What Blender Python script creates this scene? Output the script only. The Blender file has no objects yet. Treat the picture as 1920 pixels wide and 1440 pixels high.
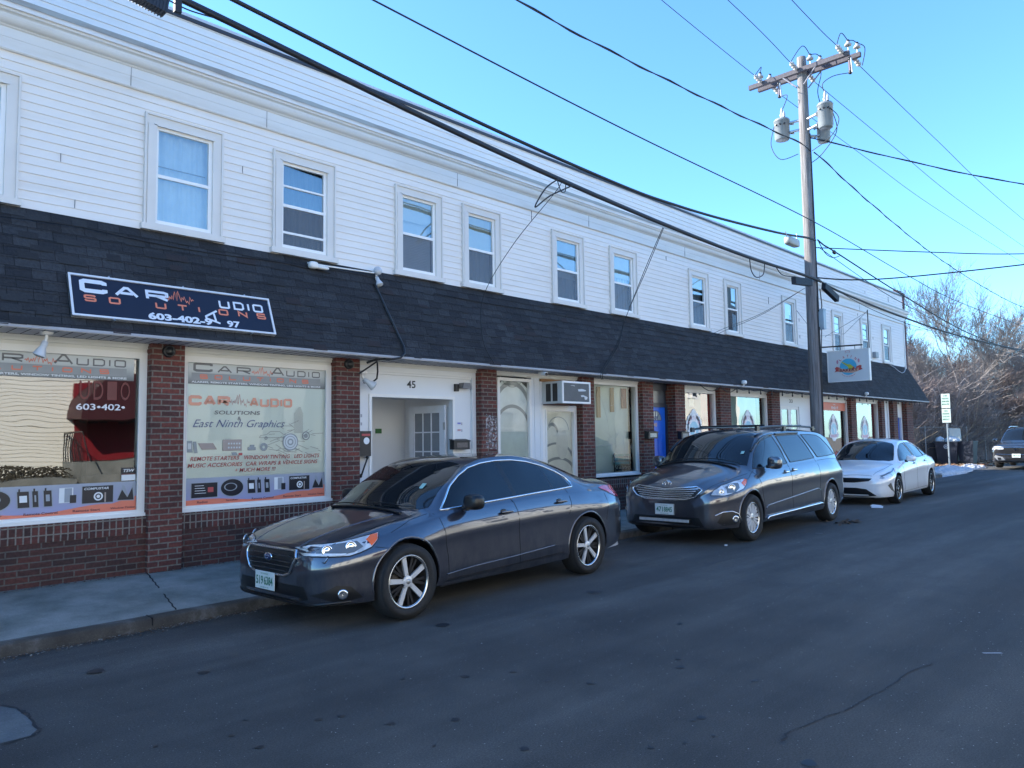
import bpy, bmesh, math, random
from mathutils import Vector, Matrix, noise
from mathutils.bvhtree import BVHTree
random.seed(7)
R = math.radians
SC = bpy.context.scene
COL = SC.collection

# ---------------------------------------------------------------- camera
YAW, PITCH, ROLL = R(45.7694), R(4.1895), R(-0.8305)
fw = Vector((math.sin(YAW)*math.cos(PITCH), math.cos(YAW)*math.cos(PITCH), math.sin(PITCH)))
r0 = fw.cross(Vector((0, 0, 1))).normalized(); u0 = r0.cross(fw)
rt = r0*math.cos(ROLL) + u0*math.sin(ROLL); up = -r0*math.sin(ROLL) + u0*math.cos(ROLL)
cam = bpy.data.objects.new("camera", bpy.data.cameras.new("camera")); COL.objects.link(cam)
cam.data.sensor_width = 36; cam.data.lens = 1400/1920*36
cam.data.clip_start = 0.05; cam.data.clip_end = 2000
M = Matrix((rt, up, -fw)).transposed().to_4x4(); M.translation = Vector((0, 0, 1.6))
cam.matrix_world = M
SC.camera = cam

# ---------------------------------------------------------------- sky, sun, exposure
SUN_AZ, SUN_EL = R(-35), R(29)          # azimuth from +Y towards +X: the sun stands behind the building
w = bpy.data.worlds.new("World"); SC.world = w; w.use_nodes = True
nt = w.node_tree
sky = nt.nodes.new('ShaderNodeTexSky'); sky.sky_type = 'NISHITA'; sky.sun_disc = False
sky.sun_elevation = SUN_EL; sky.sun_rotation = SUN_AZ
sky.air_density = 1.0; sky.dust_density = 0.4; sky.ozone_density = 3.6
bg = nt.nodes['Background']; bg.inputs[1].default_value = 0.15
tn = nt.nodes.new('ShaderNodeMixRGB'); tn.blend_type = 'MULTIPLY'; tn.inputs[0].default_value = 1
tn.inputs[2].default_value = (0.60, 0.90, 1.13, 1)       # deep clear winter blue
nt.links.new(sky.outputs[0], tn.inputs[1]); nt.links.new(tn.outputs[0], bg.inputs[0])
sd = bpy.data.lights.new("sun", 'SUN'); sd.energy = 5.0; sd.angle = R(0.5); sd.color = (1, 0.95, 0.87)
so = bpy.data.objects.new("sun", sd); COL.objects.link(so)
sv = Vector((math.sin(SUN_AZ)*math.cos(SUN_EL), math.cos(SUN_AZ)*math.cos(SUN_EL), math.sin(SUN_EL)))
so.rotation_euler = sv.to_track_quat('Z', 'Y').to_euler()
SC.view_settings.view_transform = 'Standard'; SC.view_settings.look = 'None'
SC.view_settings.gamma = 1; SC.view_settings.exposure = 1.6

# ---------------------------------------------------------------- mesh helpers
class MB:
    def __init__(s): s.v = []; s.f = []; s.mi = []; s.sm = []; s.k = 0; s.smooth = False
    def mat(s, k): s.k = k; return s
    def add(s, vs, fs, smooth=None):
        b = len(s.v); s.v += [Vector(v) for v in vs]
        for f in fs:
            s.f.append([b+i for i in f]); s.mi.append(s.k); s.sm.append(s.smooth if smooth is None else smooth)
    def box(s, x0, x1, y0, y1, z0, z1):
        if x0 > x1: x0, x1 = x1, x0
        if y0 > y1: y0, y1 = y1, y0
        if z0 > z1: z0, z1 = z1, z0
        s.add([(x0,y0,z0),(x1,y0,z0),(x1,y1,z0),(x0,y1,z0),(x0,y0,z1),(x1,y0,z1),(x1,y1,z1),(x0,y1,z1)],
              [(0,3,2,1),(4,5,6,7),(0,1,5,4),(1,2,6,5),(2,3,7,6),(3,0,4,7)], False); return s
    def obox(s, c, U, V, W, a, b, d):
        c = Vector(c); U = Vector(U).normalized()*a/2; V = Vector(V).normalized()*b/2; W = Vector(W).normalized()*d/2
        vs = [c+i*U+j*V+k*W for k in (-1,1) for j in (-1,1) for i in (-1,1)]
        s.add(vs, [(0,2,3,1),(4,5,7,6),(0,1,5,4),(1,3,7,5),(3,2,6,7),(2,0,4,6)], False); return s
    def prism(s, pts, O, U, V, d):
        O = Vector(O); U = Vector(U); V = Vector(V); N = Vector(d); n = len(pts)
        a = [O+U*p[0]+V*p[1] for p in pts]; b = [q+N for q in a]
        s.add(a+b, [tuple(range(n))[::-1], tuple(range(n, 2*n))]+[(i,(i+1)%n,n+(i+1)%n,n+i) for i in range(n)], False); return s
    def cyl(s, p0, p1, r0_, r1_=None, n=12, cap=True, smooth=True):
        r1_ = r0_ if r1_ is None else r1_
        p0 = Vector(p0); p1 = Vector(p1); d = (p1-p0).normalized()
        a = d.orthogonal().normalized(); b = d.cross(a); vs = []
        for p, r in ((p0, r0_), (p1, r1_)):
            vs += [p+(a*math.cos(t)+b*math.sin(t))*r for t in [2*math.pi*i/n for i in range(n)]]
        s.add(vs, [(i,(i+1)%n,n+(i+1)%n,n+i) for i in range(n)], smooth)
        if cap: s.add(vs, [tuple(range(n))[::-1], tuple(range(n,2*n))], False)
        return s
    def tube(s, pts, r, n=6, smooth=True):
        pts = [Vector(p) for p in pts]; m = len(pts); rr = r if isinstance(r, (list, tuple)) else [r]*m
        vs = []; a = None
        for i, p in enumerate(pts):
            d = (pts[min(i+1, m-1)]-pts[max(i-1, 0)])
            d = d.normalized() if d.length > 1e-9 else Vector((0,0,1))
            if a is None: a = d.orthogonal().normalized()
            else:
                a = a-d*a.dot(d); a = a.normalized() if a.length > 1e-6 else d.orthogonal().normalized()
            b = d.cross(a)
            vs += [p+(a*math.cos(2*math.pi*k/n)+b*math.sin(2*math.pi*k/n))*rr[i] for k in range(n)]
        fs = [(i*n+k, i*n+(k+1)%n, (i+1)*n+(k+1)%n, (i+1)*n+k) for i in range(m-1) for k in range(n)]
        s.add(vs, fs, smooth); s.add([vs[k] for k in range(n)]+[vs[(m-1)*n+k] for k in range(n)], [tuple(range(n))[::-1], tuple(range(n,2*n))], False); return s
    def lathe(s, prof, O, A, n=24, smooth=True):       # prof: (radius, height along A)
        O = Vector(O); A = Vector(A).normalized(); a = A.orthogonal().normalized(); b = A.cross(a); m = len(prof); vs = []
        for r, h in prof: vs += [O+A*h+(a*math.cos(2*math.pi*k/n)+b*math.sin(2*math.pi*k/n))*r for k in range(n)]
        s.add(vs, [(i*n+k, i*n+(k+1)%n, (i+1)*n+(k+1)%n, (i+1)*n+k) for i in range(m-1) for k in range(n)], smooth); return s
    def blob(s, c, sz, pw=2.0, n=16, m=10, rough=0, seed=0):
        c = Vector(c); vs = []; g = lambda x: math.copysign(abs(x)**(2/pw), x)
        for i in range(m+1):
            t = -math.pi/2+math.pi*i/m
            for k in range(n):
                f = 2*math.pi*k/n
                q = Vector((g(math.cos(t))*g(math.cos(f)), g(math.cos(t))*g(math.sin(f)), g(math.sin(t))))
                if rough: q *= 1+rough*noise.noise(q*2.2+Vector((seed*7.1, 0, 0)))
                vs.append(c+Vector((q.x*sz[0], q.y*sz[1], q.z*sz[2])))
        s.add(vs, [(i*n+k, i*n+(k+1)%n, (i+1)*n+(k+1)%n, (i+1)*n+k) for i in range(m) for k in range(n)], True); return s
    def quad(s, a, b, c, d): s.add([a, b, c, d], [(0,1,2,3)], False); return s
    def build(s, name, mats, parent=None, off=None):
        me = bpy.data.meshes.new(name)
        if off is None: off = ORG.get(parent.name, Vector()) if parent else Vector()
        me.from_pydata([v-off for v in s.v], [], s.f)
        if not isinstance(mats, (list, tuple)): mats = [mats]
        for m in mats: me.materials.append(m)
        me.polygons.foreach_set('material_index', [min(k, len(mats)-1) for k in s.mi])
        me.polygons.foreach_set('use_smooth', s.sm)
        uv = me.uv_layers.new(name='UVMap').data; V = s.v
        for p in me.polygons:
            n = p.normal; ax = max(range(3), key=lambda i: abs(n[i])); z = 0.72 if abs(n.z) < .97 else 0
            for li in p.loop_indices:
                v = me.vertices[me.loops[li].vertex_index].co+off
                if abs(n.z) > .85: uv[li].uv = (v.x, v.y)
                elif abs(n.x) > abs(n.y): uv[li].uv = (v.y, v.z)
                else: uv[li].uv = (v.x, v.z)
        me.validate(); o = bpy.data.objects.new(name, me); COL.objects.link(o)
        if parent: o.parent = parent; ORG[o.name] = off
        else: ORG[o.name] = off
        return o
ORG = {}
def root(name, label, cat, loc=(0,0,0), group=None, rz=0):
    o = bpy.data.objects.new(name, None); COL.objects.link(o); o.location = loc; o.rotation_euler.z = rz
    o.empty_display_size = .2; ORG[o.name] = Vector(loc) if rz == 0 else Vector(); tag(o, label, cat, group); return o
def tag(o, label=None, cat=None, group=None, kind=None):
    if label: o['label'] = label
    if cat: o['category'] = cat
    if group: o['group'] = group
    if kind: o['kind'] = kind
    return o
def struct(o): o['kind'] = 'structure'; return o
def copy_tree(o, parent=None):
    c = o.copy(); COL.objects.link(c); c.parent = parent
    for ch in list(o.children): copy_tree(ch, c)
    return c

# ---------------------------------------------------------------- material helpers
def NM(name):
    m = bpy.data.materials.new(name); m.use_nodes = True; nt = m.node_tree; return m, nt, nt.nodes['Principled BSDF']
def nd(nt, t, **k):
    n = nt.nodes.new('ShaderNode'+t)
    for a, b in k.items():
        if a in n.inputs.keys() if isinstance(a, str) else False: n.inputs[a].default_value = b
        else: setattr(n, a, b)
    return n
def setin(n, **k):
    for a, b in k.items(): n.inputs[a.replace('_', ' ')].default_value = b
    return n
def plain(name, col, rough=.6, metal=0, spec=.5, var=.12, scale=8, bump=.0, coat=0, trans=0):
    m, nt, p = NM(name); L = nt.links.new
    tc = nd(nt, 'TexCoord'); nz = nd(nt, 'TexNoise'); nz.inputs['Scale'].default_value = scale; nz.inputs['Detail'].default_value = 6
    L(tc.outputs['Object'], nz.inputs['Vector'])
    mx = nd(nt, 'MixRGB', blend_type='MIX')
    a = tuple(max(0, c*(1-var)) for c in col[:3])+(1,); b = tuple(min(1, c*(1+var)) for c in col[:3])+(1,)
    mx.inputs[1].default_value = a; mx.inputs[2].default_value = b
    L(nz.outputs[0], mx.inputs[0]); L(mx.outputs[0], p.inputs['Base Color'])
    p.inputs['Roughness'].default_value = rough; p.inputs['Metallic'].default_value = metal
    p.inputs['Specular IOR Level'].default_value = spec
    if coat: p.inputs['Coat Weight'].default_value = coat; p.inputs['Coat Roughness'].default_value = .03
    if bump:
        bp = nd(nt, 'Bump'); bp.inputs['Strength'].default_value = bump; bp.inputs['Distance'].default_value = .01
        L(nz.outputs[0], bp.inputs['Height']); L(bp.outputs[0], p.inputs['Normal'])
    return m
def ramp(nt, src, stops):
    r = nd(nt, 'ValToRGB'); e = r.color_ramp.elements
    e[0].position, e[0].color = stops[0][0], tuple(stops[0][1])+(1,)
    e[1].position, e[1].color = stops[-1][0], tuple(stops[-1][1])+(1,)
    for p_, c in stops[1:-1]:
        q = e.new(p_); q.color = tuple(c)+(1,)
    nt.links.new(src, r.inputs[0]); return r
def brick_mat(name, c1, c2, mortar, bw, bh, ms=.009, off=.5, rough=.85, bumpd=.004, dirt=True, squash=1):
    m, nt, p = NM(name); L = nt.links.new
    uv = nd(nt, 'UVMap'); uv.uv_map = 'UVMap'
    wz = nd(nt, 'TexNoise'); wz.inputs['Scale'].default_value = 14; L(uv.outputs[0], wz.inputs['Vector'])
    mp = nd(nt, 'MixRGB', blend_type='LINEAR_LIGHT'); mp.inputs[0].default_value = .003
    L(uv.outputs[0], mp.inputs[1]); L(wz.outputs[1], mp.inputs[2])
    b = nd(nt, 'TexBrick'); b.offset = off; b.squash = squash
    L(mp.outputs[0], b.inputs['Vector'])
    setin(b, Scale=1.0, Mortar_Size=ms, Mortar_Smooth=.25, Bias=0.0, Brick_Width=bw, Row_Height=bh)
    b.inputs['Color1'].default_value = c1+(1,); b.inputs['Color2'].default_value = c2+(1,); b.inputs['Mortar'].default_value = mortar+(1,)
    nz = nd(nt, 'TexNoise'); nz.inputs['Scale'].default_value = 30; nz.inputs['Detail'].default_value = 8; L(uv.outputs[0], nz.inputs['Vector'])
    n2 = nd(nt, 'TexNoise'); n2.inputs['Scale'].default_value = 1.3; n2.inputs['Detail'].default_value = 4; L(uv.outputs[0], n2.inputs['Vector'])
    r1 = ramp(nt, nz.outputs[0], [(.3, (.72,)*3), (.7, (1.2,)*3)]); r2 = ramp(nt, n2.outputs[0], [(.35, (.75,)*3), (.65, (1.15,)*3)])
    m1 = nd(nt, 'MixRGB', blend_type='MULTIPLY'); m1.inputs[0].default_value = 1; L(b.outputs[0], m1.inputs[1]); L(r1.outputs[0], m1.inputs[2])
    m2 = nd(nt, 'MixRGB', blend_type='MULTIPLY'); m2.inputs[0].default_value = .7 if dirt else 0; L(m1.outputs[0], m2.inputs[1]); L(r2.outputs[0], m2.inputs[2])
    L(m2.outputs[0], p.inputs['Base Color']); p.inputs['Roughness'].default_value = rough
    ad = nd(nt, 'Math', operation='MULTIPLY_ADD'); L(b.outputs['Fac'], ad.inputs[0]); ad.inputs[1].default_value = -1; L(nz.outputs[0], ad.inputs[2])
    bp = nd(nt, 'Bump'); bp.inputs['Strength'].default_value = .8; bp.inputs['Distance'].default_value = bumpd
    L(ad.outputs[0], bp.inputs['Height']); L(bp.outputs[0], p.inputs['Normal']); return m
def glass_mat(name, tint=(.75,.85,.88), refl=1.0, boost=.06):
    m = bpy.data.materials.new(name); m.use_nodes = True; nt = m.node_tree; nt.nodes.clear(); L = nt.links.new
    out = nd(nt, 'OutputMaterial'); mix = nd(nt, 'MixShader'); g = nd(nt, 'BsdfGlossy'); t = nd(nt, 'BsdfTransparent')
    g.inputs['Roughness'].default_value = 0.004; g.inputs['Color'].default_value = (refl,)*3+(1,)
    t.inputs['Color'].default_value = tint+(1,)
    fr = nd(nt, 'Fresnel'); fr.inputs[0].default_value = 1.5
    tc = nd(nt, 'TexCoord'); nz = nd(nt, 'TexNoise'); nz.inputs['Scale'].default_value = .9; L(tc.outputs['Object'], nz.inputs['Vector'])
    bp = nd(nt, 'Bump'); bp.inputs['Strength'].default_value = .25; bp.inputs['Distance'].default_value = .02; L(nz.outputs[0], bp.inputs['Height'])
    L(bp.outputs[0], g.inputs['Normal'])
    a = nd(nt, 'Math', operation='MULTIPLY_ADD', use_clamp=True); a.inputs[1].default_value = 1.7; a.inputs[2].default_value = boost
    L(fr.outputs[0], a.inputs[0]); L(a.outputs[0], mix.inputs[0]); L(t.outputs[0], mix.inputs[1]); L(g.outputs[0], mix.inputs[2]); L(mix.outputs[0], out.inputs[0])
    return m
MT = {}
def C(name, *a, **k):
    if name not in MT: MT[name] = plain(name, *a, **k)
    return MT[name]

# ---------------------------------------------------------------- text
def text_poly(body, bold=0.0, space=1.0):
    cu = bpy.data.curves.new('t', 'FONT'); cu.body = body; cu.size = 1; cu.offset = bold; cu.space_character = space; cu.resolution_u = 3
    ob = bpy.data.objects.new('t', cu); COL.objects.link(ob)
    dg = bpy.context.evaluated_depsgraph_get(); me = bpy.data.meshes.new_from_object(ob.evaluated_get(dg))
    vs = [(v.co.x, v.co.y) for v in me.vertices]; fs = [tuple(p.vertices) for p in me.polygons]
    bpy.data.objects.remove(ob); bpy.data.curves.remove(cu); bpy.data.meshes.remove(me); return vs, fs
def put(mb, geo, O, U, V, w, h, shear=0, wave=None, keep=False):
    vs, fs = geo; O = Vector(O); U = Vector(U).normalized(); V = Vector(V).normalized()
    x0 = min(v[0] for v in vs); x1 = max(v[0] for v in vs); y0 = min(v[1] for v in vs); y1 = max(v[1] for v in vs)
    sx = w/(x1-x0); sy = h/(y1-y0)
    if keep: sx = sy
    out = []
    for v in vs:
        a = (v[0]-x0)*sx; b = (v[1]-y0)*sy; a += shear*b
        if wave: a, b = wave(a, b)
        out.append(O+U*a+V*b)
    mb.add(out, fs, False)
def txt(mb, body, O, U, V, w, h, bold=.01, shear=0, space=1.0, wave=None): put(mb, text_poly(body, bold, space), O, U, V, w, h, shear, wave)
GLY = {  # wide square stroke letters on a 1 x 1 cell
 'C': [[(1,.72),(1,.9),(.88,1),(.12,1),(0,.88),(0,.12),(.12,0),(.88,0),(1,.1),(1,.28)]],
 'A': [[(0,0),(.42,1),(.58,1),(1,0)],[(.2,.3),(.8,.3)]],
 'R': [[(0,0),(0,1),(.85,1),(1,.9),(1,.55),(.85,.45),(0,.45)],[(.45,.45),(1,0)]],
 'U': [[(0,1),(0,.1),(.12,0),(.88,0),(1,.1),(1,1)]],
 'D': [[(0,0),(0,1),(.8,1),(1,.82),(1,.18),(.8,0),(0,0)]],
 'I': [[(.5,0),(.5,1)]],
 'O': [[(.12,0),(0,.12),(0,.88),(.12,1),(.88,1),(1,.88),(1,.12),(.88,0),(.12,0)]],
 'S': [[(1,.8),(.9,1),(.1,1),(0,.9),(0,.6),(.1,.5),(.9,.5),(1,.4),(1,.1),(.9,0),(.1,0),(0,.2)]],
 'L': [[(0,1),(0,0),(1,0)]], 'T': [[(0,1),(1,1)],[(.5,1),(.5,0)]], 'N': [[(0,0),(0,1),(1,0),(1,1)]]}
def stroke(pts, t, tz=None):
    """outline strips of a polyline, thickness t"""
    vs = []; fs = []; n = len(pts); closed = pts[0] == pts[-1]
    P = [Vector(p).to_2d() for p in pts]
    for i in range(n):
        a = P[i-1] if i > 0 else (P[n-2] if closed else P[0]-(P[1]-P[0])); b = P[i]
        c = P[i+1] if i < n-1 else (P[1] if closed else P[-1]+(P[-1]-P[-2]))
        d1 = (b-a).normalized(); d2 = (c-b).normalized(); n1 = Vector((-d1.y, d1.x)); n2 = Vector((-d2.y, d2.x)); m = (n1+n2)
        m = m.normalized() if m.length > .2 else n1
        k = t/2/max(.45, m.dot(n1)); vs += [tuple(b+m*k), tuple(b-m*k)]
    for i in range(n-1): fs.append((2*i, 2*i+1, 2*i+3, 2*i+2))
    return vs, fs
def wide(mb, word, O, U, V, cw, h, gap, t, shear=0, hs=None):
    """word in the square stroke face; cw cell width, h height; hs = list of heights for small caps"""
    O = Vector(O); U = Vector(U).normalized(); V = Vector(V).normalized(); x = 0
    for i, ch in enumerate(word):
        hh = hs[i] if hs else h; ww = cw*(hh/h)
        if ch != ' ':
            if ch == 'I': g = [[(0, 0), (0, 1)]]; w_ = t
            else: g = GLY[ch]; w_ = ww
            for st in g:
                pts = [(x+t/2+p[0]*(w_-t), t/2+p[1]*(hh-t)) for p in st]
                vs, fs = stroke(pts, t); mb.add([O+U*(a+shear*b)+V*b for a, b in vs], fs, False)
            x += w_+gap*(hh/h)
        else: x += cw*.6
    return x
WAVE = [(0,0),(.04,.1),(.07,-.12),(.11,.28),(.15,-.35),(.2,.12),(.24,-.14),(.28,.3),(.31,-.2),(.36,.55),(.39,.9),(.43,-.3),(.47,.75),(.5,1),(.54,.2),(.57,-.35),(.61,.2),(.65,-.05),(.69,.35),(.74,-.4),(.79,-.2),(.83,-.6),(.88,.4),(.92,-.1),(.96,.1),(1,-.05)]
def pulse(mb, O, U, V, w, h, t):
    vs, fs = stroke([(a*w, b*h) for a, b in WAVE], t); O = Vector(O); U = Vector(U); V = Vector(V)
    mb.add([O+U*a+V*b for a, b in vs], fs, False)
def disc(mb, O, U, V, r, n=32, r1=0, ry=None, a0=0, a1=360):
    O = Vector(O); U = Vector(U); V = Vector(V); ry = ry or r; k = r1/r
    A = [R(a0+(a1-a0)*i/n) for i in range(n+1)]
    o = [O+U*math.cos(a)*r+V*math.sin(a)*ry for a in A]; q = [O+U*math.cos(a)*r*k+V*math.sin(a)*ry*k for a in A]
    mb.add(o+q, [(i, i+1, n+2+i, n+1+i) for i in range(n)], False)
def flat(mb, pts, O, U, V):
    O = Vector(O); U = Vector(U); V = Vector(V); mb.add([O+U*a+V*b for a, b in pts], [tuple(range(len(pts)))], False)
X_, Y_, Z_ = Vector((1,0,0)), Vector((0,1,0)), Vector((0,0,1))

# ---------------------------------------------------------------- materials
def asphalt():
    m, nt, p = NM('asphalt'); L = nt.links.new
    tc = nd(nt, 'TexCoord'); O = tc.outputs['Object']
    mp = nd(nt, 'Mapping'); mp.inputs['Scale'].default_value = (.10, .8, 1); mp.inputs['Rotation'].default_value = (0,0,R(-2.5)); L(O, mp.inputs[0])
    n1 = nd(nt, 'TexNoise'); setin(n1, Scale=1.2, Detail=5.0, Roughness=.55); L(mp.outputs[0], n1.inputs['Vector'])
    n2 = nd(nt, 'TexNoise'); setin(n2, Scale=95.0, Detail=5.0, Roughness=.8); L(O, n2.inputs['Vector'])
    n3 = nd(nt, 'TexNoise'); setin(n3, Scale=1.6, Detail=8.0, Roughness=.65); L(O, n3.inputs['Vector'])
    v = nd(nt, 'TexVoronoi'); setin(v, Scale=9.0, Randomness=1.0); L(O, v.inputs['Vector'])
    r1 = ramp(nt, n1.outputs[0], [(.34, (.036,.034,.033)), (.5, (.056,.054,.051)), (.64, (.088,.084,.079))])
    r3 = ramp(nt, n3.outputs[0], [(.28, (.6,)*3), (.5, (1,)*3), (.72, (1.3,)*3)])
    m1 = nd(nt, 'MixRGB', blend_type='MULTIPLY'); m1.inputs[0].default_value = 1; L(r1.outputs[0], m1.inputs[1]); L(r3.outputs[0], m1.inputs[2])
    r2 = ramp(nt, n2.outputs[0], [(.3, (.45,)*3), (.5, (1,)*3), (.68, (2.1,)*3)])
    m2 = nd(nt, 'MixRGB', blend_type='MULTIPLY'); m2.inputs[0].default_value = .8; L(m1.outputs[0], m2.inputs[1]); L(r2.outputs[0], m2.inputs[2])
    rv = ramp(nt, v.outputs['Distance'], [(.025, (1,)*3), (.04, (0,)*3)])     # bits of grit and salt
    wn = nd(nt, 'TexNoise'); setin(wn, Scale=.8, Detail=3.0); L(O, wn.inputs['Vector'])
    rw = ramp(nt, wn.outputs[0], [(.52, (0,)*3), (.62, (1,)*3)])
    mm = nd(nt, 'Math', operation='MULTIPLY'); L(rv.outputs[0], mm.inputs[0]); L(rw.outputs[0], mm.inputs[1])
    m3 = nd(nt, 'MixRGB'); m3.inputs[2].default_value = (.32,.32,.33,1); L(mm.outputs[0], m3.inputs[0]); L(m2.outputs[0], m3.inputs[1])
    L(m3.outputs[0], p.inputs['Base Color'])
    rr = ramp(nt, n3.outputs[0], [(.3, (.75,)*3), (.7, (.92,)*3)]); L(rr.outputs[0], p.inputs['Roughness'])
    bp = nd(nt, 'Bump'); setin(bp, Strength=.8, Distance=.01); L(n2.outputs[0], bp.inputs['Height']); L(bp.outputs[0], p.inputs['Normal'])
    return m
def concrete(name='concrete', c=((.11,.12,.105),(.21,.215,.195),(.31,.305,.28))):
    m, nt, p = NM(name); L = nt.links.new
    tc = nd(nt, 'TexCoord'); O = tc.outputs['Object']
    n1 = nd(nt, 'TexNoise'); setin(n1, Scale=1.7, Detail=9.0, Roughness=.68); L(O, n1.inputs['Vector'])
    n2 = nd(nt, 'TexNoise'); setin(n2, Scale=90.0, Detail=3.0); L(O, n2.inputs['Vector'])
    r1 = ramp(nt, n1.outputs[0], [(.3, c[0]), (.52, c[1]), (.72, c[2])]); r2 = ramp(nt, n2.outputs[0], [(.3, (.8,)*3), (.7, (1.15,)*3)])
    m2 = nd(nt, 'MixRGB', blend_type='MULTIPLY'); m2.inputs[0].default_value = .8; L(r1.outputs[0], m2.inputs[1]); L(r2.outputs[0], m2.inputs[2])
    L(m2.outputs[0], p.inputs['Base Color']); p.inputs['Roughness'].default_value = .9
    bp = nd(nt, 'Bump'); setin(bp, Strength=.4, Distance=.004); L(n2.outputs[0], bp.inputs['Height']); L(bp.outputs[0], p.inputs['Normal'])
    return m
def siding_mat(name, col, stain=(.42,.36,.27), amt=.18):
    m, nt, p = NM(name); L = nt.links.new
    tc = nd(nt, 'TexCoord'); mp = nd(nt, 'Mapping'); mp.inputs['Scale'].default_value = (.5, 1, 3.5); L(tc.outputs['Object'], mp.inputs[0])
    n1 = nd(nt, 'TexNoise'); setin(n1, Scale=1.4, Detail=8.0, Roughness=.65); L(mp.outputs[0], n1.inputs['Vector'])
    r1 = ramp(nt, n1.outputs[0], [(.5, (0,)*3), (.85, (1,)*3)]); 
    mm = nd(nt, 'Math', operation='MULTIPLY'); mm.inputs[1].default_value = amt; L(r1.outputs[0], mm.inputs[0])
    n2 = nd(nt, 'TexNoise'); setin(n2, Scale=.35, Detail=3.0); L(tc.outputs['Object'], n2.inputs['Vector'])
    r2 = ramp(nt, n2.outputs[0], [(.3, tuple(c*.93 for c in col)), (.7, col)])
    m3 = nd(nt, 'MixRGB'); L(mm.outputs[0], m3.inputs[0]); L(r2.outputs[0], m3.inputs[1]); m3.inputs[2].default_value = stain+(1,)
    L(m3.outputs[0], p.inputs['Base Color']); p.inputs['Roughness'].default_value = .55
    return m
ASPH = asphalt(); CONC = concrete(); SIDE = siding_mat('white_siding', (.83,.79,.745), (.36,.32,.26), .3)
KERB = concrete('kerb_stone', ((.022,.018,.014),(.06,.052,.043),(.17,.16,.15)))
CORN = siding_mat('cornice_paint', (.72,.72,.7), (.4,.33,.22), .45)
RUST = siding_mat('weathered_edge', (.4,.4,.37), (.16,.08,.04), 1.0)
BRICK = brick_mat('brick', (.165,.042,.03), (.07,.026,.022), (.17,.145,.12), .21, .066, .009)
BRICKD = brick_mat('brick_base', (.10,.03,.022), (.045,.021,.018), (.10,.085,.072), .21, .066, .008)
SOLD = brick_mat('brick_soldier', (.12,.034,.026), (.045,.021,.018), (.19,.165,.14), .068, .095, .008, off=0)
SHIN = brick_mat('shingles', (.034,.037,.043), (.015,.0165,.021), (.006,.006,.008), .23, .118, .004, off=.37, rough=.9, bumpd=.01)
TRIM = C('white_trim', (.78,.76,.73), .45, var=.05, scale=3)
TRIMG = C('grey_trim', (.69,.66,.62), .5, var=.07, scale=4)
SASH = C('white_vinyl', (.84,.83,.81), .35, var=.03)
CREAM = C('cream_header', (.7,.68,.62), .5, var=.06, scale=3)
DARK = C('dark_void', (.006,.006,.008), .9)
BLACK = C('black_plastic', (.012,.012,.014), .4)
GLASS = glass_mat('window_glass', boost=.12); SHOPG = glass_mat('shop_glass', (.8,.86,.85), 1, .09); SHOPD = glass_mat('dull_glass', (.93,.96,.95), .7, -.04)
STEEL = C('galvanised', (.42,.43,.44), .4, metal=.8)
WIRE = C('wire_black', (.01,.01,.012), .6)

# ---------------------------------------------------------------- ground, road, sidewalk
def kerbY(x): return 7.12+.035*(x-1.4) if x < 31 else 8.16+(x-31)*(x-31)*.09
mb = MB(); mb.add([(-300,-300,-.3),(400,-300,-.3),(400,400,-.3),(-300,400,-.3)], [(0,1,2,3)]); 
GR = C('winter_ground', (.17,.135,.095), .95, var=.35, scale=1.2, bump=.5)
struct(mb.build('ground', GR))
mb = MB(); xs = [-40+1.0*i for i in range(76)]
cross = [(-40,-1.6)]
vs = []; 
for x in xs:
    k = kerbY(min(x, 31)); 
    for y, z in ((-2.2, -.03), (0, .0), (3.0, .0), (k-1.4, 0), (k-.6, -.035), (k, -.08)): vs.append((x, y, z))
mb.add(vs, [(i*6+j, (i+1)*6+j, (i+1)*6+j+1, i*6+j+1) for i in range(len(xs)-1) for j in range(5)], True)
mb.add([(35,-2.2,-.03),(120,-2.2,-.03),(120,8.3,-.05),(35,8.3,-.05)], [(0,1,2,3)])
mb.add([(35,8.3,-.051),(44,8.3,-.051),(50,60,-.051),(41,60,-.051)], [(0,1,2,3)])
struct(mb.build('road', ASPH))
mb = MB(); vs = []; xs = [-40+.5*i for i in range(144)]+[32]
for x in xs:
    k = kerbY(min(x, 31)); vs += [(x, k+.13, .028), (x, (k+9)/2, .085), (x, 9.0, .142), (x, 9.3, .15)]
mb.add(vs, [(i*4+j, (i+1)*4+j, (i+1)*4+j+1, i*4+j+1) for i in range(len(xs)-1) for j in range(3)], True)
mb.add([(32,8.3,.03),(36,9.2,.03),(42,30,.05),(31.3,30,.05),(31.3,9,.14)], [(0,1,2,3,4)])
walk = struct(mb.build('sidewalk', CONC))
mb = MB()
for x, a in ((3.25, .33), (6.6, .2), (9.8, 0), (13, 0), (16.2, 0), (0.1, 0)):
    k = kerbY(x); n = 30
    pts = [(x-a+a*i/n+.006*math.sin(i*1.9), k+.14+(9.0-k-.16)*i/n, .0) for i in range(n+1)]
    top = [(p[0], p[1], .032+(p[1]-k-.13)/(9-k-.13)*.114) for p in pts]
    for i in range(n):
        a_, b_ = Vector(top[i]), Vector(top[i+1]); mb.quad(a_-X_*.008, b_-X_*.008, b_+X_*.008, a_+X_*.008)
struct(mb.build('sidewalk_joints', DARK))
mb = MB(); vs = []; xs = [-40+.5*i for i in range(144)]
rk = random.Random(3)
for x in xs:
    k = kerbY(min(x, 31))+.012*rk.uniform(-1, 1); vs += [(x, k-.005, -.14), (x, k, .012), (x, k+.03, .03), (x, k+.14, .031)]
mb.add(vs, [(i*4+j, (i+1)*4+j, (i+1)*4+j+1, i*4+j+1) for i in range(len(xs)-1) for j in range(3)], True)
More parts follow.
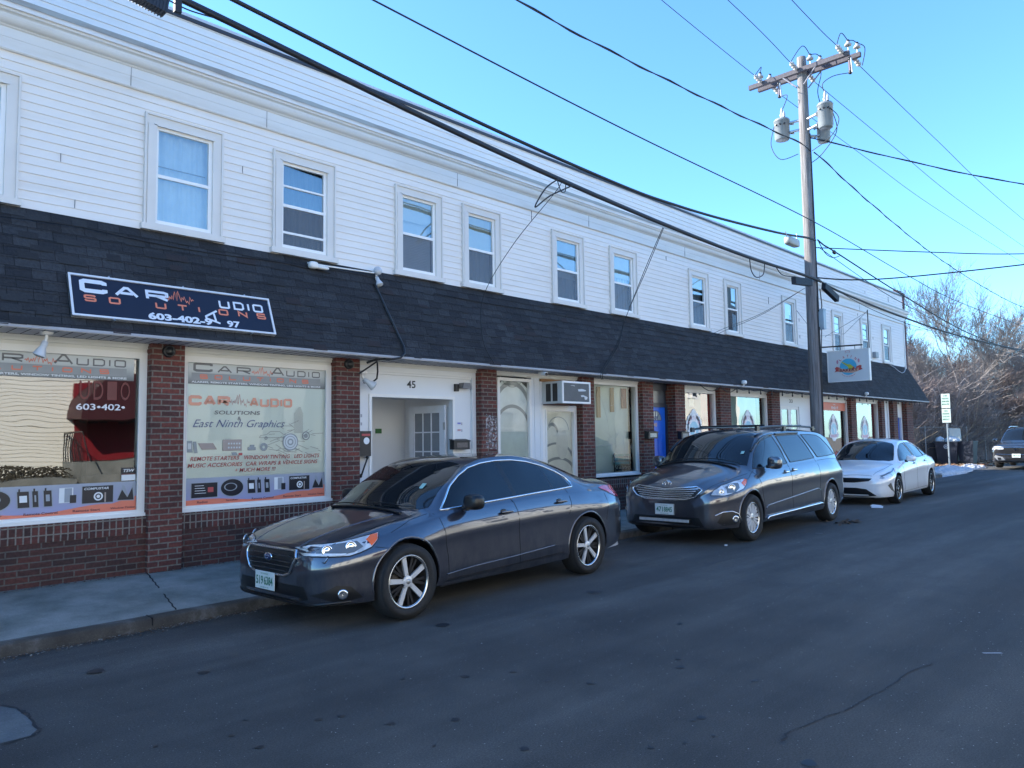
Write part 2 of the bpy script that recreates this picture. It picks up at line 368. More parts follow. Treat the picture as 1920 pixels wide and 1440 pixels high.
struct(mb.build('kerb', KERB))
# grit, leaves and old salt in the gutter and at the foot of the wall
mb = MB(); rk = random.Random(5)
for i in range(6500):
    if i % 3: x = rk.uniform(-2, 9); k = kerbY(x); y = k-abs(rk.gauss(0, .1))-.01; z = -.07+(k-y)*.05
    else: x = rk.uniform(-1, 9); y = 8.97-abs(rk.gauss(0, .03)); z = .142
    s_ = rk.uniform(.003, .011); a = rk.uniform(0, 6.3); U = Vector((math.cos(a), math.sin(a), rk.uniform(-.2,.4)))*s_; V = Vector((-math.sin(a), math.cos(a), .2))*s_*.6
    c = Vector((x, y, z+.006)); mb.mat(rk.choice((0,0,1,2))); mb.quad(c-U-V, c+U-V, c+U+V, c-U+V)
tag(mb.build('gutter_litter', [C('leaf_brown', (.1,.06,.035), .9), C('salt_grey', (.2,.19,.17), .9), C('grit', (.06,.055,.05), .9)]), 'leaf litter, grit and salt along the gutter and the foot of the brick wall', 'litter', kind='stuff')
mb = MB(); rk = random.Random(15)
for i in range(15000):
    x = 1.0+14*rk.random()**1.3; y = rk.uniform(.3, 7.0); s_ = rk.uniform(.0015, .0042)*(1+x*.09)
    if rk.random() < .04: s_ *= 1.8
    c = Vector((x, y, .0035)); a = rk.uniform(0, 6.3); U = Vector((math.cos(a), math.sin(a), 0))*s_; V = Vector((-math.sin(a), math.cos(a), 0))*s_*rk.uniform(.4, 1)
    mb.mat(rk.choice((0,0,1,2,2))); mb.add([c-U, c+V*.9-U*.2, c+U, c-V+U*.3], [(3,2,1,0)])
tag(mb.build('road_grit', [C('grit_pale', (.2,.19,.18), .9), C('grit_white', (.36,.35,.34), .9), C('grit_tar', (.014,.014,.015), .7)]), 'fine pale and dark grit sprinkled over the worn asphalt', 'grit', kind='stuff')
mb = MB()
for i in range(24):
    x = -12+i*1.83; k = kerbY(min(x, 31)); mb.box(x, x+.012, k-.008, k+.14, -.12, .034)
struct(mb.build('kerb_joints', DARK))
# oil spots and tar patches on the asphalt
mb = MB(); rk = random.Random(11)
def spot(x, y, r, mbx, asp=1.0):
    n = 14; ph = rk.uniform(0, 9)
    pts = [(x+math.cos(6.283*i/n)*r*asp*(1+.35*noise.noise(Vector((math.cos(6.283*i/n)*1.4+ph, math.sin(6.283*i/n)*1.4, ph)))), y+math.sin(6.283*i/n)*r*(1+.35*noise.noise(Vector((math.sin(6.283*i/n)*1.4, ph, math.cos(6.283*i/n)))))) for i in range(n)]
    mbx.add([(a, b, .004) for a, b in pts], [tuple(range(n))], False)
for x, y, r in ((1.81,5.91,.075),(2.31,5.3,.05),(2.38,3.91,.028),(2.5,3.86,.026),(2.62,3.55,.03),(2.91,3.32,.032),(1.93,4.06,.02),(1.96,3.8,.03),(2.88,2.75,.03),(3.47,3.86,.04),(3.15,4.13,.02),(3.76,3.69,.03),(2.59,3.13,.015),(1.59,4.22,.018),(3.92,3.14,.03),(4.6,2.89,.04),(4.76,3.0,.025),(3.87,2.3,.032),(3.8,2.31,.016),(4.67,2.37,.025),(3.68,2.12,.02),(3.33,2.28,.02),(5.65,3.54,.03),(3.69,1.61,.05),(4.28,5.05,.08),(6.2,4.9,.09),(12.2,5.0,.08)):
    spot(x, y, r*.78, mb)
for i in range(90): spot(rk.uniform(1.5, 14), rk.uniform(1.2, 6), rk.uniform(.004, .014), mb, rk.uniform(.7,1.6))
tag(mb.build('oil_spots', C('oil_black', (.012,.013,.016), .5)), 'black oil drips and old gum spots scattered over the asphalt', 'oil stains', kind='stuff')
mb = MB()
P1 = [(5.84,1.63),(5.5,1.69),(5.18,1.7),(5.0,1.69),(4.74,1.74),(4.6,1.72),(4.43,1.77),(4.25,1.8),(4.07,1.84),(3.8,1.83)]
def crack(P, wd):
    Q = []
    for i in range(len(P)-1):
        for k in range(5):
            t = k/5; Q.append((P[i][0]*(1-t)+P[i+1][0]*t+rk.uniform(-.012,.012), P[i][1]*(1-t)+P[i+1][1]*t+rk.uniform(-.012,.012)))
    vs = []
    for i, q in enumerate(Q):
        a = Vector(Q[max(0,i-1)]); b = Vector(Q[min(len(Q)-1,i+1)]); d = (b-a).normalized(); k = wd*rk.uniform(.1, 1.1)
        vs += [(q[0]-d.y*k, q[1]+d.x*k, .0045), (q[0]+d.y*k, q[1]-d.x*k, .0045)]
    mb.add(vs, [(2*i, 2*i+1, 2*i+3, 2*i+2) for i in range(len(Q)-1)], False)
crack(P1, .006); crack([(1.17,5.61),(1.23,5.47),(1.25,5.3),(1.24,5.19),(1.235,4.96),(1.18,4.87),(1.0,4.86)], .012)
crack([(6.5,4.75),(9,4.85),(12,4.6),(15,4.75),(20,4.6)], .006)
tag(mb.build('road_crack', C('crack_black', (.02,.02,.023), .8)), 'thin wandering cracks in the asphalt of the street', 'cracks', kind='stuff')
mb = MB(); mb.add([(1.0,5.62,.003),(1.16,5.6,.003),(1.225,5.45,.003),(1.235,5.19,.003),(1.225,4.97,.003),(1.17,4.89,.003),(.4,4.9,.003),(.4,5.6,.003)], [tuple(range(8))], False)
struct(mb.build('road_patch', concrete('patch_asphalt', ((.06,.07,.075),(.1,.11,.115),(.14,.15,.15)))))
mb = MB(); mb.add([(6.32,1.43,.004),(6.33,1.45,.004),(6.42,1.35,.004),(6.41,1.33,.004)], [(0,1,2,3)], False)
tag(mb.build('paint_line', C('worn_paint', (.4,.4,.42), .8)), 'short worn white paint dash on the asphalt at the right', 'paint mark')

# ================================================================= the commercial building
BX0, BX1 = -9.0, 31.2
B = root('commercial_building', 'long two storey commercial building with white clapboard above black shingle skirt and brick shopfronts', 'building', (11, 9.12, 0))
WIN = [(-6.4,.94),(-4.0,.94),(-1.6,.94),(.96,.94),(3.16,.95),(4.80,.96),(6.82,.94),(8.20,.9),(10.46,.95),(12.26,.96),(15.34,.9),(17.01,.88),(20.33,.92),(23.92,.9),(26.4,.93),(28.53,.94)]
ZW0, ZW1 = 4.12, 5.54
# clapboards, each lapping over the one below, broken round the window openings
mb = MB(); rk = random.Random(21)
def lap(mbx, x0, x1, z, h, yw=9.12, t=.016, d=1):
    y1 = yw-d*t; y0 = yw-d*.003
    mbx.add([(x0,y1,z),(x1,y1,z),(x1,y0,z+h),(x0,y0,z+h),(x0,yw+d*.02,z),(x1,yw+d*.02,z)], [(0,1,2,3),(0,4,5,1)], False)
EXP = .0975; z = 4.02
while z < 6.87:
    if z < 5.78 or z > 6.22:
        segs = [(BX0, BX1-.1)]
        for x, w_ in WIN:
            if z+EXP > ZW0+.08 and z < ZW1-.08:
                a, b = x+.1, x+w_-.1; ns = []
                for s0, s1 in segs:
                    if b <= s0 or a >= s1: ns.append((s0, s1))
                    else:
                        if a > s0: ns.append((s0, a))
                        if b < s1: ns.append((b, s1))
                segs = ns
        for s0, s1 in segs:
            q0 = s0
            while q0 < s1-.01:
                q1 = min(s1, q0+rk.uniform(1.8, 3.7)); lap(mb, q0, q1, z+rk.uniform(-.0016,.0016), min(EXP, 6.88-z)+.002, 9.12+rk.uniform(-.0012,.0012)); q0 = q1
    z += EXP
mb.build('clapboard_siding', SIDE, B)
mb = MB(); jt = []
for i in range(26):
    zz = 4.02+EXP*rk.randrange(0, 28); x = rk.uniform(1.5, 30)
    if any(a-.1 < x < a+w_+.1 for a, w_ in WIN) and zz < 5.7: continue
    if 5.6 < zz < 6.35: continue
    mb.box(x, x+.004, 9.098, 9.11, zz+.003, zz+EXP*(1 if i % 3 else 2))
for x in (2.99, 4.7, 8.1, 11.6, 15.2, 19, 22.7, 26.4): mb.box(x, x+.005, 9.083, 9.1, 5.8, 6.03)
mb.build('siding_joint', C('joint_grey', (.18,.18,.2), .8), B)
# frieze, crown moulding, fascia, weathered ledge
mb = MB()
prof = [(9.106,5.775),(9.085,5.775),(9.075,5.79),(9.09,5.80),(9.09,5.915),(9.086,5.918),(9.086,6.02),(9.07,6.03),(9.065,6.04),(9.05,6.045)]
for i in range(7): a = i/6*math.pi/2; prof.append((9.05-.055*math.sin(a)-.0, 6.045+.065*(1-math.cos(a))+.02*i/6))
prof += [(8.985,6.14),(8.965,6.15),(8.96,6.175)]
def sweep(mbx, prof, x0, x1, smooth=False):
    n = len(prof); mbx.add([(x0,y,z) for y,z in prof]+[(x1,y,z) for y,z in prof], [(i, n+i, n+i+1, i+1) for i in range(n-1)], smooth)
sweep(mb, prof, BX0, BX1+.03, False); mb.build('crown_moulding', CORN, B)
mb = MB(); sweep(mb, [(8.965,6.172),(8.935,6.176),(8.935,6.235)], BX0, BX1+.06); mb.build('fascia', SIDE, B)
mb = MB(); xs = [BX0+i*.12 for i in range(int((BX1-BX0)/.12)+1)]; vs = []
for x in xs:
    q = .006*noise.noise(Vector((x*3, 0, 0))); q2 = .008*noise.noise(Vector((x*9, 3, 0))); vs += [(x, 8.925+q, 6.225+q+q2), (x, 8.922+q, 6.285+.5*q-q2), (x, 9.0, 6.31), (x, 9.12, 6.325)]
mb.add(vs, [(i*4+j, (i+1)*4+j, (i+1)*4+j+1, i*4+j+1) for i in range(len(xs)-1) for j in range(3)], False)
mb.build('weathered_ledge', RUST, B)
mb = MB(); mb.box(BX0, BX1, 9.085, 9.13, 6.322, 6.338); mb.box(BX0, BX1, 9.09, 9.2, 6.865, 6.91); mb.build('drip_edge', C('dark_flashing', (.03,.028,.035), .5), B)
mb = MB(); mb.box(BX0, BX1, 9.16, 9.3, 6.91, 6.99); mb.box(BX0+.1, BX1-.05, 9.24, 17.7, 6.6, 6.72); mb.box(BX0, BX1, 17.5, 17.72, .1, 7.0); mb.box(BX0, BX0+.15, 9.15, 17.6, .1, 6.95); mb.build('roof', C('roof_cap', (.5,.52,.56), .5), B)
mb = MB(); mb.box(BX1-.09, BX1+.12, 9.09, 17.7, .12, 6.02); mb.box(BX1-.09, BX1+.1, 9.09, 17.7, 6.34, 7.02); mb.box(BX1-.35, BX1+.12, 9.2, 9.6, 7.0, 7.12)
mb.build('brick_end_wall', brick_mat('brick_old', (.1,.035,.035), (.06,.025,.03), (.13,.1,.1), .21, .066), B)
mb = MB(); mb.box(BX1-.17, BX1-.1, 9.085, 9.12, 4.0, 5.78); mb.build('corner_board', TRIM, B)
mb = MB(); mb.box(BX0+.1, BX1-.1, 11.5, 11.55, .1, 6.6); mb.box(BX0+.1, BX1-.1, 9.13, 11.5, 3.2, 3.25); mb.build('inner_light_block', DARK, B)  # unseen dark sheets added to block light behind the windows
# black shingled skirt roof with hipped right end
MY, MZ0, MZ1 = 8.55, 2.80, 4.13
mb = MB(); EX = BX1+.05
rows = 11
def course(i): return MZ0+(MZ1-MZ0)*i/rows
for i in range(rows):
    z0, z1 = course(i), course(i+1); f = lambda z: MY+(9.12-MY)*(z-MZ0)/(MZ1-MZ0)
    g = lambda z: EX+(.57)*(1-(z-MZ0)/(MZ1-MZ0))*1.0
    xs = [BX0+i2*.23 for i2 in range(int((g(z0)-BX0)/.23)+1)]
    y0, y1 = f(z0), f(z1); t = .011
    vs = [(BX0, y0-t, z0-.006), (g(z0)+t, y0-t, z0-.006), (g(z1), y1-.002, z1), (BX0, y1-.002, z1), (BX0, y0+.01, z0-.006), (g(z0), y0+.01, z0-.006)]
    mb.add(vs, [(0,1,2,3),(0,4,5,1)], False)
    mb.add([(g(z0)+t, y0-t, z0-.006), (g(z0)+t, 14, z0-.006), (g(z1), 14, z1), (g(z1), y1, z1)], [(0,1,2,3)], False)
mb.build('shingle_skirt', SHIN, B)
mb = MB(); rk = random.Random(8)      # lifted and doubled shingle tabs that break up the courses
for i in range(rows):
    z0, z1 = course(i), course(i+1); f = lambda z: MY+(9.12-MY)*(z-MZ0)/(MZ1-MZ0)-.012
    x = BX0+rk.random()
    while x < EX:
        w_ = rk.uniform(.12, .3)
        if rk.random() < .5:
            mb.mat(rk.choice((0,0,1,1,2))); t = rk.uniform(.002, .008); e = rk.uniform(-.012, .004)
            mb.add([(x,f(z0)-t,z0-.004+e),(x+w_,f(z0)-t,z0-.004+e),(x+w_,f(z1)+.008,z1-.01),(x,f(z1)+.008,z1-.01),(x,f(z0)+.01,z0-.004+e),(x+w_,f(z0)+.01,z0-.004+e)], [(0,1,2,3),(0,4,5,1)], False)
        x += w_+rk.uniform(0, .3)
mb.build('shingle_tab', [plain('tab_a', (.017,.018,.021), .9, var=.35, scale=40, bump=.4), plain('tab_b', (.024,.026,.03), .9, var=.35, scale=40, bump=.4), plain('tab_c', (.024,.019,.021), .9, var=.35, scale=40, bump=.4)], B)
mb = MB(); mb.box(BX0, EX+.55, MY+.005, 9.03, 2.762, 2.775)
for i in range(330): mb.mat(1); mb.box(BX0+i*.123, BX0+i*.123+.006, MY+.02, 9.0, 2.758, 2.7615)
mb.build('soffit', [C('soffit_vinyl', (.5,.5,.53), .5), C('soffit_gap', (.08,.08,.09), .8)], B)
mb = MB(); mb.box(BX0, EX+.56, MY-.012, MY+.004, 2.768, 2.797); mb.build('eave_trim', C('eave_grey', (.33,.34,.38), .5), B)

# ---- upper windows
def upwin(i, x, w_):
    m = MB(); y = 9.085; zs0, zs1 = ZW0, ZW1; T = .125
    m.box(x+.02, x+T, y, 9.15, zs0+.07, zs1-.02); m.box(x+w_-T, x+w_-.02, y, 9.15, zs0+.07, zs1-.02)
    m.box(x+T, x+w_-T, y, 9.15, zs1-T, zs1-.02)
    m.box(x+.035, x+T+.01, y-.012, y, zs0+.07, zs1-T); m.box(x+.0, x+.022, y-.02, 9.13, zs0+.06, zs1); m.box(x+w_-.022, x+w_, y-.02, 9.13, zs0+.06, zs1)
    m.box(x+.022, x+w_-.022, y-.02, 9.13, zs1-.022, zs1+.001); m.box(x+T-.02, x+w_-T+.02, y-.012, y, zs1-T-.012, zs1-T+.01)
    m.box(x-.03, x+w_+.03, y-.045, 9.15, zs0, zs0+.07); m.box(x+T, x+w_-T, y+.01, 9.16, zs0+.07, zs0+.1)
    wn = m.build('window', TRIMG, B)
    a, b, c, d = x+T, x+w_-T, zs0+.1, zs1-T; mid = c+(d-c)*.49
    m = MB(); yf = 9.115
    m.box(a, a+.045, yf, 9.165, c, d); m.box(b-.045, b, yf, 9.165, c, d); m.box(a+.045, b-.045, yf, 9.165, d-.045, d); m.box(a+.045, b-.045, yf, 9.165, c, c+.045)
    m.box(a+.045, b-.045, yf-.004, 9.16, mid-.02, mid+.02)
    if i in (5,): 
        m.box(a+.045, b-.045, yf, 9.15, mid+.26, mid+.285); m.box(a+.045, b-.045, yf, 9.15, c+.2, c+.23)
    m.build('sash', SASH, wn)
    m = MB(); m.quad((a+.04,9.135,mid), (b-.04,9.135,mid), (b-.04,9.135,d-.03), (a+.04,9.135,d-.03)); m.build('pane', GLASS, wn)
    m = MB(); m.quad((a+.04,9.128,c+.03), (b-.04,9.128,c+.03), (b-.04,9.128,mid), (a+.04,9.128,mid))
    if i in (4,): m.build('pane', GLASS, wn)
    else: m.build('insect_screen', SCREEN, wn)
    # curtain or blind
    sf = {4:0, 5:.0, 6:.32, 7:.5, 8:.62, 9:.4, 10:.25, 11:.55, 12:.3, 13:.7, 14:.45, 15:.6}.get(i, .4)
    if sf:
        m = MB(); m.box(a+.03, b-.03, 9.19, 9.193, d-(d-c)*sf, d); m.build('roller_shade', [C('shade_pale', (.6,.6,.56), .8), C('shade_cream', (.55,.5,.4), .8), C('shade_bluegrey', (.4,.46,.5), .8)][i % 3], wn)
    m = MB(); cy = 9.24; n = 28; kind = {4:0, 5:2, 6:1, 7:3, 8:3, 9:0, 10:3, 11:2, 12:1, 13:3, 14:2}.get(i, 2)
    cm = [C('curtain_white', (.62,.66,.68), .9), C('blind_white', (.6,.62,.62), .8), C('curtain_blue_grey', (.12,.16,.2), .9), C('curtain_grey', (.33,.36,.38), .9)][kind]
    vs = []
    for k in range(n+1):
        xx = a+(b-a)*k/n; yy = cy+(.02*math.sin(k*1.7)+.01*math.sin(k*.9+i) if kind in (0, 2, 3) else 0); vs += [(xx, yy, c), (xx, yy+.01, d)]
    m.add(vs, [(2*k, 2*k+2, 2*k+3, 2*k+1) for k in range(n)], True)
    if kind == 1:
        for k in range(22): zz = c+(mid-c)*k/22; m.box(a+.03, b-.03, cy-.03, cy-.022, zz, zz+.022)
    m.build('curtain', cm, wn)
    m = MB(); m.box(a, b, 9.3, 9.31, c, d); 
    if kind in (0, 3): m.box(a+.05, b-.05, 9.2, 9.206, mid+.14, mid+.155)
    m.build('shade_bar', C('shade_brown', (.3,.26,.18), .8), wn)
    return wn
SCREEN = bpy.data.materials.new('insect_screen'); SCREEN.use_nodes = True; nt = SCREEN.node_tree; nt.nodes.clear()
o_ = nd(nt, 'OutputMaterial'); mx = nd(nt, 'MixShader'); df = nd(nt, 'BsdfDiffuse'); df.inputs[0].default_value = (.19,.195,.2,1); gs = nd(nt, 'BsdfTransparent'); gs.inputs[0].default_value = (.75,.8,.85,1)
m2_ = nd(nt, 'MixShader'); gl = nd(nt, 'BsdfGlossy'); gl.inputs['Roughness'].default_value = .01; gl.inputs[0].default_value = (.55,.55,.6,1); fr = nd(nt, 'Fresnel'); m2_.inputs[0].default_value = .5
mx.inputs[0].default_value = .5
nt.links.new(fr.outputs[0], m2_.inputs[0]); nt.links.new(gs.outputs[0], mx.inputs[1]); nt.links.new(df.outputs[0], mx.inputs[2]); nt.links.new(mx.outputs[0], m2_.inputs[1]); nt.links.new(gl.outputs[0], m2_.inputs[2]); nt.links.new(m2_.outputs[0], o_.inputs[0])
for i, (x, w_) in enumerate(WIN):
    o = upwin(i, x, w_)
    if i == 4: o['label'] = 'upper window with a pale curtain, above the left end of the dark sign'
    if i == 5: o['label'] = 'upper window with extra crossbars'

# ---- brick piers and low walls
PIER = [(-7.4,-6.9),(-4.2,-3.8),(-1.7,-1.25),(.62,1.08),(3.24,3.62),(5.70,6.09),(8.46,8.83),(11.11,11.48),(13.12,13.51),(14.38,14.78),(16.38,16.9),(19.13,19.64),(22.15,22.46),(24.81,25.27),(27.66,27.97),(28.89,29.35),(30.39,31.12)]
for a, b in PIER:
    m = MB(); m.box(a, b, 8.95, 9.2, .1, 2.762); m.build('brick_pier', BRICK, B)
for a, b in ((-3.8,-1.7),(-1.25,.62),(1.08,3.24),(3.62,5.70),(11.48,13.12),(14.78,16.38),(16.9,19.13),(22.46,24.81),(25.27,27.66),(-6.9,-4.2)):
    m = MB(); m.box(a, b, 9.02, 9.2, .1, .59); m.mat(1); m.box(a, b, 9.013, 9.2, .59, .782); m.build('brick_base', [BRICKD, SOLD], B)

def frame(m, a, b, c, d, t, y0, y1, tb=None):
    tb = tb or t; m.box(a, a+t, y0, y1, c, d); m.box(b-t, b, y0, y1, c, d); m.box(a+t, b-t, y0, y1, d-t, d); m.box(a+t, b-t, y0, y1, c, c+tb)
def header(a, b, zb=2.66):
    m = MB(); m.box(a, b, 9.09, 9.2, zb, 2.762); m.box(a, b, 9.065, 9.09, 2.70, 2.762); m.box(a, b, 9.05, 9.065, 2.735, 2.762); m.build('header_trim', CREAM, B)
def shopwin(a, b, c=.782, d=2.66, t=.075, backing=None, label=None, fm=TRIM, glass=SHOPG, by=9.26, dd=True):
    header(a, b, d)
    m = MB(); frame(m, a, b, c, d, t, 9.075, 9.2, .07); m.box(a-.0, b, 9.04, 9.075, c, c+.035); m.box(a+t, a+t+.012, 9.068, 9.075, c+.07, d-t); m.box(b-t-.012, b-t, 9.068, 9.075, c+.07, d-t)
    w_ = m.build('shop_window', fm, B)
    if label: w_['label'] = label
    m = MB(); m.quad((a+t,9.125,c+.06), (b-t,9.125,c+.06), (b-t,9.125,d-t), (a+t,9.125,d-t)); m.build('pane', glass, w_)
    m = MB()
    if backing: m.box(a+t-.02, b-t+.02, by, by+.02, c, d); m.build('backing', backing, w_)
    else:
        m.box(a, b, 11.2, 11.22, c-.6, d+.1); m.box(a-.02, a, 9.2, 11.2, c, d); m.box(b, b+.02, 9.2, 11.2, c, d); m.box(a, b, 9.2, 11.2, c-.02, c); m.box(a, b, 9.2, 11.2, d+.05, d+.07)
        m.build('interior', C('shop_interior', (.035,.03,.03), .8), w_)
    return w_
# ---- the two car audio windows and their vinyl lettering
def fade(name, top, bot, z0, z1, al0=1, al1=1, rough=.45):
    m, nt, p = NM(name); L = nt.links.new; tc = nd(nt, 'UVMap'); tc.uv_map = 'UVMap'; sx = nd(nt, 'SeparateXYZ'); L(tc.outputs[0], sx.inputs[0])
    mr = nd(nt, 'MapRange'); mr.inputs[1].default_value = z0; mr.inputs[2].default_value = z1; L(sx.outputs[1], mr.inputs[0])
    r = ramp(nt, mr.outputs[0], [(0, bot), (1, top)]); L(r.outputs[0], p.inputs['Base Color']); p.inputs['Roughness'].default_value = rough; return m
GREYF = fade('vinyl_grey_fade', (.56,.58,.57), (.15,.16,.16), 2.33, 2.5)
PURF = fade('vinyl_purple_fade', (.33,.36,.42), (.3,.3,.5), .84, 1.18)
VO = C('vinyl_orange', (.72,.2,.12), .5, var=.04); VB = C('vinyl_black', (.01,.012,.02), .35, var=.05); VW = C('vinyl_white', (.72,.74,.75), .5, var=.04)
VG = C('vinyl_grey', (.16,.16,.165), .5); VR = C('vinyl_red', (.42,.07,.07), .5); VM = C('vinyl_faint_maroon', (.15,.03,.025), .5); VS = C('vinyl_silver', (.3,.33,.37), .5); VT = C('vinyl_tan', (.36,.29,.25), .6); VP = C('vinyl_pale_orange', (.72,.33,.22), .5); VN = C('vinyl_navy', (.1,.13,.25), .5)
PALE = C('frosted_vinyl', (.70,.76,.74), .5, var=.06, scale=1.5)
def disc_prod(m, x, z, w_, h, y, k):
    pass
def product_band(w_, x0, x1, y=9.118):
    m = MB(); m.quad((x0,y,.85), (x1,y,.85), (x1,y,1.178), (x0,y,1.178)); m.build('vinyl_band', PURF, w_)
    m = MB(); n = 24; vs = []
    for i in range(n+1):
        t = i/n; zz = .905+.035*math.sin(t*9+.5)*(.3+t)+.11*max(0, t-.88)/.12; vs += [(x0+(x1-x0)*t, y-.002, .85), (x0+(x1-x0)*t, y-.002, zz)]
    m.add(vs, [(2*k, 2*k+2, 2*k+3, 2*k+1) for k in range(n)], False); m.build('vinyl_wave', VO, w_)
    s = (x1-x0)/1.92; X = lambda a: x0+a*s; yy = y-.004
    m = MB(); W = 1; Bk = 0; S = 2
    def rr(a, b, c, d, k, sh=0, o=0): m.mat(k); m.add([(X(a+sh), yy-o, c), (X(b+sh), yy-o, c), (X(b), yy-o, d), (X(a), yy-o, d)], [(0,1,2,3)], False)
    rr(.08,.42,.935,1.12,S); rr(.09,.41,.94,1.115,Bk,0,.001)
    for k in range(4): rr(.13,.24+.01*k,1.08-.03*k,1.086-.03*k,W,0,.002)
    rr(.29,.36,1.0,1.06,3,0,.002)
    m.mat(S); disc(m, (X(.6),yy,1.04), X_, Z_, .155*s, 24, 0, .115); m.mat(Bk); disc(m, (X(.6),yy-.001,1.04), X_, Z_, .145*s, 24, 0, .105); m.mat(S); disc(m, (X(.58),yy-.002,1.05), X_, Z_, .085*s, 20, .07*s, .05)
    for a, b in ((.8,.9),(.93,.98),(1.03,1.1)):
        rr(a-.008,b+.008,.95,1.13,S,.01); rr(a,b,.956,1.122,Bk,.01,.001); rr(a+.02,b-.015,1.01,1.08,W if a == .8 else S,.004,.002)
        rr(a+.01,a+.025,1.12,1.15,Bk,0,.001)
    rr(1.17,1.3,.98,1.14,W); rr(1.22,1.29,.985,1.135,S,0,.001); rr(1.27,1.33,.975,1.06,Bk,0,.002)
    rr(1.38,1.69,.955,1.15,S); rr(1.385,1.685,.96,1.145,Bk,0,.001); m.mat(W); disc(m, (X(1.54),yy-.002,1.03), X_, Z_, .045*s, 20, .03*s); disc(m, (X(1.54),yy-.002,1.03), X_, Z_, .018*s, 14)
    rr(1.6,1.615,.965,1.07,4,0,.002)
    m.mat(S); flat(m, [(1.72*s,.0),(1.78*s,.17),(1.8*s,.16),(1.84*s,.05),(1.89*s,.2),(1.91*s,.18),(1.9*s,-.01)], (X(0),yy,.97), X_, Z_)
    m.mat(Bk); flat(m, [(1.73*s,.005),(1.775*s,.12),(1.83*s,.03),(1.88*s,.14),(1.895*s,.0)], (X(0),yy-.001,.97), X_, Z_)
    m.build('vinyl_products', [VB, VW, VS, VR, VT], w_)
    m = MB()
    txt(m, 'COMPUSTAR', (X(1.4),yy-.003,1.105), X_, Z_, .24*s, .025, .02, .25); m.mat(1)
    for a, t, l in ((.16,'Radios',.13),(.52,'Speaker',.16),(.86,'Remote Control',.3),(1.3,'Remote Start',.26),(1.66,'Window Tinting',.25)):
        txt(m, t, (X(a),yy-.003,.872), X_, Z_, l*s, .026, .02)
    m.build('vinyl_captions', [VW, C('vinyl_maroon', (.12,.04,.05), .5)], w_)
def title_band(w_, x0, y=9.118):
    m = MB(); m.quad((x0-.04,y,2.325), (x0+1.86,y,2.325), (x0+1.86,y,2.59), (x0-.04,y,2.59)); m.build('vinyl_fade', GREYF, w_)
    m = MB(); m.quad((x0+.0,y-.001,2.372), (x0+1.78,y-.001,2.372), (x0+1.78,y-.001,2.462), (x0,y-.001,2.462)); m.build('vinyl_strip', VG2, w_)
    m = MB(); yy = y-.003
    wide(m, 'C', (x0+.02,yy,2.475), X_, Z_, .24, .115, .05, .03); wide(m, 'AR', (x0+.32,yy,2.475), X_, Z_, .19, .088, .06, .018)
    wide(m, 'A', (x0+1.04,yy,2.475), X_, Z_, .19, .112, .04, .02); wide(m, 'UDIO', (x0+1.26,yy,2.475), X_, Z_, .125, .085, .04, .016)
    m.mat(1); pulse(m, (x0+.77,yy,2.505), X_, Z_, .3, .07, .008); wide(m, 'SOLUTIONS', (x0+.1,yy-.001,2.39), X_, Z_, .1, .055, .085, .014)
    m.mat(2); txt(m, 'ALARMS, REMOTE STARTERS, WINDOW TINTING, LED LIGHTS & MORE', (x0+.0,yy,2.335), X_, Z_, 1.78, .028, .03)
    m.build('vinyl_title', [VG, VO, VW], w_)
VG2 = C('vinyl_mid_grey', (.3,.31,.31), .5)
WA = shopwin(1.08, 3.24, label='shop window nearest the camera, clear glass reflecting the cream house opposite')
title_band(WA, 1.25); product_band(WA, 1.16, 3.16)
m = MB(); yy = 9.117
txt(m, '603\u2022402\u2022', (2.52,yy,1.985), X_, Z_, .5, .07, .015); m.mat(1)
for k, ch in enumerate('UDIO'): txt(m, ch, (2.55+.14*k,yy,2.1), X_, Z_, .1, .21, .0)
m.mat(0); m.quad((3.0,yy,1.19),(3.15,yy,1.19),(3.15,yy,1.33),(3.0,yy,1.33)); m.mat(2); m.quad((3.0,yy-.001,1.265),(3.15,yy-.001,1.265),(3.15,yy-.001,1.335),(3.0,yy-.001,1.335))
m.mat(0); txt(m, 'TSW', (3.01,yy-.002,1.285), X_, Z_, .12, .035, .02, .3); m.mat(1); m.quad((3.0,yy-.002,1.255),(3.15,yy-.002,1.255),(3.15,yy-.002,1.265),(3.0,yy-.002,1.265))
m.build('vinyl_lettering', [VW, VM, VB], WA)
WBn = shopwin(3.62, 5.70, backing=PALE, label='shop window covered by pale frosted vinyl with orange lettering and pictures of car gear', by=9.127, glass=SHOPD)
title_band(WBn, 3.77); product_band(WBn, 3.70, 5.62)
m = MB(); yy = 9.116
wide(m, 'CAR', (3.74,yy,2.06), X_, Z_, .16, .125, .02, .038); wide(m, 'AUDIO', (4.52,yy,2.06), X_, Z_, .125, .115, .018, .03)
m.mat(1); pulse(m, (4.25,yy,2.115), X_, Z_, .27, .1, .005)
m.mat(2); txt(m, 'SOLUTIONS', (4.06,yy,1.955), X_, Z_, .6, .048, .012, .15); txt(m, '&', (4.36,yy,1.885), X_, Z_, .05, .045, 0)
m.mat(3); txt(m, 'East Ninth Graphics', (3.78,yy,1.765), X_, Z_, 1.2, .125, -.004, .45)
m.mat(4)
txt(m, 'REMOTE STARTERS   WINDOW TINTING   LED LIGHTS', (3.77,yy,1.385), X_, Z_, 1.76, .05, .006, .25)
txt(m, 'MUSIC ACCERORIES  CAR WRAPS & VEHICLE SIGNS', (3.74,yy,1.305), X_, Z_, 1.76, .05, .006, .25)
txt(m, '+ MUCH MORE !!!', (4.33,yy,1.23), X_, Z_, .55, .048, .006, .25)
m.build('vinyl_lettering', [VP, VR, VG, VN, VR], WBn)
m = MB()
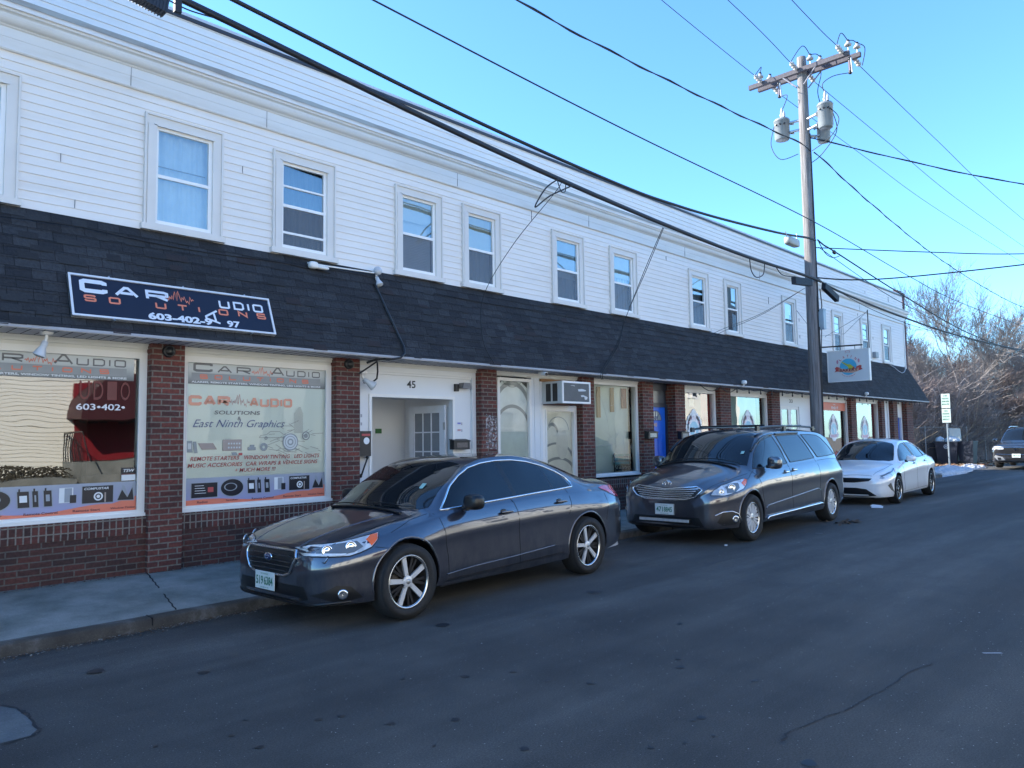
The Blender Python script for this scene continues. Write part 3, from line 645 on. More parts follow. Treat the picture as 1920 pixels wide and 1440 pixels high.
def ob(a, b, c, d, k, sh=0): m.mat(k); m.add([(a+sh,yy,c),(b+sh,yy,c),(b,yy,d),(a,yy,d)], [(0,1,2,3)], False)
ob(3.72,3.79,1.49,1.63,0,.01); m.mat(3); m.quad((3.74,yy-.001,1.53),(3.78,yy-.001,1.53),(3.78,yy-.001,1.6),(3.74,yy-.001,1.6)); ob(3.8,3.84,1.48,1.62,0,.02); ob(3.86,4.05,1.52,1.6,1,.05)
ob(4.17,4.42,1.5,1.64,1); 
for i in range(5):
    for j in range(2): m.mat(3); m.quad((4.24+.035*i,yy-.001,1.53+.05*j),(4.26+.035*i,yy-.001,1.53+.05*j),(4.26+.035*i,yy-.001,1.55+.05*j),(4.24+.035*i,yy-.001,1.55+.05*j))
ob(4.5,4.61,1.5,1.54,0); ob(4.53,4.59,1.54,1.57,0); m.mat(0); disc(m, (4.72,yy,1.54), X_, Z_, .055, 10, .02); ob(4.28,4.35,1.44,1.48,0,.02); ob(4.38,4.43,1.44,1.47,2)
for i in range(26):   # radiator grille drawing
    zz = 1.72+.0135*i; ww = .1 if i < 20 else .1-.012*(i-19); m.mat(0); m.quad((5.24-ww*.9,yy,zz),(5.24+ww*.45,yy,zz+.004),(5.24+ww*.45,yy,zz+.009),(5.24-ww*.9,yy,zz+.005))
m.mat(0); disc(m, (5.10,yy-.001,1.60), X_, Z_, .115, 28, .1); disc(m, (5.10,yy-.001,1.60), X_, Z_, .08, 28, .07); disc(m, (5.10,yy-.001,1.60), X_, Z_, .045, 24, .025)
m.mat(3); disc(m, (5.10,yy-.0005,1.60), X_, Z_, .1, 28); m.mat(0); disc(m, (5.33,yy-.001,1.68), X_, Z_, .06, 20, .045); disc(m, (5.33,yy-.001,1.68), X_, Z_, .03, 20)
st = random.Random(4)
for i in range(46):
    a = 4.75+st.random()*.85; c = 1.44+st.random()*.42; l = st.uniform(.04,.2); t = st.uniform(-.6,.6); U = Vector((math.cos(t),0,math.sin(t)))*l; m.mat(0); p_ = Vector((a,yy,c)); q_ = Vector((-math.sin(t),0,math.cos(t)))*.003
    if a+U.x < 5.6: m.quad(p_-q_, p_+U-q_, p_+U+q_, p_+q_)
vs, fs = stroke([(0,.03),(.02,.05),(.1,.06),(.15,.1),(.28,.1),(.34,.06),(.42,.05),(.43,.02),(0,.02),(0,.03)], .006); m.add([(4.66+a,yy,1.64+b) for a, b in vs], fs, False)
disc(m, (4.75,yy,1.655), X_, Z_, .022, 14, .012); disc(m, (5.01,yy,1.655), X_, Z_, .022, 14, .012)
m.build('vinyl_drawings', [C('vinyl_drawing', (.27,.29,.29), .5), VT, VR, C('vinyl_light', (.55,.57,.56), .5)], WBn)
shopwin(-1.25, .62, backing=PALE); shopwin(-3.8, -1.7); shopwin(-6.9, -4.2)

# ---- entrance 45
WP = C('white_panel', (.7,.71,.72), .45, var=.04, scale=2)
header(6.09, 8.46, 2.70)
m = MB(); y0, y1 = 9.13, 9.2
m.box(6.09, 6.40, y0, y1, .14, 2.68); m.box(7.98, 8.40, y0, y1, .14, 2.68); m.box(6.40, 7.98, y0, y1, 2.25, 2.68)
m.box(6.09, 8.46, 9.08, y0, 2.62, 2.70); m.box(8.38, 8.46, 9.08, y0, .14, 2.62); m.box(6.09, 8.38, 9.1, y0, 2.585, 2.62)
m.build('entrance_wall', WP, B)
m = MB(); frame(m, 6.36, 8.02, .14, 2.29, .045, 9.105, 9.13, .001); m.build('entrance_casing', TRIM, B)
m = MB(); m.box(6.38, 6.40, 9.2, 10.4, .14, 2.3); m.box(8.0, 8.02, 9.2, 10.4, .14, 2.3); m.box(6.40, 8.0, 10.4, 10.42, .14, 2.3); m.box(6.40, 8.0, 9.2, 10.4, 2.3, 2.32); m.build('alcove_wall', WP, B)
m = MB(); m.box(6.41, 6.52, 9.9, 10.38, .15, 2.2); m.box(6.52, 6.62, 10.3, 10.38, .15, 2.2); m.box(6.68, 7.02, 10.36, 10.385, .15, 2.24); m.box(6.64, 6.68, 10.34, 10.39, .15, 2.28); m.build('alcove_door', TRIM, B)
m = MB(); txt(m, '45', (7.06,9.125,2.40), X_, Z_, .17, .115, .02); m.build('house_number', BLACK, B)
m = MB(); m.box(6.88, 7.02, 10.35, 10.356, 1.75, 1.8); m.box(6.86, 7.03, 10.30, 10.356, 1.36, 1.5); m.mat(1); m.box(7.38, 7.5, 10.385, 10.398, 1.72, 1.8); m.mat(2); m.box(6.86, 7.02, 10.352, 10.357, 2.08, 2.12); m.mat(3); m.box(6.86, 7.02, 10.352, 10.357, 1.98, 2.03)
m.build('mail_slot', [BLACK, C('green_sticker', (.02,.12,.03), .5), VG2, C('blue_sticker', (.12,.14,.3), .5)], B)
dr = MB(); ang = R(84); U = Vector((-math.cos(ang), math.sin(ang), 0)); Vd = Vector((math.sin(ang), math.cos(ang), 0)); O = Vector((7.93, 9.24, .16))
def dbox(m, a, b, c, d, t0, t1): m.obox(O+U*((a+b)/2)+Z_*((c+d)/2)+Vd*((t0+t1)/2), U, Z_, Vd, b-a, d-c, t1-t0)
dbox(dr, 0, .12, 0, 2.0, -.02, .02); dbox(dr, .70, .82, 0, 2.0, -.02, .02); dbox(dr, .12, .70, 1.88, 2.0, -.02, .02); dbox(dr, .12, .70, 0, .3, -.02, .02)
for k in (1,2): dbox(dr, .12+.58*k/3-.01, .12+.58*k/3+.01, .3, 1.88, -.015, .015)
for k in range(1,5): dbox(dr, .12, .70, .3+1.58*k/5-.01, .3+1.58*k/5+.01, -.014, .014)
D = dr.build('door', C('door_white', (.66,.68,.71), .4), B); D['label'] = 'white glazed door standing open'
m = MB(); dbox(m, .12, .70, .3, 1.88, -.003, .003); m.build('pane', C('door_glass_grey', (.2,.22,.24), .15), D)
m = MB(); dbox(m, .02, .05, .3, .42, -.03, -.02); dbox(m, -.01, .03, 1.6, 1.72, -.03, -.02); m.build('hinge', STEEL, D)

# ---- bay with arched vinyl window, post, glazed door and the air conditioner
header(8.83, 11.11, 2.69)
m = MB(); m.box(9.83, 10.12, 9.09, 9.2, .14, 2.69); m.box(10.12, 11.11, 9.12, 9.2, 2.2, 2.69); m.box(8.83, 8.98, 9.1, 9.2, .14, 2.69); m.box(8.98, 9.83, 9.1, 9.2, .14, .75)
m.box(9.90, 9.915, 9.08, 9.09, .14, 2.69); m.box(10.05, 10.065, 9.08, 9.09, .14, 2.69); m.build('panel_wall', WP, B)
ARCH = C('arch_vinyl_reflect', (.74,.76,.74), .5); ARCB = C('arch_cream_reflect', (.8,.78,.7), .5)  # vinyl tones lightened to stand in for the sunlit reflection in the glass
m = MB(); frame(m, 8.98, 9.83, .75, 2.66, .055, 9.085, 9.15); w3 = m.build('shop_window', TRIM, B); w3['label'] = 'narrow shop window with grey swirling arch pattern'
m = MB(); m.quad((9.03,9.14,.8),(9.78,9.14,.8),(9.78,9.14,2.62),(9.03,9.14,2.62)); m.build('pane', SHOPD, w3)
m = MB(); m.box(9.0, 9.8, 9.152, 9.16, .8, 2.63); m.mat(1)
disc(m, (9.4,9.15,2.0), X_, Z_, .5, 30, .43, .62, 20, 160); disc(m, (9.4,9.15,1.75), X_, Z_, .46, 30, .40, .45, 15, 165); disc(m, (9.4,9.15,2.9), X_, Z_, .36, 30, .345, .4, 200, 340)
m.mat(2); m.box(9.0, 9.8, 9.146, 9.151, .8, 1.72); m.mat(3); m.add([(9.03,9.148,2.62),(9.16,9.148,2.62),(9.03,9.148,2.5)], [(0,1,2)]); m.add([(9.78,9.148,2.62),(9.6,9.148,2.62),(9.78,9.148,2.5)], [(0,1,2)])
m.build('vinyl_pattern', [ARCH, C('arch_grey', (.33,.34,.33), .5), C('frost_green_reflect', (.56,.63,.62), .5), C('arch_dark', (.06,.06,.06), .5)], w3)  # frosted part lightened too, with the reflected sunlight in its colour
m = MB(); frame(m, 10.12, 11.11, .15, 2.2, .11, 9.10, 9.17, .2); frame(m, 10.2, 11.03, .3, 2.13, .03, 9.08, 9.10); dw = m.build('door', TRIM, B); dw['label'] = 'white glazed door below the air conditioner'
m = MB(); m.quad((10.23,9.13,.35),(11.0,9.13,.35),(11.0,9.13,2.1),(10.23,9.13,2.1)); m.build('pane', SHOPD, dw)
m = MB(); m.box(10.2, 11.02, 9.155, 9.165, .3, 2.12); m.mat(1); disc(m, (10.55,9.15,1.2), X_, Z_, .5, 24, .44, .32, 10, 170); disc(m, (10.6,9.149,.95), X_, Z_, .5, 24, .42, .3, 10, 170); disc(m, (10.45,9.148,1.55), X_, Z_, .2, 24, .16, .34, -40, 120); m.mat(2); disc(m, (10.62,9.147,1.75), X_, Z_, .3, 24, .285, .25, 0, 180); m.mat(3); disc(m, (10.72,9.146,1.5), X_, Z_, .17, 20, 0, .3)
m.build('vinyl_pattern', [ARCB, C('arch_grey', (.3,.3,.3), .5), VS, C('arch_pale', (.74,.72,.66), .5)], dw)

# ---- frosted window with planks behind and a bench in it
w4 = shopwin(11.48, 13.12, c=.82, d=2.72, t=.07, backing=C('frost_green2_reflect', (.62,.7,.63), .4, var=.15, scale=2), by=9.3, glass=SHOPD, label='cracked greenish shop window with planks behind the glass')  # greenish backing made paler, the pane's sunlit reflection put into its colour
m = MB()
for a, l, k in ((11.58,.5,0),(11.96,.62,0),(12.42,.5,0),(12.8,.42,1),(11.62,.4,0)): m.mat(k); m.box(a, a+.1 if k == 0 else a+.16, 9.25, 9.28, 2.62-l, 2.62)
m.build('plank', [C('pine_plank', (.42,.3,.17), .7), C('brown_plank', (.22,.1,.06), .7)], w4)
m = MB(); st = random.Random(6)
for i in range(60):
    a = st.uniform(12.0, 12.95); c = st.uniform(1.0, 1.6) if i % 3 else st.uniform(.95, 2.3); l = st.uniform(.03, .22); t = st.gauss(1.3, .7); p_ = Vector((a,9.118,c)); U = Vector((math.cos(t),0,math.sin(t)))*l
    if 11.57 < a+U.x < 13.03 and c+U.z < 2.6: m.tube([p_, p_+U*.5+X_*.006, p_+U], .0016, 3)
m.tube([(11.62,9.118,2.3),(11.8,9.118,2.62),(12.0,9.118,2.2),(12.12,9.118,1.9)], .002, 3); m.tube([(11.6,9.118,1.42),(12.3,9.118,1.46)], .004, 3)
m.build('crack_lines', C('crack_pale', (.6,.63,.6), .4), w4)
m = MB()
for k in range(3): m.box(12.46, 13.04, 9.24, 9.26, 1.2-.08*k, 1.25-.08*k)
bq = root('bench', 'small teal slatted bench seen through the cracked shop window', 'bench', (12.75,9.25,.9))
m.build('backrest', C('teal_slat', (.1,.34,.31), .5), bq)
m = MB(); 
for k in (12.46, 13.0): m.tube([(k,9.235,.9),(k,9.235,1.27)], .012, 6)
for k in range(14): m.tube([(12.48+.04*k,9.23,.95+.05*math.sin(k*2.1)),(12.53+.03*k,9.23,1.02)], .008, 4)
m.box(12.5, 13.02, 9.2, 9.24, .92, .945); m.build('frame', BLACK, bq)
# ---- blue doors
BLUE = C('door_blue', (.012,.13,.62), .35, var=.05)
m = MB(); m.box(13.51, 14.38, 9.2, 9.24, 2.3, 2.762); frame(m, 13.51, 14.38, .14, 2.3, .05, 9.16, 9.24, .001); m.box(13.51, 14.38, 9.17, 9.2, 2.62, 2.762); m.build('door_casing', C('navy_casing', (.03,.035,.05), .4), B)
m = MB(); m.box(13.6, 14.28, 9.185, 9.199, 2.34, 2.6); m.build('transom', C('transom_grey', (.1,.11,.12), .2), B)
def bluedoor(a, b, top, lab, fanl=True):
    m = MB(); m.box(a, b, 9.2, 9.24, .15, top); w_ = b-a
    for k in (0, 1):
        for c, d in ((.3, 1.0), (1.12, top-.62)):
            x0 = a+.1+k*(w_/2-.03); x1 = x0+w_/2-.17; frame(m, x0, x1, c, d, .02, 9.19, 9.2); m.box(x0+.04, x1-.04, 9.193, 9.2, c+.04, d-.04)
    D = m.build('door', BLUE, B); D['label'] = lab
    cx = (a+b)/2; cz = top-.32
    if fanl:
        m = MB(); disc(m, (cx,9.196,cz), X_, Z_, .22, 24, 0, .2, 0, 180); m.build('fanlight', C('fan_glass', (.3,.33,.32), .08), D)
        m = MB(); disc(m, (cx,9.19,cz), X_, Z_, .235, 24, .215, .215, 0, 180)
        for t in (45, 90, 135): m.tube([(cx,9.192,cz),(cx+.22*math.cos(R(t)),9.192,cz+.2*math.sin(R(t)))], .006, 4)
        disc(m, (cx,9.191,cz), X_, Z_, .09, 16, .075, .09, 0, 180); m.tube([(cx-.23,9.192,cz),(cx+.23,9.192,cz)], .008, 4); m.build('fan_bars', C('fan_bar', (.05,.08,.2), .4), D)
        m = MB(); txt(m, '43', (cx-.07,9.194,cz-.14), X_, Z_, .12, .08, .01); m.build('house_number', C('brass', (.4,.3,.15), .3, metal=.7), D)
    m = MB(); m.blob((b-.06,9.17,1.1), (.03,.03,.03)); m.build('handle', BLACK, D)
bluedoor(13.56, 14.33, 2.28, 'bright blue panelled door with a half round fanlight')

# ---- bakery bays
def bakery_decal(w_, cx, cz, s, name='bakery_logo', y=9.116):
    m = MB()
    m.mat(0); disc(m, (cx,y,cz), X_, Z_, .3*s, 28, 0, .37*s); disc(m, (cx,y-.0005,cz+.36*s), X_, Z_, .12*s, 14)
    for k in range(9): disc(m, (cx+.3*s*math.cos(R(180*k/8)),y,cz+.05*s+.3*s*math.sin(R(180*k/8))), X_, Z_, .07*s, 10)
    m.mat(1); disc(m, (cx,y-.001,cz-.0*s), X_, Z_, .19*s, 24, 0, .19*s)
    m.mat(0); flat(m, [(-.12*s,.1*s),(-.05*s,.05*s),(.02*s,.04*s),(.08*s,-.02*s),(.05*s,-.14*s),(0,-.1*s),(-.02*s,0),(-.1*s,.06*s)], (cx,y-.002,cz), X_, Z_)
    m.mat(2); flat(m, [(-.36*s,-.12*s),(-.3*s,-.17*s),(.3*s,-.15*s),(.37*s,-.08*s),(.37*s,-.18*s),(.31*s,-.25*s),(-.29*s,-.27*s),(-.36*s,-.24*s)], (cx,y-.003,cz), X_, Z_)
    m.mat(3); txt(m, 'BAKERY', (cx-.25*s,y-.004,cz-.245*s), X_, Z_, .5*s, .08*s, .02)
    for k, ch in enumerate('LATIN'):
        a = R(140-25*k); U = Vector((math.sin(a),0,-math.cos(a))); V = Vector((math.cos(a),0,math.sin(a))); txt(m, ch, Vector((cx,y-.002,cz))+V*.24*s-U*.03*s, U, V, .06*s if ch != 'I' else .015*s, .08*s, .015)
    m.build(name, [C('logo_white', (.84,.84,.83), .5), C('logo_aqua', (.42,.68,.76), .5), C('logo_pink_ribbon', (.76,.66,.68), .5), C('logo_pink', (.62,.25,.33), .5)], w_)
YEL = C('pale_interior', (.6,.58,.45), .8)
w5 = shopwin(14.78, 16.38, c=.8, d=2.68, label='bakery window with a red curtain, right of the blue door')
m = MB(); n = 16; vs = []
for k in range(n+1): vs += [(15.95+.36*k/n,9.22+.02*math.sin(k*1.8),.85),(15.95+.36*k/n,9.22+.02*math.sin(k*1.8),2.62)]
m.add(vs, [(2*k,2*k+2,2*k+3,2*k+1) for k in range(n)], True); m.build('curtain', C('curtain_red', (.4,.03,.03), .8), w5)
m = MB(); m.box(14.86, 15.35, 9.3, 9.31, .85, 2.6); m.box(15.55,15.75,9.3,9.31,2.3,2.5); m.build('poster', YEL, w5)
bakery_decal(w5, 15.42, 1.75, 1.0)
w6 = shopwin(16.9, 19.13, c=.8, d=2.66, label='wide bakery window with pale covering and round logo')
m = MB(); m.box(16.98, 18.78, 9.24, 9.25, .85, 2.58); m.build('blind', C('pale_green_blind', (.5,.57,.5), .6, var=.35, scale=3), w6)
bakery_decal(w6, 18.1, 1.78, 1.0)
header(19.64, 22.15, 2.66)
m = MB(); m.box(19.64, 20.05, 9.12, 9.2, .14, 2.66); m.box(21.25, 22.15, 9.12, 9.2, .14, 2.66); m.box(20.05, 21.25, 9.12, 9.2, 2.4, 2.66); m.build('panel_wall', WP, B)
m = MB(); txt(m, '33', (20.6,9.115,2.5), X_, Z_, .22, .1, .015); m.build('house_number', BLACK, B)
m = MB(); frame(m, 20.05, 20.65, .15, 2.4, .09, 9.14, 9.19, .25); frame(m, 20.65, 21.25, .15, 2.4, .09, 9.14, 9.19, .25); d5 = m.build('door', TRIM, B); d5['label'] = 'white double door of number 33'
m = MB(); m.quad((20.14,9.16,.4),(21.16,9.16,.4),(21.16,9.16,2.31),(20.14,9.16,2.31)); m.build('pane', SHOPG, d5)
m = MB(); m.box(20.1, 20.5, 9.3, 9.31, .5, 2.3); m.mat(1); m.box(20.85, 21.0, 9.25, 9.26, 1.3, 2.0); m.mat(2); m.box(20.8,21.1,9.28,9.29,.5,2.2); m.build('poster', [YEL, C('poster_blue', (.1,.15,.4), .5), VS], d5)
w7 = shopwin(22.46, 24.81, c=.8, d=2.66, label='bakery window with an orange banner across the top')
m = MB(); m.quad((22.54,9.117,2.33),(24.73,9.117,2.33),(24.73,9.117,2.58),(22.54,9.117,2.58)); m.mat(1); txt(m, 'THE', (23.75,9.114,2.5), X_, Z_, .2, .04, .01); txt(m, 'FIND IT', (23.62,9.114,2.38), X_, Z_, .55, .08, .02); m.build('banner', [VO, VW], w7)
bakery_decal(w7, 23.75, 1.75, 1.0)
m = MB(); 
for k in range(12): m.mat(k % 3); m.blob((22.7+.17*k,9.0,.95+.04*math.sin(k*3)), (.1,.015,.09), 2, 10, 6)
m.build('fruit_mural', [C('fruit_yellow', (.6,.4,.08), .6), C('fruit_orange', (.55,.2,.05), .6), C('fruit_red', (.4,.05,.05), .6)], B)
w8 = shopwin(25.27, 27.66, c=.8, d=2.7, label='last bakery window, with a dark red curtain at its right')
m = MB(); m.box(27.1, 27.58, 9.2, 9.21, .85, 2.62); m.build('curtain', C('curtain_wine', (.2,.015,.05), .8), w8)
bakery_decal(w8, 26.45, 1.72, 1.0)
m = MB(); m.box(27.97, 28.89, 9.1, 9.2, .14, 2.762); m.box(28.1, 28.2, 9.07, 9.1, .14, 2.7); m.box(28.65, 28.75, 9.07, 9.1, .14, 2.7); m.build('panel_wall', WP, B)
m = MB(); m.box(29.35, 30.39, 9.12, 9.19, 2.32, 2.762); frame(m, 29.35, 30.39, .14, 2.32, .14, 9.12, 9.19, .001); m.build('door_casing', TRIM, B)
bluedoor(29.49, 30.25, 2.3, 'plain blue door at the far right end', False)
m = MB(); m.quad((8.55,8.946,1.45),(8.80,8.946,1.42),(8.82,8.946,1.95),(8.56,8.946,2.02)); 
GH, nt, p = NM('ghosted_paint'); tc = nd(nt, 'TexCoord'); nz = nd(nt, 'TexNoise'); setin(nz, Scale=22.0, Detail=6.0); nt.links.new(tc.outputs['Object'], nz.inputs['Vector']); r_ = ramp(nt, nz.outputs[0], [(.42,(0,)*3),(.62,(.75,)*3)]); nt.links.new(r_.outputs[0], p.inputs['Alpha']); p.inputs['Base Color'].default_value = (.42,.38,.38,1)
m.build('ghosted_paint', GH, B)
# ================================================================= things fixed to the front
# dark sign board lying on the shingle skirt
sl = Vector((0, 9.12-8.55, 4.13-2.80)).normalized(); nrm = Vector((0, -sl.z, sl.y))
SO = Vector((2.30, 8.585, 2.915)); SH = .52; SW = 2.27
S = root('shop_sign', 'dark navy car audio sign with white and orange letters on the black shingles', 'sign', SO)
m = MB(); m.obox(SO+X_*SW/2+sl*SH/2+nrm*.03, X_, sl, nrm, SW, SH, .03); m.build('sign_panel', C('sign_navy', (.006,.009,.026), .5, var=.1), S)
m = MB()
for a, b, c, d in ((0,SW,0,.022),(0,SW,SH-.022,SH),(0,.022,.022,SH-.022),(SW-.022,SW,.022,SH-.022)):
    m.obox(SO+X_*((a+b)/2)+sl*((c+d)/2)+nrm*.035, X_, sl, nrm, b-a, d-c, .05)
m.build('sign_frame', C('sign_white', (.66,.68,.72), .45), S)
m = MB(); P0 = lambda a, b: SO+X_*a+sl*b+nrm*.048
wide(m, 'C', P0(.1,.30), X_, sl, .27, .17, .05, .05); wide(m, 'AR', P0(.44,.30), X_, sl, .25, .13, .075, .032); wide(m, 'UDIO', P0(1.6,.30), X_, sl, .135, .115, .045, .024)
txt(m, '603-402-9', P0(.76,.045), X_, sl, .72, .092, .045); txt(m, '97', P0(1.66,.045), X_, sl, .16, .09, .035)
u2 = (X_*.12-sl*1.0).normalized(); v2 = nrm.cross(u2)*-1
m2 = [(0,0),(.42,1),(.58,1),(1,0)]
for stp in GLY['A']:
    vs, fs = stroke([(p[0]*.17, p[1]*.15) for p in stp], .024); m.add([P0(1.555,.25)+u2*a+v2*b+nrm*.002 for a, b in vs], fs, False)
m.build('lettering', C('sign_letter_white', (.7,.73,.78), .4, var=.03), S)
m = MB(); 
for i, ch in enumerate('SO UTIONS'):
    if ch != ' ': wide(m, ch, P0(.13+.2415*i,.19+.002*i), X_, sl, .12, .085, 0, .02)
pulse(m, P0(.96,.36), X_, sl, .34, .1, .009); m.build('orange_lettering', C('sign_orange', (.75,.22,.12), .45), S)
m = MB(); 
for x in (.4,1.2,1.95): m.cyl(P0(x,-.012)-nrm*.03, P0(x,-.012)+nrm*.01, .01, n=6); m.cyl(P0(x,SH+.01)-nrm*.03, P0(x,SH+.01)+nrm*.01, .01, n=6)
m.build('bolt', STEEL, S)
# hanging bakery sign
S = root('hanging_sign', 'pale square bakery sign with a globe logo hanging over the pavement behind the pole', 'sign', (22.4, 8.1, 3.12))
m = MB(); m.box(22.36, 22.46, 7.52, 8.66, 3.14, 4.03); m.build('sign_panel', C('sign_pale_grey', (.62,.64,.64), .5, var=.04), S)
m = MB(); 
for a, b, c, d in ((7.50,8.68,3.12,3.14),(7.50,8.68,4.03,4.05),(7.495,7.52,3.12,4.05),(8.66,8.685,3.12,4.05)): m.box(22.35, 22.47, a, b, c, d)
m.build('sign_frame', TRIM, S)
m = MB(); O = Vector((22.357, 8.09, 3.55)); U = -Y_; V = Z_
m.mat(0); disc(m, O-X_*.0, U, V, .24, 32)
m.mat(1); flat(m, [(-.17,.16),(-.1,.12),(-.02,.07),(.06,.07),(.14,.0),(.14,-.06),(.06,-.14),(.02,-.1),(-.01,0),(-.1,.07),(-.19,.14)], O-X_*.002, U, V)
m.mat(2); flat(m, [(.13,-.02),(.17,.0),(.18,-.06),(.12,-.11),(.08,-.12)], O-X_*.003, U, V)
flat(m, [(-.38,-.02),(-.33,.02),(-.22,-.02),(-.22,-.14),(-.32,-.12),(-.4,-.14),(-.36,-.09)], O-X_*.003, U, V); flat(m, [(.38,.0),(.34,.03),(.22,-.01),(.2,-.14),(.33,-.12),(.4,-.09),(.36,-.05)], O-X_*.003, U, V)
m.mat(3); flat(m, [(-.27,-.03),(-.1,-.06),(.1,-.09),(.29,-.04),(.29,-.14),(.1,-.19),(-.1,-.16),(-.27,-.13)], O-X_*.004, U, V)
m.mat(4); txt(m, 'BAKERY', O-X_*.006+U*-.25+V*-.14, U, V, .52, .085, .03)
m.mat(2)
for k, ch in enumerate('LATIN'):
    a = R(135-22.5*k); uu = U*math.sin(a)-V*math.cos(a); vv = U*math.cos(a)+V*math.sin(a); txt(m, ch, O-X_*.004+vv*.275-uu*.03, uu, vv, .055 if ch != 'I' else .012, .07, .01)
disc(m, O-X_*.004+V*.43, U, V, .07, 14, .06, .05, 0, 180); disc(m, O-X_*.004+V*.4, U, V, .07, 14, .06, .03, 0, 180)
for k in range(12):
    a = R(-130+80*k/11); uu = -U*math.sin(a)+V*math.cos(a); vv = -(U*math.cos(a)+V*math.sin(a)); txt(m, 'PASTELERIA Y'[k] if 'PASTELERIA Y'[k] != ' ' else '.', O-X_*.004-vv*.3, uu, vv, .02, .03, .01)
for sx in (-1, 1): m.mat(5); disc(m, O-X_*.004+U*(.3*sx)+V*.16, U*.5, V, .06, 12)
m.build('logo', [C('globe_blue', (.07,.42,.62), .5, var=.3, scale=3), C('map_yellow', (.45,.45,.05), .5), C('logo_red', (.5,.07,.06), .5), C('ribbon_peach', (.6,.35,.25), .5), C('letter_dark_red', (.16,.02,.03), .5), C('logo_pink2', (.55,.25,.32), .5)], S)
m = MB(); m.cyl((22.41,9.1,4.2),(22.41,7.68,4.16), .022, n=8)
for y in (7.9, 8.4): m.tube([(22.41,y,4.16),(22.41,y,4.04)], .008, 5)
m.cyl((22.41,7.5,4.05),(22.41,7.5,5.15), .014, n=6); m.build('bracket', BLACK, S)
m = MB(); m.tube([(22.41,7.5,5.12),(22.2,8.1,4.5),(21.7,8.7,4.45),(21.2,9.05,5.2)], .005, 4); m.tube([(22.41,7.5,5.1),(23.2,9.05,4.6)], .005, 4); m.build('guy_wire', WIRE, S)

def lampflood(name, label, base, aim, grp=None, white=True, s=1.0):
    o = root(name, label, 'lamp', base, grp); b = Vector(base); a = Vector(aim).normalized()
    m = MB(); m.blob(b, (.06*s,.06*s,.025*s), 3, 16, 6); m.tube([b, b-Z_*.05*s, b-Z_*.07*s+a*.03*s], .016*s, 8); m.build('mount', TRIM, o)
    m = MB(); q = b-Z_*.07*s+a*.02*s; m.lathe([(.0,0),(.028*s,0),(.032*s,.05*s),(.03*s,.06*s),(.058*s,.14*s),(.06*s,.16*s)], q, a, 20); m.build('lamp_shade', C('lamp_grey', (.55,.57,.6), .35), o)
    m = MB(); m.lathe([(.058*s,.158*s),(.04*s,.17*s),(0,.175*s)], q, a, 20); m.build('lens', C('lamp_lens', (.5,.52,.52), .1), o); return o
lampflood('flood_lamp', 'white spot lamp hanging from the soffit in front of the window nearest the camera', (2.12, 8.72, 2.755), (-.35,.1,-1))
lampflood('flood_lamp', 'pair of white flood lamps at the top left of the entrance, beside the brick pier', (6.16, 9.0, 2.58), (.75,-.4,-.6), s=1.15)
o = lampflood('flood_lamp', 'grey floodlight ball at the bend of the pipe above the shingles', (6.42, 9.02, 4.09), (.1,-.5,-1), s=.9)
m = MB(); m.blob((6.42, 8.98, 4.10), (.065,.065,.065)); m.build('junction_ball', C('lamp_grey', (.55,.57,.6), .35), o)
o = root('conduit', 'white conduit running along the wall foot then black cable pipe down the shingles', 'conduit', (5.5, 9.0, 4.0))
m = MB(); m.tube([(5.3,9.05,4.05),(5.62,9.02,4.045),(6.36,8.99,4.06)], .012, 6); m.blob((5.36,9.0,4.02), (.07,.05,.05), 3); m.blob((5.5,8.99,4.0), (.1,.04,.025), 3); m.build('white_pipe', TRIM, o)
def surfy(z): return 8.55+.57*(z-2.8)/1.33-.035
m = MB(); m.tube([(6.44,9.0,3.98)]+[(6.28+.26*((3.95-z)/1.15)+.08,surfy(z),z) for z in (3.9,3.6,3.3,3.1,2.95)]+[(6.55,8.51,2.84),(6.47,8.5,2.77),(6.35,8.55,2.745),(6.2,8.7,2.75),(6.1,8.8,2.70)], .016, 8)
m.tube([(6.2,8.7,2.73),(6.28,8.8,2.72),(6.36,8.9,2.6),(6.38,8.95,2.5),(6.3,9.0,2.42),(6.2,9.02,2.44)], .013, 8); m.tube([(6.22,8.72,2.72),(6.05,8.92,2.55)], .012, 6)
m.build('cable_pipe', C('cable_black', (.02,.022,.026), .4), o)
o = root('wall_lamp', 'grey downlight with a tapered shade right of the number 45', 'lamp', (8.08, 9.13, 2.46))
m = MB(); m.box(8.02,8.09,9.08,9.13,2.38,2.50); m.mat(1); m.prism([(-.07,0),(.07,0),(.1,-.09),(-.1,-.09)], (8.2,9.0,2.52), X_, Z_, (0,.12,0)); m.build('lamp_body', [BLACK, C('lamp_shade_grey', (.16,.16,.17), .5, var=.3, scale=30)], o)
def mailbox(name, label, x, z, w_=.34, h=.15, y=9.13, horn=True, grp=None, slot=None):
    o = root(name, label, 'mailbox', (x, y, z), grp); m = MB(); m.box(x, x+w_, y-.11, y-.001, z, z+h); m.prism([(0,0),(-.125,-.03),(-.125,-.045),(0,-.02)], (x-.008,y,z+h+.02), Y_, Z_, (w_+.016,0,0)); m.build('box', BLACK, o)
    m = MB(); m.box(x+.06, x+w_-.05, y-.114, y-.109, z+.03, z+h-.04); m.build('front_plate', slot or C('mail_plate', (.12,.1,.09), .4, var=.5, scale=30), o); return o
mailbox('mailbox', 'long black mailbox on the white wall right of the entrance opening', 7.92, 1.44)
mailbox('mailbox', 'black mailbox with a pale plate on the brick pier left of the blue door', 13.14, 1.56, .34, .15, 8.95, slot=C('mail_pale', (.5,.5,.42), .4, var=.5, scale=20))
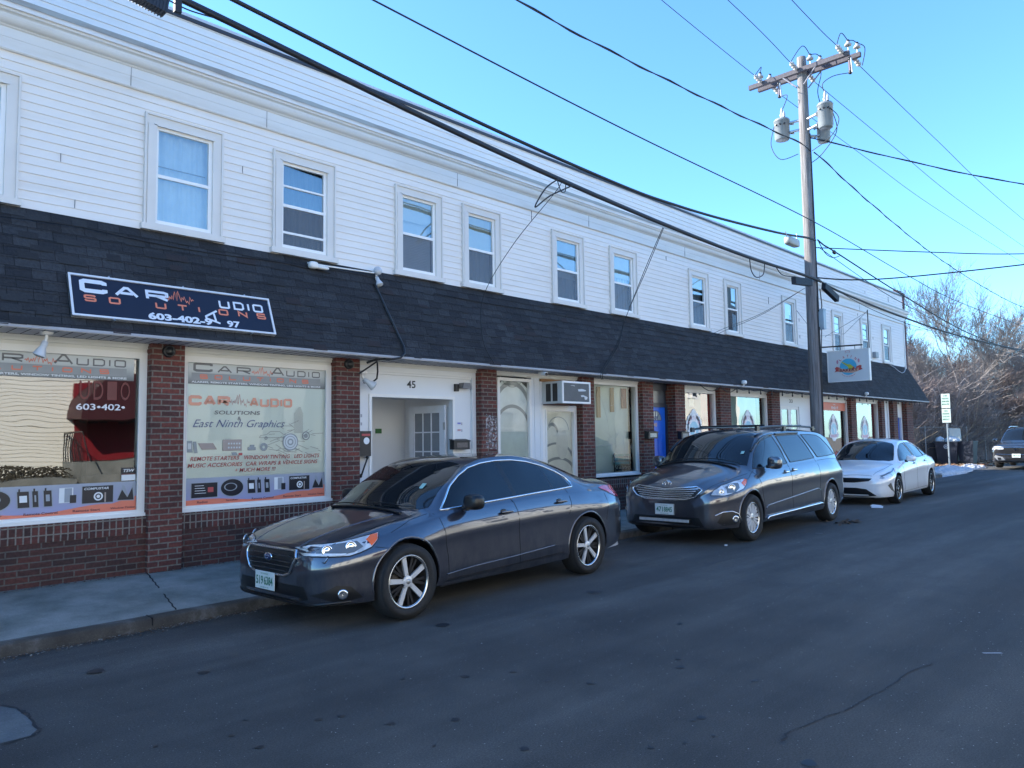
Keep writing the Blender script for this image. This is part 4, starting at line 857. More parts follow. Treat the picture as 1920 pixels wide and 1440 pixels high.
mailbox('mailbox', 'black mailbox on the brick pier right of the blue door', 14.42, 1.54, .3, .16, 8.95, slot=C('mail_brass', (.25,.25,.24), .4, var=.5, scale=20))
o = root('mailbox', 'upright black wall box beside the brick pier left of the entrance', 'mailbox', (6.14, 9.06, 1.4))
m = MB(); m.box(6.1, 6.3, 8.98, 9.13, 1.38, 1.74); m.build('box', BLACK, o); m = MB(); m.mat(0); disc(m, (6.22,8.977,1.6), X_, Z_, .05, 16); m.mat(1); m.box(6.14,6.28,8.974,8.98,1.67,1.7); m.build('badge', [VW, VR], o)
o = root('pull_handle', 'slanting black pull handle left of the entrance opening', 'handle', (6.25, 9.1, 1.2)); m = MB(); m.tube([(6.2,9.12,1.1),(6.2,9.08,1.1),(6.31,9.08,1.36),(6.31,9.12,1.36)], .012, 6); m.blob((6.2,9.09,1.1), (.02,.02,.03)); m.blob((6.31,9.09,1.36), (.02,.02,.03)); m.build('bar', BLACK, o)
for k, (x, z, mk) in enumerate(((8.07,1.83,0),(8.07,1.72,1),(6.12,1.94,1),(6.12,1.82,0))):
    m = MB(); y = 9.128; m.quad((x,y,z),(x+.13,y,z),(x+.13,y,z+.05),(x,y,z+.05)); m.mat(1); m.quad((x+.02,y-.001,z+.02),(x+.09,y-.001,z+.02),(x+.09,y-.001,z+.045),(x+.02,y-.001,z+.045)); m.mat(2); m.quad((x+.1,y-.001,z+.005),(x+.125,y-.001,z+.005),(x+.125,y-.001,z+.045),(x+.1,y-.001,z+.045))
    m.build('sticker', [C('sticker_white', (.62,.63,.66), .5), [C('sticker_blue', (.12,.13,.45), .5), C('sticker_red', (.45,.2,.22), .5)][mk], C('sticker_grey', (.35,.35,.38), .5)], B)
# air conditioner
o = root('air_conditioner', 'window air conditioner with peeling grey grille sticking out over the glazed door', 'air conditioner', (10.4, 9.0, 2.4))
m = MB(); m.box(10.12, 10.92, 8.62, 9.2, 2.22, 2.62); m.build('casing', C('ac_casing', (.5,.51,.5), .5, var=.1), o)
m = MB(); 
for k in range(26): m.box(10.17, 10.87, 8.605, 8.62, 2.26+.0128*k, 2.267+.0128*k)
m.box(10.16, 10.88, 8.612, 8.619, 2.255, 2.6); m.build('grille', C('ac_grille', (.13,.14,.15), .6, var=.2), o)
m = MB(); frame(m, 10.12, 10.92, 2.22, 2.62, .035, 8.6, 8.62); m.build('front_frame', TRIM, o)
m = MB(); 
for a, b, c, d in ((.5,.6,.1,.14),(.42,.62,.2,.25),(.6,.66,.05,.12),(.2,.3,.3,.31)): flat(m, [(a,c),(b,c+.01),(b+.02,d-.02),((a+b)/2,d),(a-.02,d-.01)], (10.15,8.6,2.24), X_, Z_)
m.build('peeled_patch', C('peel_white', (.6,.62,.63), .6), o)
m = MB(); m.box(10.112, 10.121, 8.72, 8.83, 2.26, 2.58); m.box(10.112, 10.121, 8.88, 8.99, 2.26, 2.58); m.build('side_vent', BLACK, o)
m = MB(); m.box(10.05, 11.0, 9.04, 9.12, 2.63, 2.68); m.mat(1); m.box(10.1,10.9,8.75,9.05,2.2,2.218); m.build('shelf', [C('rust_wood', (.3,.16,.07), .8), C('rust_dark', (.1,.04,.03), .8)], o)
o = root('security_camera', 'small white bullet camera under the eave left of the air conditioner', 'camera', (9.62, 8.62, 2.73))
m = MB(); m.cyl((9.58,8.5,2.70),(9.66,8.72,2.74), .035, n=14); m.mat(1); m.cyl((9.579,8.497,2.6995),(9.575,8.488,2.698), .028, n=14); m.build('housing', [TRIM, BLACK], o); m = MB(); m.tube([(9.66,8.7,2.74),(9.68,8.75,2.765)], .012, 6); m.build('mount', TRIM, o)
# dark round light bases on pier tops
for x, lb in ((3.43, 'black round fitting at the top of the leftmost brick pier'), (5.9, 'black round fitting at the top of the brick pier left of the entrance')):
    o = root('round_fitting', lb, 'light fitting', (x, 8.93, 2.68)); m = MB(); m.lathe([(.075,0),(.07,.03),(.05,.035),(.045,.01),(0,.01)], (x,8.95,2.68), (0,-1,0), 20); m.build('ring', BLACK, o)
# string lights under the bakery eave
o = root('string_lights', 'string of dark bulbs looping under the eave along the bakery', 'string lights', (22, 8.6, 2.75))
m = MB(); mb2 = []; xs = [16.6+.62*k for k in range(24)]
for a, b in zip(xs, xs[1:]): m.tube([(a+(b-a)*t, 8.62, 2.745-.05*math.sin(math.pi*t)) for t in (0,.25,.5,.75,1)], .007, 4)
for a, b in ((14.9,15.8),(15.8,16.6)): m.tube([(a+(b-a)*t, 8.62, 2.74-.12*math.sin(math.pi*t)) for t in (0,.2,.4,.6,.8,1)], .01, 4)
m.build('cord', WIRE, o)
for k, x in enumerate(xs):
    m = MB(); m.cyl((x,8.62,2.745),(x,8.62,2.68), .014, n=6); m.mat(1); m.blob((x,8.62,2.65), (.022,.022,.035), 2, 8, 6); m.build('bulb', [BLACK, C('bulb_dark', (.05,.05,.055), .2)], o)
for x, lb in ((16.7,'left'),(24.9,'right')):
    o = root('eave_camera', 'small white camera clipped to the eave, %s' % ('above the first bakery windows' if lb == 'left' else 'above the pier left of the last bakery window'), 'camera', (x,8.5,2.9)); m = MB(); m.blob((x,8.48,2.87), (.05,.06,.05), 3); m.tube([(x,8.5,2.87),(x+.03,8.5,2.8),(x,8.53,2.77)], .015, 6); m.build('housing', TRIM, o)
o = root('meter_box', 'small grey box on the clapboards above the hanging sign', 'electrical box', (27.6,9.05,4.3)); m = MB(); m.box(27.5,27.8,9.0,9.1,4.25,4.45); m.box(27.52,27.78,8.992,9.0,4.27,4.43); m.build('box', C('meter_grey', (.3,.32,.34), .5), o)
o = root('loose_cable', 'pale cable hanging in a loop below the last upper window', 'cable', (30,9,4)); m = MB(); m.tube([(29.0,9.04,4.1)]+[(29.0+1.7*t,8.98-.1*math.sin(math.pi*t),4.12-.3*math.sin(math.pi*t)) for t in (.15,.3,.5,.7,.85)]+[(30.75,9.04,4.14)], .012, 5); m.build('cord', C('cable_pale', (.4,.42,.45), .5), o)
o = root('roof_fitting', 'thin black cable stapled along the top of the black shingles', 'cable', (3,9.05,4.05)); m = MB(); rk = random.Random(2)
m.tube([(x, 9.02-.02*math.sin(x), 4.0-.05*abs(math.sin(x*1.3))) for x in [-1+.35*i for i in range(20)]], .008, 4); m.tube([(x, 8.99, 3.93-.04*math.sin(x*.9)) for x in [7.5+.5*i for i in range(16)]], .006, 4); m.build('cord', WIRE, o)

# ================================================================= utility pole
PX, PY = 19.5, 7.9
WOOD, nt, p = NM('pole_wood'); tc = nd(nt, 'TexCoord'); mp = nd(nt, 'Mapping'); mp.inputs['Scale'].default_value = (14,14,.5); nt.links.new(tc.outputs['Object'], mp.inputs[0]); nz = nd(nt, 'TexNoise'); setin(nz, Scale=2.0, Detail=8.0, Roughness=.7); nt.links.new(mp.outputs[0], nz.inputs['Vector'])
r_ = ramp(nt, nz.outputs[0], [(.3,(.06,.053,.052)),(.5,(.17,.155,.15)),(.72,(.32,.3,.295))]); nt.links.new(r_.outputs[0], p.inputs['Base Color']); p.inputs['Roughness'].default_value = .9
bp = nd(nt, 'Bump'); setin(bp, Strength=.7, Distance=.02); nt.links.new(nz.outputs[0], bp.inputs['Height']); nt.links.new(bp.outputs[0], p.inputs['Normal'])
PO = root('utility_pole', 'tall weathered wooden utility pole with a double crossarm beside the bakery sign', 'utility pole', (PX, PY, .05))
m = MB(); m.lathe([(.17,0),(.165,2),(.15,5),(.14,8),(.125,11.5),(.115,11.75),(0,11.78)], (PX,PY,0), (-.0,0,1), 20); m.build('pole_shaft', WOOD, PO)
AW = plain('arm_wood', (.085,.078,.088), .9, var=.5, scale=25, bump=.5)
for dx, (ya, yb) in ((-.17,(9.33,6.6)), (.12,(9.2,6.42))):
    m = MB(); m.box(PX+dx-.05, PX+dx+.05, yb, ya, 11.27, 11.39); m.build('crossarm', AW, PO)
m = MB()
for sx in (-1,1):
    for dx in (-.2,.17): m.tube([(PX+dx,PY+sx*.45,11.28),(PX+dx*.8,PY+sx*.1,10.92)], .018, 6)
m.build('brace', C('brace_grey', (.2,.2,.23), .6), PO)
POR = C('porcelain', (.36,.34,.32), .2, var=.1); PORD = C('porcelain_dark', (.1,.07,.08), .25)
def pin(y, dx):
    m = MB(); z = 11.39; m.cyl((PX+dx,y,z),(PX+dx,y,z+.16), .014, n=6); m.mat(1); m.lathe([(.03,.12),(.085,.13),(.09,.17),(.05,.21),(.04,.25)], (PX+dx,y,z), Z_, 14); m.mat(2); m.lathe([(.045,.24),(.045,.27),(.03,.29),(0,.29)], (PX+dx,y,z), Z_, 10); m.build('pin_insulator', [STEEL, POR, BLACK], PO)
for y in (9.0, 7.6, 6.62): pin(y, -.17)
for y in (8.85, 7.45, 6.5): pin(y, .12)
def strain(p0, p1, name='strain_insulator'):
    m = MB(); p0 = Vector(p0); p1 = Vector(p1); a = (p1-p0).normalized(); L_ = (p1-p0).length
    m.cyl(p0, p1, .02, n=6); m.mat(1)
    for k in range(3): m.lathe([(.02,L_*(.1+.28*k)),(.065,L_*(.14+.28*k)),(.06,L_*(.22+.28*k)),(.02,L_*(.27+.28*k))], p0, a, 12)
    m.build(name, [STEEL, POR], PO)
for y in (8.95, 7.95, 6.75): strain((PX-.22,y,11.36),(PX-.62,y,11.42)); strain((PX+.17,y-.15,11.32),(PX+.6,y-.15,11.24))
def cutout(y):
    m = MB(); x = PX-.1; m.cyl((x,y,11.25),(x+.03,y,10.85), .045, n=10); m.mat(1); m.cyl((x-.08,y-.06,11.18),(x-.02,y-.06,10.82), .02, n=8); m.mat(2); m.blob((x,y,11.2), (.06,.05,.05)); m.blob((x,y,10.84), (.05,.05,.05)); m.build('fuse_cutout', [PORD, STEEL, BLACK], PO)
cutout(8.5); cutout(6.62)
def xfmr(lab, x, y, z0, z1, r):
    o = root('transformer', lab, 'transformer', (x,y,z0), 'grey transformers on the utility pole')
    m = MB(); h = z1-z0; m.lathe([(0,0),(r*.86,0),(r*.9,.02),(r*.93,.04),(r,.06),(r,h-.08),(r*1.06,h-.075),(r*1.06,h-.04),(r*.9,h),(0,h+.03)], (x,y,z0), Z_, 28); m.build('tank', C('tank_grey', (.2,.215,.22), .35, var=.07, scale=4), o)
    m = MB(); m.lathe([(.05,h),(.07,h+.05),(.045,h+.1),(.065,h+.13),(.035,h+.2),(.045,h+.22),(.015,h+.34),(0,h+.35)], (x+.03,y,z0), Z_, 14); m.lathe([(.03,h),(.04,h+.06),(.02,h+.14),(0,h+.2)], (x-.12,y-.12,z0), Z_, 10); m.build('bushing', C('bushing_grey', (.36,.37,.4), .3), o)
    m = MB(); d = Vector((PX-x,PY-y,0)).normalized(); c0 = Vector((x,y,0))+d*r
    for zz in (z0+h*.3, z0+h*.75): m.tube([c0+Z_*zz, Vector((PX,PY,zz))-d*.12], .035, 6); m.tube([c0+Z_*zz-d.cross(Z_)*.1, c0+Z_*(zz-.06)+d*.1], .025, 5)
    m.build('bracket', STEEL, o)
    m = MB()
    for k in range(3): a = .5*k-.3; q = Vector((x-r*math.cos(a), y-r*math.sin(a), z1-.2)); m.cyl(q, q-Vector((math.cos(a),math.sin(a),0))*.06, .022, n=8)
    m.build('terminal', BLACK, o)
xfmr('grey transformer can on the left side of the pole, building side', 19.4, 8.47, 9.6, 10.18, .2)
xfmr('largest and highest grey transformer can, right of the pole', 19.2, 7.22, 9.5, 10.16, .19)
xfmr('lowest grey transformer can, partly behind the right one', 19.9, 7.55, 9.42, 9.95, .17)
m = MB(); PJ = [((19.42,8.5,10.84),(19.2,8.2,10.7),(19.35,8.4,10.45)),((19.42,6.62,10.84),(19.3,7.0,10.85),(19.2,7.25,10.7),(19.23,7.24,10.5)),((19.33,9.0,11.66),(19.2,8.9,11.75),(18.9,8.95,11.42)),((19.33,7.6,11.66),(19.1,7.7,11.85),(18.9,7.95,11.42)),((19.33,6.62,11.66),(19.1,6.7,11.8),(18.9,6.75,11.42)),((19.62,6.5,11.66),(19.9,6.4,11.6),(20.1,6.55,11.25)),((19.33,6.62,11.66),(19.5,6.55,11.7),(19.62,6.5,11.66)),((19.33,7.6,11.66),(19.5,7.5,11.7),(19.62,7.45,11.66)),((19.1,7.05,9.95),(19.1,6.85,9.6),(19.2,7.1,9.25),(19.45,7.7,9.1)),((19.1,7.08,9.98),(19.05,6.95,9.7),(19.3,7.0,9.35),(19.6,7.5,9.0),(19.5,7.75,8.8)),((19.3,8.65,10.0),(19.3,8.75,9.5),(19.3,8.5,9.05),(19.4,8.05,9.1)),((19.62,7.45,11.66),(19.9,7.55,11.3),(19.75,7.6,10.8),(19.8,7.55,10.4))]
def bez(P, n=8):
    P = [Vector(p) for p in P]; out = []
    for i in range(len(P)-1):
        a, b, c, d = P[max(i-1,0)], P[i], P[i+1], P[min(i+2,len(P)-1)]
        for k in range(n): t = k/n; out.append(.5*((2*b)+(c-a)*t+(2*a-5*b+4*c-d)*t*t+(3*b-a-3*c+d)*t**3))
    return out+[P[-1]]
for P in PJ: m.tube(bez(P, 6), .011, 5)
m.build('jumper_wire', WIRE, PO)
m = MB(); m.tube([(PX-.02,PY-.165,.3),(PX,PY-.16,4),(PX,PY-.15,8),(PX,PY-.14,9.6)], .02, 5); m.tube(bez([(19.55,7.7,5.4),(19.52,7.66,5.0),(19.6,7.7,4.9),(19.6,7.72,4.86)]), .014, 5); m.tube([(19.6,7.72,4.35),(19.58,7.74,3.9),(19.5,7.73,3.2),(19.45,7.74,.4)], .012, 5); m.tube([(PX-.04,PY-.165,.2),(PX-.05,PY-.16,5.2)], .011, 4); m.build('riser_cable', WIRE, PO)
o = root('control_box', 'slim grey equipment box strapped to the right side of the pole', 'electrical box', (19.6,7.73,4.3)); m = MB(); m.box(19.5,19.66,7.62,7.79,4.34,4.86); m.box(19.49,19.67,7.61,7.8,4.84,4.87); m.build('box', C('box_bluegrey', (.28,.34,.38), .4), o); m = MB(); m.box(19.48,19.5,7.64,7.77,4.4,4.8); m.build('door', C('box_bluegrey', (.28,.34,.38), .4), o)
# splice closures
def closure(lab, p0, p1, r):
    o = root('splice_closure', lab, 'splice closure', p0, None); p0 = Vector(p0); p1 = Vector(p1); d = (p1-p0).normalized(); m = MB(); c = (p0+p1)/2; L_ = (p1-p0).length
    m.obox(c, d, d.cross(Z_), d.cross(Z_).cross(d), L_, r*1.3, r*1.9); n = int(L_/.03)
    for k in range(n): q = p0+d*(L_*(k+.5)/n); m.obox(q, d, d.cross(Z_), d.cross(Z_).cross(d), .012, r*1.45, r*2.08)
    m.build('closure_body', C('closure_black', (.018,.018,.025), .45), o); return o
closure('black splice case hung just left of the pole under the thick cable', (17.85,7.66,5.38), (18.85,7.66,5.46), .085)
closure('black splice case just right of the pole, tilted down', (19.7,7.66,5.5), (20.6,7.66,5.26), .08)
closure('black splice case at the top left corner of the picture, above the siding', (1.45,7.64,6.30), (2.84,7.64,6.08), .1)
o = root('cable_terminal', 'cream box hung on the cable left of the pole', 'cable terminal', (17.8,7.68,6.3)); m = MB(); m.blob((17.85,7.66,6.34), (.32,.09,.1), 5, 20, 8); m.build('box', C('terminal_cream', (.36,.36,.32), .5), o); m = MB(); m.tube([(17.55,7.66,6.4),(17.5,7.66,6.54)], .015, 5); m.tube([(18.12,7.66,6.4),(18.15,7.66,6.6)], .015, 5); m.build('hanger', STEEL, o)
# wires
def wire(lab, pts, r, twist=0, sub=10, cat='cable', name='overhead_cable', extra=None):
    o = root(name, lab, cat, pts[len(pts)//2]); P = bez(pts, sub); m = MB(); m.tube(P, r, 6)
    if twist:
        Q = []; s = 0
        for i, q in enumerate(P):
            if i: s += (P[i]-P[i-1]).length
            Q.append(q+Vector((0, math.cos(s*3.2), math.sin(s*3.2)))*twist)
        m.tube(Q, r*.8, 5)
    m.build('conductor', WIRE, o)
    if extra:
        m = MB(); extra(m); m.build('drip_loop', WIRE, o)
def ex1(m):
    m.tube(bez([(9.05,7.66,5.8),(8.7,7.66,5.55),(8.44,7.66,5.19),(8.8,7.66,5.45),(9.4,7.66,5.77)]), .012, 5); m.tube(bez([(15.6,7.68,5.6),(15.66,7.68,5.3),(15.9,7.68,5.18),(16.25,7.68,5.3),(16.35,7.68,5.6)]), .012, 5)
    m.tube(bez([(16.9,7.68,5.6),(17.2,7.68,5.45),(17.6,7.68,5.45),(18.0,7.68,5.5)]), .012, 5); m.tube(bez([(2.87,7.68,6.18),(3.1,7.68,6.16),(3.46,7.68,6.2)]), .008, 4)
    m.tube(bez([(9.0,7.68,5.78),(9.1,7.68,5.6),(9.2,7.68,5.62),(9.22,7.68,5.75)]), .008, 4)
    m.box(2.93,3.0,7.65,7.7,6.08,6.28)
wire('thickest black cable bundle running along the front below the roof edge to the splice cases', [(-12,7.68,6.9),(-4,7.68,6.6),(0,7.68,6.4),(3.01,7.68,6.24),(6.12,7.68,5.97),(9.08,7.68,5.78),(12.16,7.68,5.65),(15.47,7.68,5.58),(18.48,7.68,5.62),(19.6,7.68,5.6)], .034, sub=12, extra=ex1)
wire('thin black messenger wire just above the thickest cable bundle', [(-12,7.7,6.96),(-4,7.7,6.66),(0,7.7,6.46),(3.01,7.7,6.29),(6.12,7.7,6.02),(9.08,7.7,5.83),(12.16,7.7,5.695),(15.47,7.7,5.62),(18.48,7.7,5.655),(19.6,7.7,5.66)], .012)
wire('black cable crossing the sky just above the parapet and ending at the cream box', [(-12,7.68,7.7),(-3,7.68,7.0),(3.56,7.68,6.48),(6.12,7.68,6.27),(8.5,7.68,6.15),(11.01,7.68,6.09),(12.43,7.68,6.12),(14.36,7.68,6.22),(17.22,7.68,6.45),(18.78,7.68,6.63),(19.4,7.7,6.68)], .027)
wire('thin straight black wire crossing the middle of the sky to the pole', [(-12,7.68,7.9),(0,7.68,7.42),(5.45,7.68,7.27),(11.06,7.68,7.16),(19.23,7.68,7.15),(27,7.68,6.85),(35,7.68,6.75),(60,7.68,7.3)], .013)
wire('twisted black service wire from the top of the picture to the transformers', [(0,7.68,8.6),(4,7.68,8.45),(8.17,7.68,8.42),(11.12,7.68,8.53),(14.54,7.68,8.75),(17.3,7.68,8.97),(18.67,7.68,9.08),(19.4,7.72,9.1)], .013, .02)
wire('twisted black service wire falling from the transformers past the tree', [(19.6,7.7,9.1),(20.5,7.68,8.98),(23.45,7.68,8.63),(29.75,7.68,8.12),(38,7.68,7.9),(46,7.68,8.0),(60,7.68,8.8)], .013, .02)
wire('black cable from the pole past the end of the roof', [(19.5,7.68,6.7),(20.0,7.68,6.62),(20.67,7.68,6.58),(26.54,7.68,6.09),(34.49,7.68,5.6),(45,7.68,5.6),(60,7.68,6.2)], .022, extra=lambda m: (m.tube(bez([(19.55,7.7,6.72),(20.0,7.7,6.45),(20.5,7.7,6.4),(21.0,7.7,6.52)]), .012, 5), m.blob((20.6,7.68,6.56), (.12,.04,.06))))
wire('thin black wire just below the cable that passes the end of the roof', [(19.5,7.66,6.5),(24,7.66,5.98),(28,7.66,5.72),(34,7.66,5.4),(45,7.66,5.3),(60,7.66,5.9)], .011)
wire('thick black cable running right from the splice case across the brick end of the building', [(19.7,7.68,5.58),(21.5,7.68,5.48),(26.31,7.68,5.37),(33,7.68,5.36),(45.27,7.68,5.7),(60,7.68,6.3)], .03)
wire('sagging thin black wire below the thick cable right of the pole', [(20.6,7.66,5.5),(23,7.66,5.3),(26,7.66,5.2),(30,7.66,5.22),(45,7.66,5.6)], .009)
wire('black service drop leaving the pole to the right over the street, highest of three', [(19.6,7.75,9.5),(19.7,7.56,9.42),(20.97,5.46,8.51),(22.12,3.53,7.78),(24,.4,6.9),(26,-3,6.4)], .014, .015)
wire('nearly level thin wire from the pole over the street, middle of three', [(19.55,7.81,6.53),(20.96,5.46,6.21),(22.07,3.61,6.01),(24,.4,5.9),(26,-3,6.0)], .013)
wire('level black cable from the splice case over the street, lowest of three', [(19.57,7.78,5.72),(20.0,7.0,5.6),(20.71,5.89,5.6),(22.06,3.63,5.74),(24,.4,6.0),(26,-3,6.4)], .017)
for k, (y, zl, zr) in enumerate(((8.95,11.42,11.2),(7.95,11.42,11.2),(6.75,11.42,11.2))):
    lb = ['left', 'middle', 'right'][k]
    wire('bare primary wire reaching the %s end of the crossarm from the top of the picture' % lb if k != 1 else 'bare primary wire reaching the crossarm beside the pole top from the top of the picture', [(-12,y,13.6),(4,y,12.2),((14.3,15.5,16.2)[k],y,(11.62,11.72,11.5)[k]),(18.88,y,11.42)], .009, name='primary_wire')
    wire(['bare primary wire going right from behind the transformers, lowest of three','bare primary wire going right from the middle of the crossarm','bare primary wire going right from the right end of the crossarm'][k], [(20.1,y-.15,11.24),(27,y-.15,11.2),(36,y-.15,11.2),(60,y-.15,11.9)], .009, name='primary_wire')
# drops down to the front
wire('single thin drop wire slanting from the cable down over the shingles between the upper windows', [(9.14,7.7,5.76),(9.15,7.9,5.6),(8.75,8.45,4.8),(8.4,8.8,3.95),(8.2,8.62,3.2),(8.33,8.5,2.8)], .006, name='drop_wire')
for k in (0,1): wire(['left','right'][k]+' one of the pair of drop wires slanting across the window to the eave', [(12.08+.03*k,7.68,5.58),(12.35+.05*k,8.3,4.9),(12.69,9.0,4.12),(12.0+.06*k,8.78,3.4),(11.15+.05*k,8.5,2.84),(11.15+.05*k,8.52,2.68)], .006, name='drop_wire')
for k in (0,1): wire(['upper','lower'][k]+' thin wire from the splice case back down to the shingles over a narrow window', [(18.6,7.7,5.3),(17.6-.1*k,8.4,4.6),(16.4-.2*k,9.0,4.05),(14.4,8.75,3.3)], .006, name='drop_wire')
# ================================================================= cars
def hermite(xs, ys, x):
    n = len(xs)
    if x <= xs[0]: return ys[0]
    if x >= xs[-1]: return ys[-1]
    i = max(j for j in range(n) if xs[j] <= x); i = min(i, n-2)
    d = [(ys[j+1]-ys[j])/(xs[j+1]-xs[j]) for j in range(n-1)]
    def sl_(j):
        if j == 0: return d[0]
        if j == n-1: return d[-1]
        if d[j-1]*d[j] <= 0: return 0
        return 2*d[j-1]*d[j]/(d[j-1]+d[j])
    h = xs[i+1]-xs[i]; t = (x-xs[i])/h; m0, m1 = sl_(i), sl_(i+1)
    return (2*t**3-3*t*t+1)*ys[i]+(t**3-2*t*t+t)*h*m0+(-2*t**3+3*t*t)*ys[i+1]+(t**3-t*t)*h*m1
class Tab:
    def __init__(s, *p): s.x = [q[0] for q in p]; s.y = [q[1] for q in p]
    def __call__(s, x): return hermite(s.x, s.y, x)
def paint(name, col, rough=.38, flake=.0, dirt=.35, metal=.25):
    m, nt, p = NM(name); L = nt.links.new; tc = nd(nt, 'TexCoord'); O = tc.outputs['Object']; sx = nd(nt, 'SeparateXYZ'); L(O, sx.inputs[0])
    n1 = nd(nt, 'TexNoise'); setin(n1, Scale=7.0, Detail=9.0, Roughness=.75); mp = nd(nt, 'Mapping'); mp.inputs['Scale'].default_value = (1,1,.45); L(O, mp.inputs[0]); L(mp.outputs[0], n1.inputs['Vector'])
    mr = nd(nt, 'MapRange'); mr.inputs[1].default_value = .85; mr.inputs[2].default_value = .25; L(sx.outputs[2], mr.inputs[0])
    r = ramp(nt, n1.outputs[0], [(.35, (0,)*3), (.7, (1,)*3)]); mm = nd(nt, 'Math', operation='MULTIPLY'); L(mr.outputs[0], mm.inputs[0]); L(r.outputs[0], mm.inputs[1])
    m2 = nd(nt, 'Math', operation='MULTIPLY'); m2.inputs[1].default_value = dirt; L(mm.outputs[0], m2.inputs[0])
    mx = nd(nt, 'MixRGB'); mx.inputs[1].default_value = col+(1,); mx.inputs[2].default_value = (.16,.15,.15,1); L(m2.outputs[0], mx.inputs[0]); L(mx.outputs[0], p.inputs['Base Color'])
    p.inputs['Metallic'].default_value = metal; p.inputs['Roughness'].default_value = rough
    mr2 = nd(nt, 'MapRange'); mr2.inputs[3].default_value = .02; mr2.inputs[4].default_value = .3; L(m2.outputs[0], mr2.inputs[0]); p.inputs['Coat Weight'].default_value = 1; p.inputs['Coat IOR'].default_value = 2.0; L(mr2.outputs[0], p.inputs['Coat Roughness'])
    n3 = nd(nt, 'TexNoise'); setin(n3, Scale=2.6, Detail=2.0); L(O, n3.inputs['Vector']); bp = nd(nt, 'Bump'); setin(bp, Strength=.14, Distance=.02); L(n3.outputs[0], bp.inputs['Height']); L(bp.outputs[0], p.inputs['Coat Normal'])
    return m
CG, nt, p = NM('car_glass'); p.inputs['Base Color'].default_value = (.006,.008,.01,1); p.inputs['Roughness'].default_value = .02; p.inputs['Specular IOR Level'].default_value = .5; p.inputs['IOR'].default_value = 1.52
CHROME = C('chrome', (.72,.74,.76), .12, metal=1, var=.02); ALLOY = C('alloy', (.55,.56,.57), .22, metal=.9, var=.03); TYRE = plain('tyre', (.018,.018,.019), .85, var=.3, scale=30, bump=.3)
CBLK = C('car_black', (.008,.008,.009), .35); LENS, nt, p = NM('lamp_lens_clear'); tc = nd(nt, 'TexCoord'); vv = nd(nt, 'TexVoronoi'); setin(vv, Scale=5.0); nt.links.new(tc.outputs['Object'], vv.inputs['Vector']); wv = nd(nt, 'TexNoise'); setin(wv, Scale=11.0, Detail=0.0); nt.links.new(tc.outputs['Object'], wv.inputs['Vector'])
ad = nd(nt, 'Math', operation='ADD'); nt.links.new(vv.outputs['Distance'], ad.inputs[0]); nt.links.new(wv.outputs[0], ad.inputs[1])
r_ = ramp(nt, ad.outputs[0], [(.45,(.25,.27,.29)),(.75,(.46,.49,.52)),(.9,(.38,.41,.44)),(1.1,(.62,.65,.68))]); nt.links.new(r_.outputs[0], p.inputs['Base Color']); p.inputs['Metallic'].default_value = .15; p.inputs['Roughness'].default_value = .25; p.inputs['Coat Weight'].default_value = 1; p.inputs['Coat IOR'].default_value = 1.8
LENS_ = C('lens_pale', (.62,.66,.7), .06, coat=1, var=.25, scale=22); LAMPD = C('lamp_dark', (.12,.13,.14), .1, coat=1); AMB = C('lamp_amber', (.75,.12,.01), .1, coat=1); REDL = C('lamp_red', (.5,.012,.03), .08, coat=1, var=.4, scale=20); RIMD = C('rim_dark', (.03,.03,.033), .35, metal=.5); PLATE = C('plate_white', (.6,.64,.62), .45); PLTXT = C('plate_green', (.02,.16,.09), .5); SEAM = C('panel_gap', (.002,.002,.002), .9)

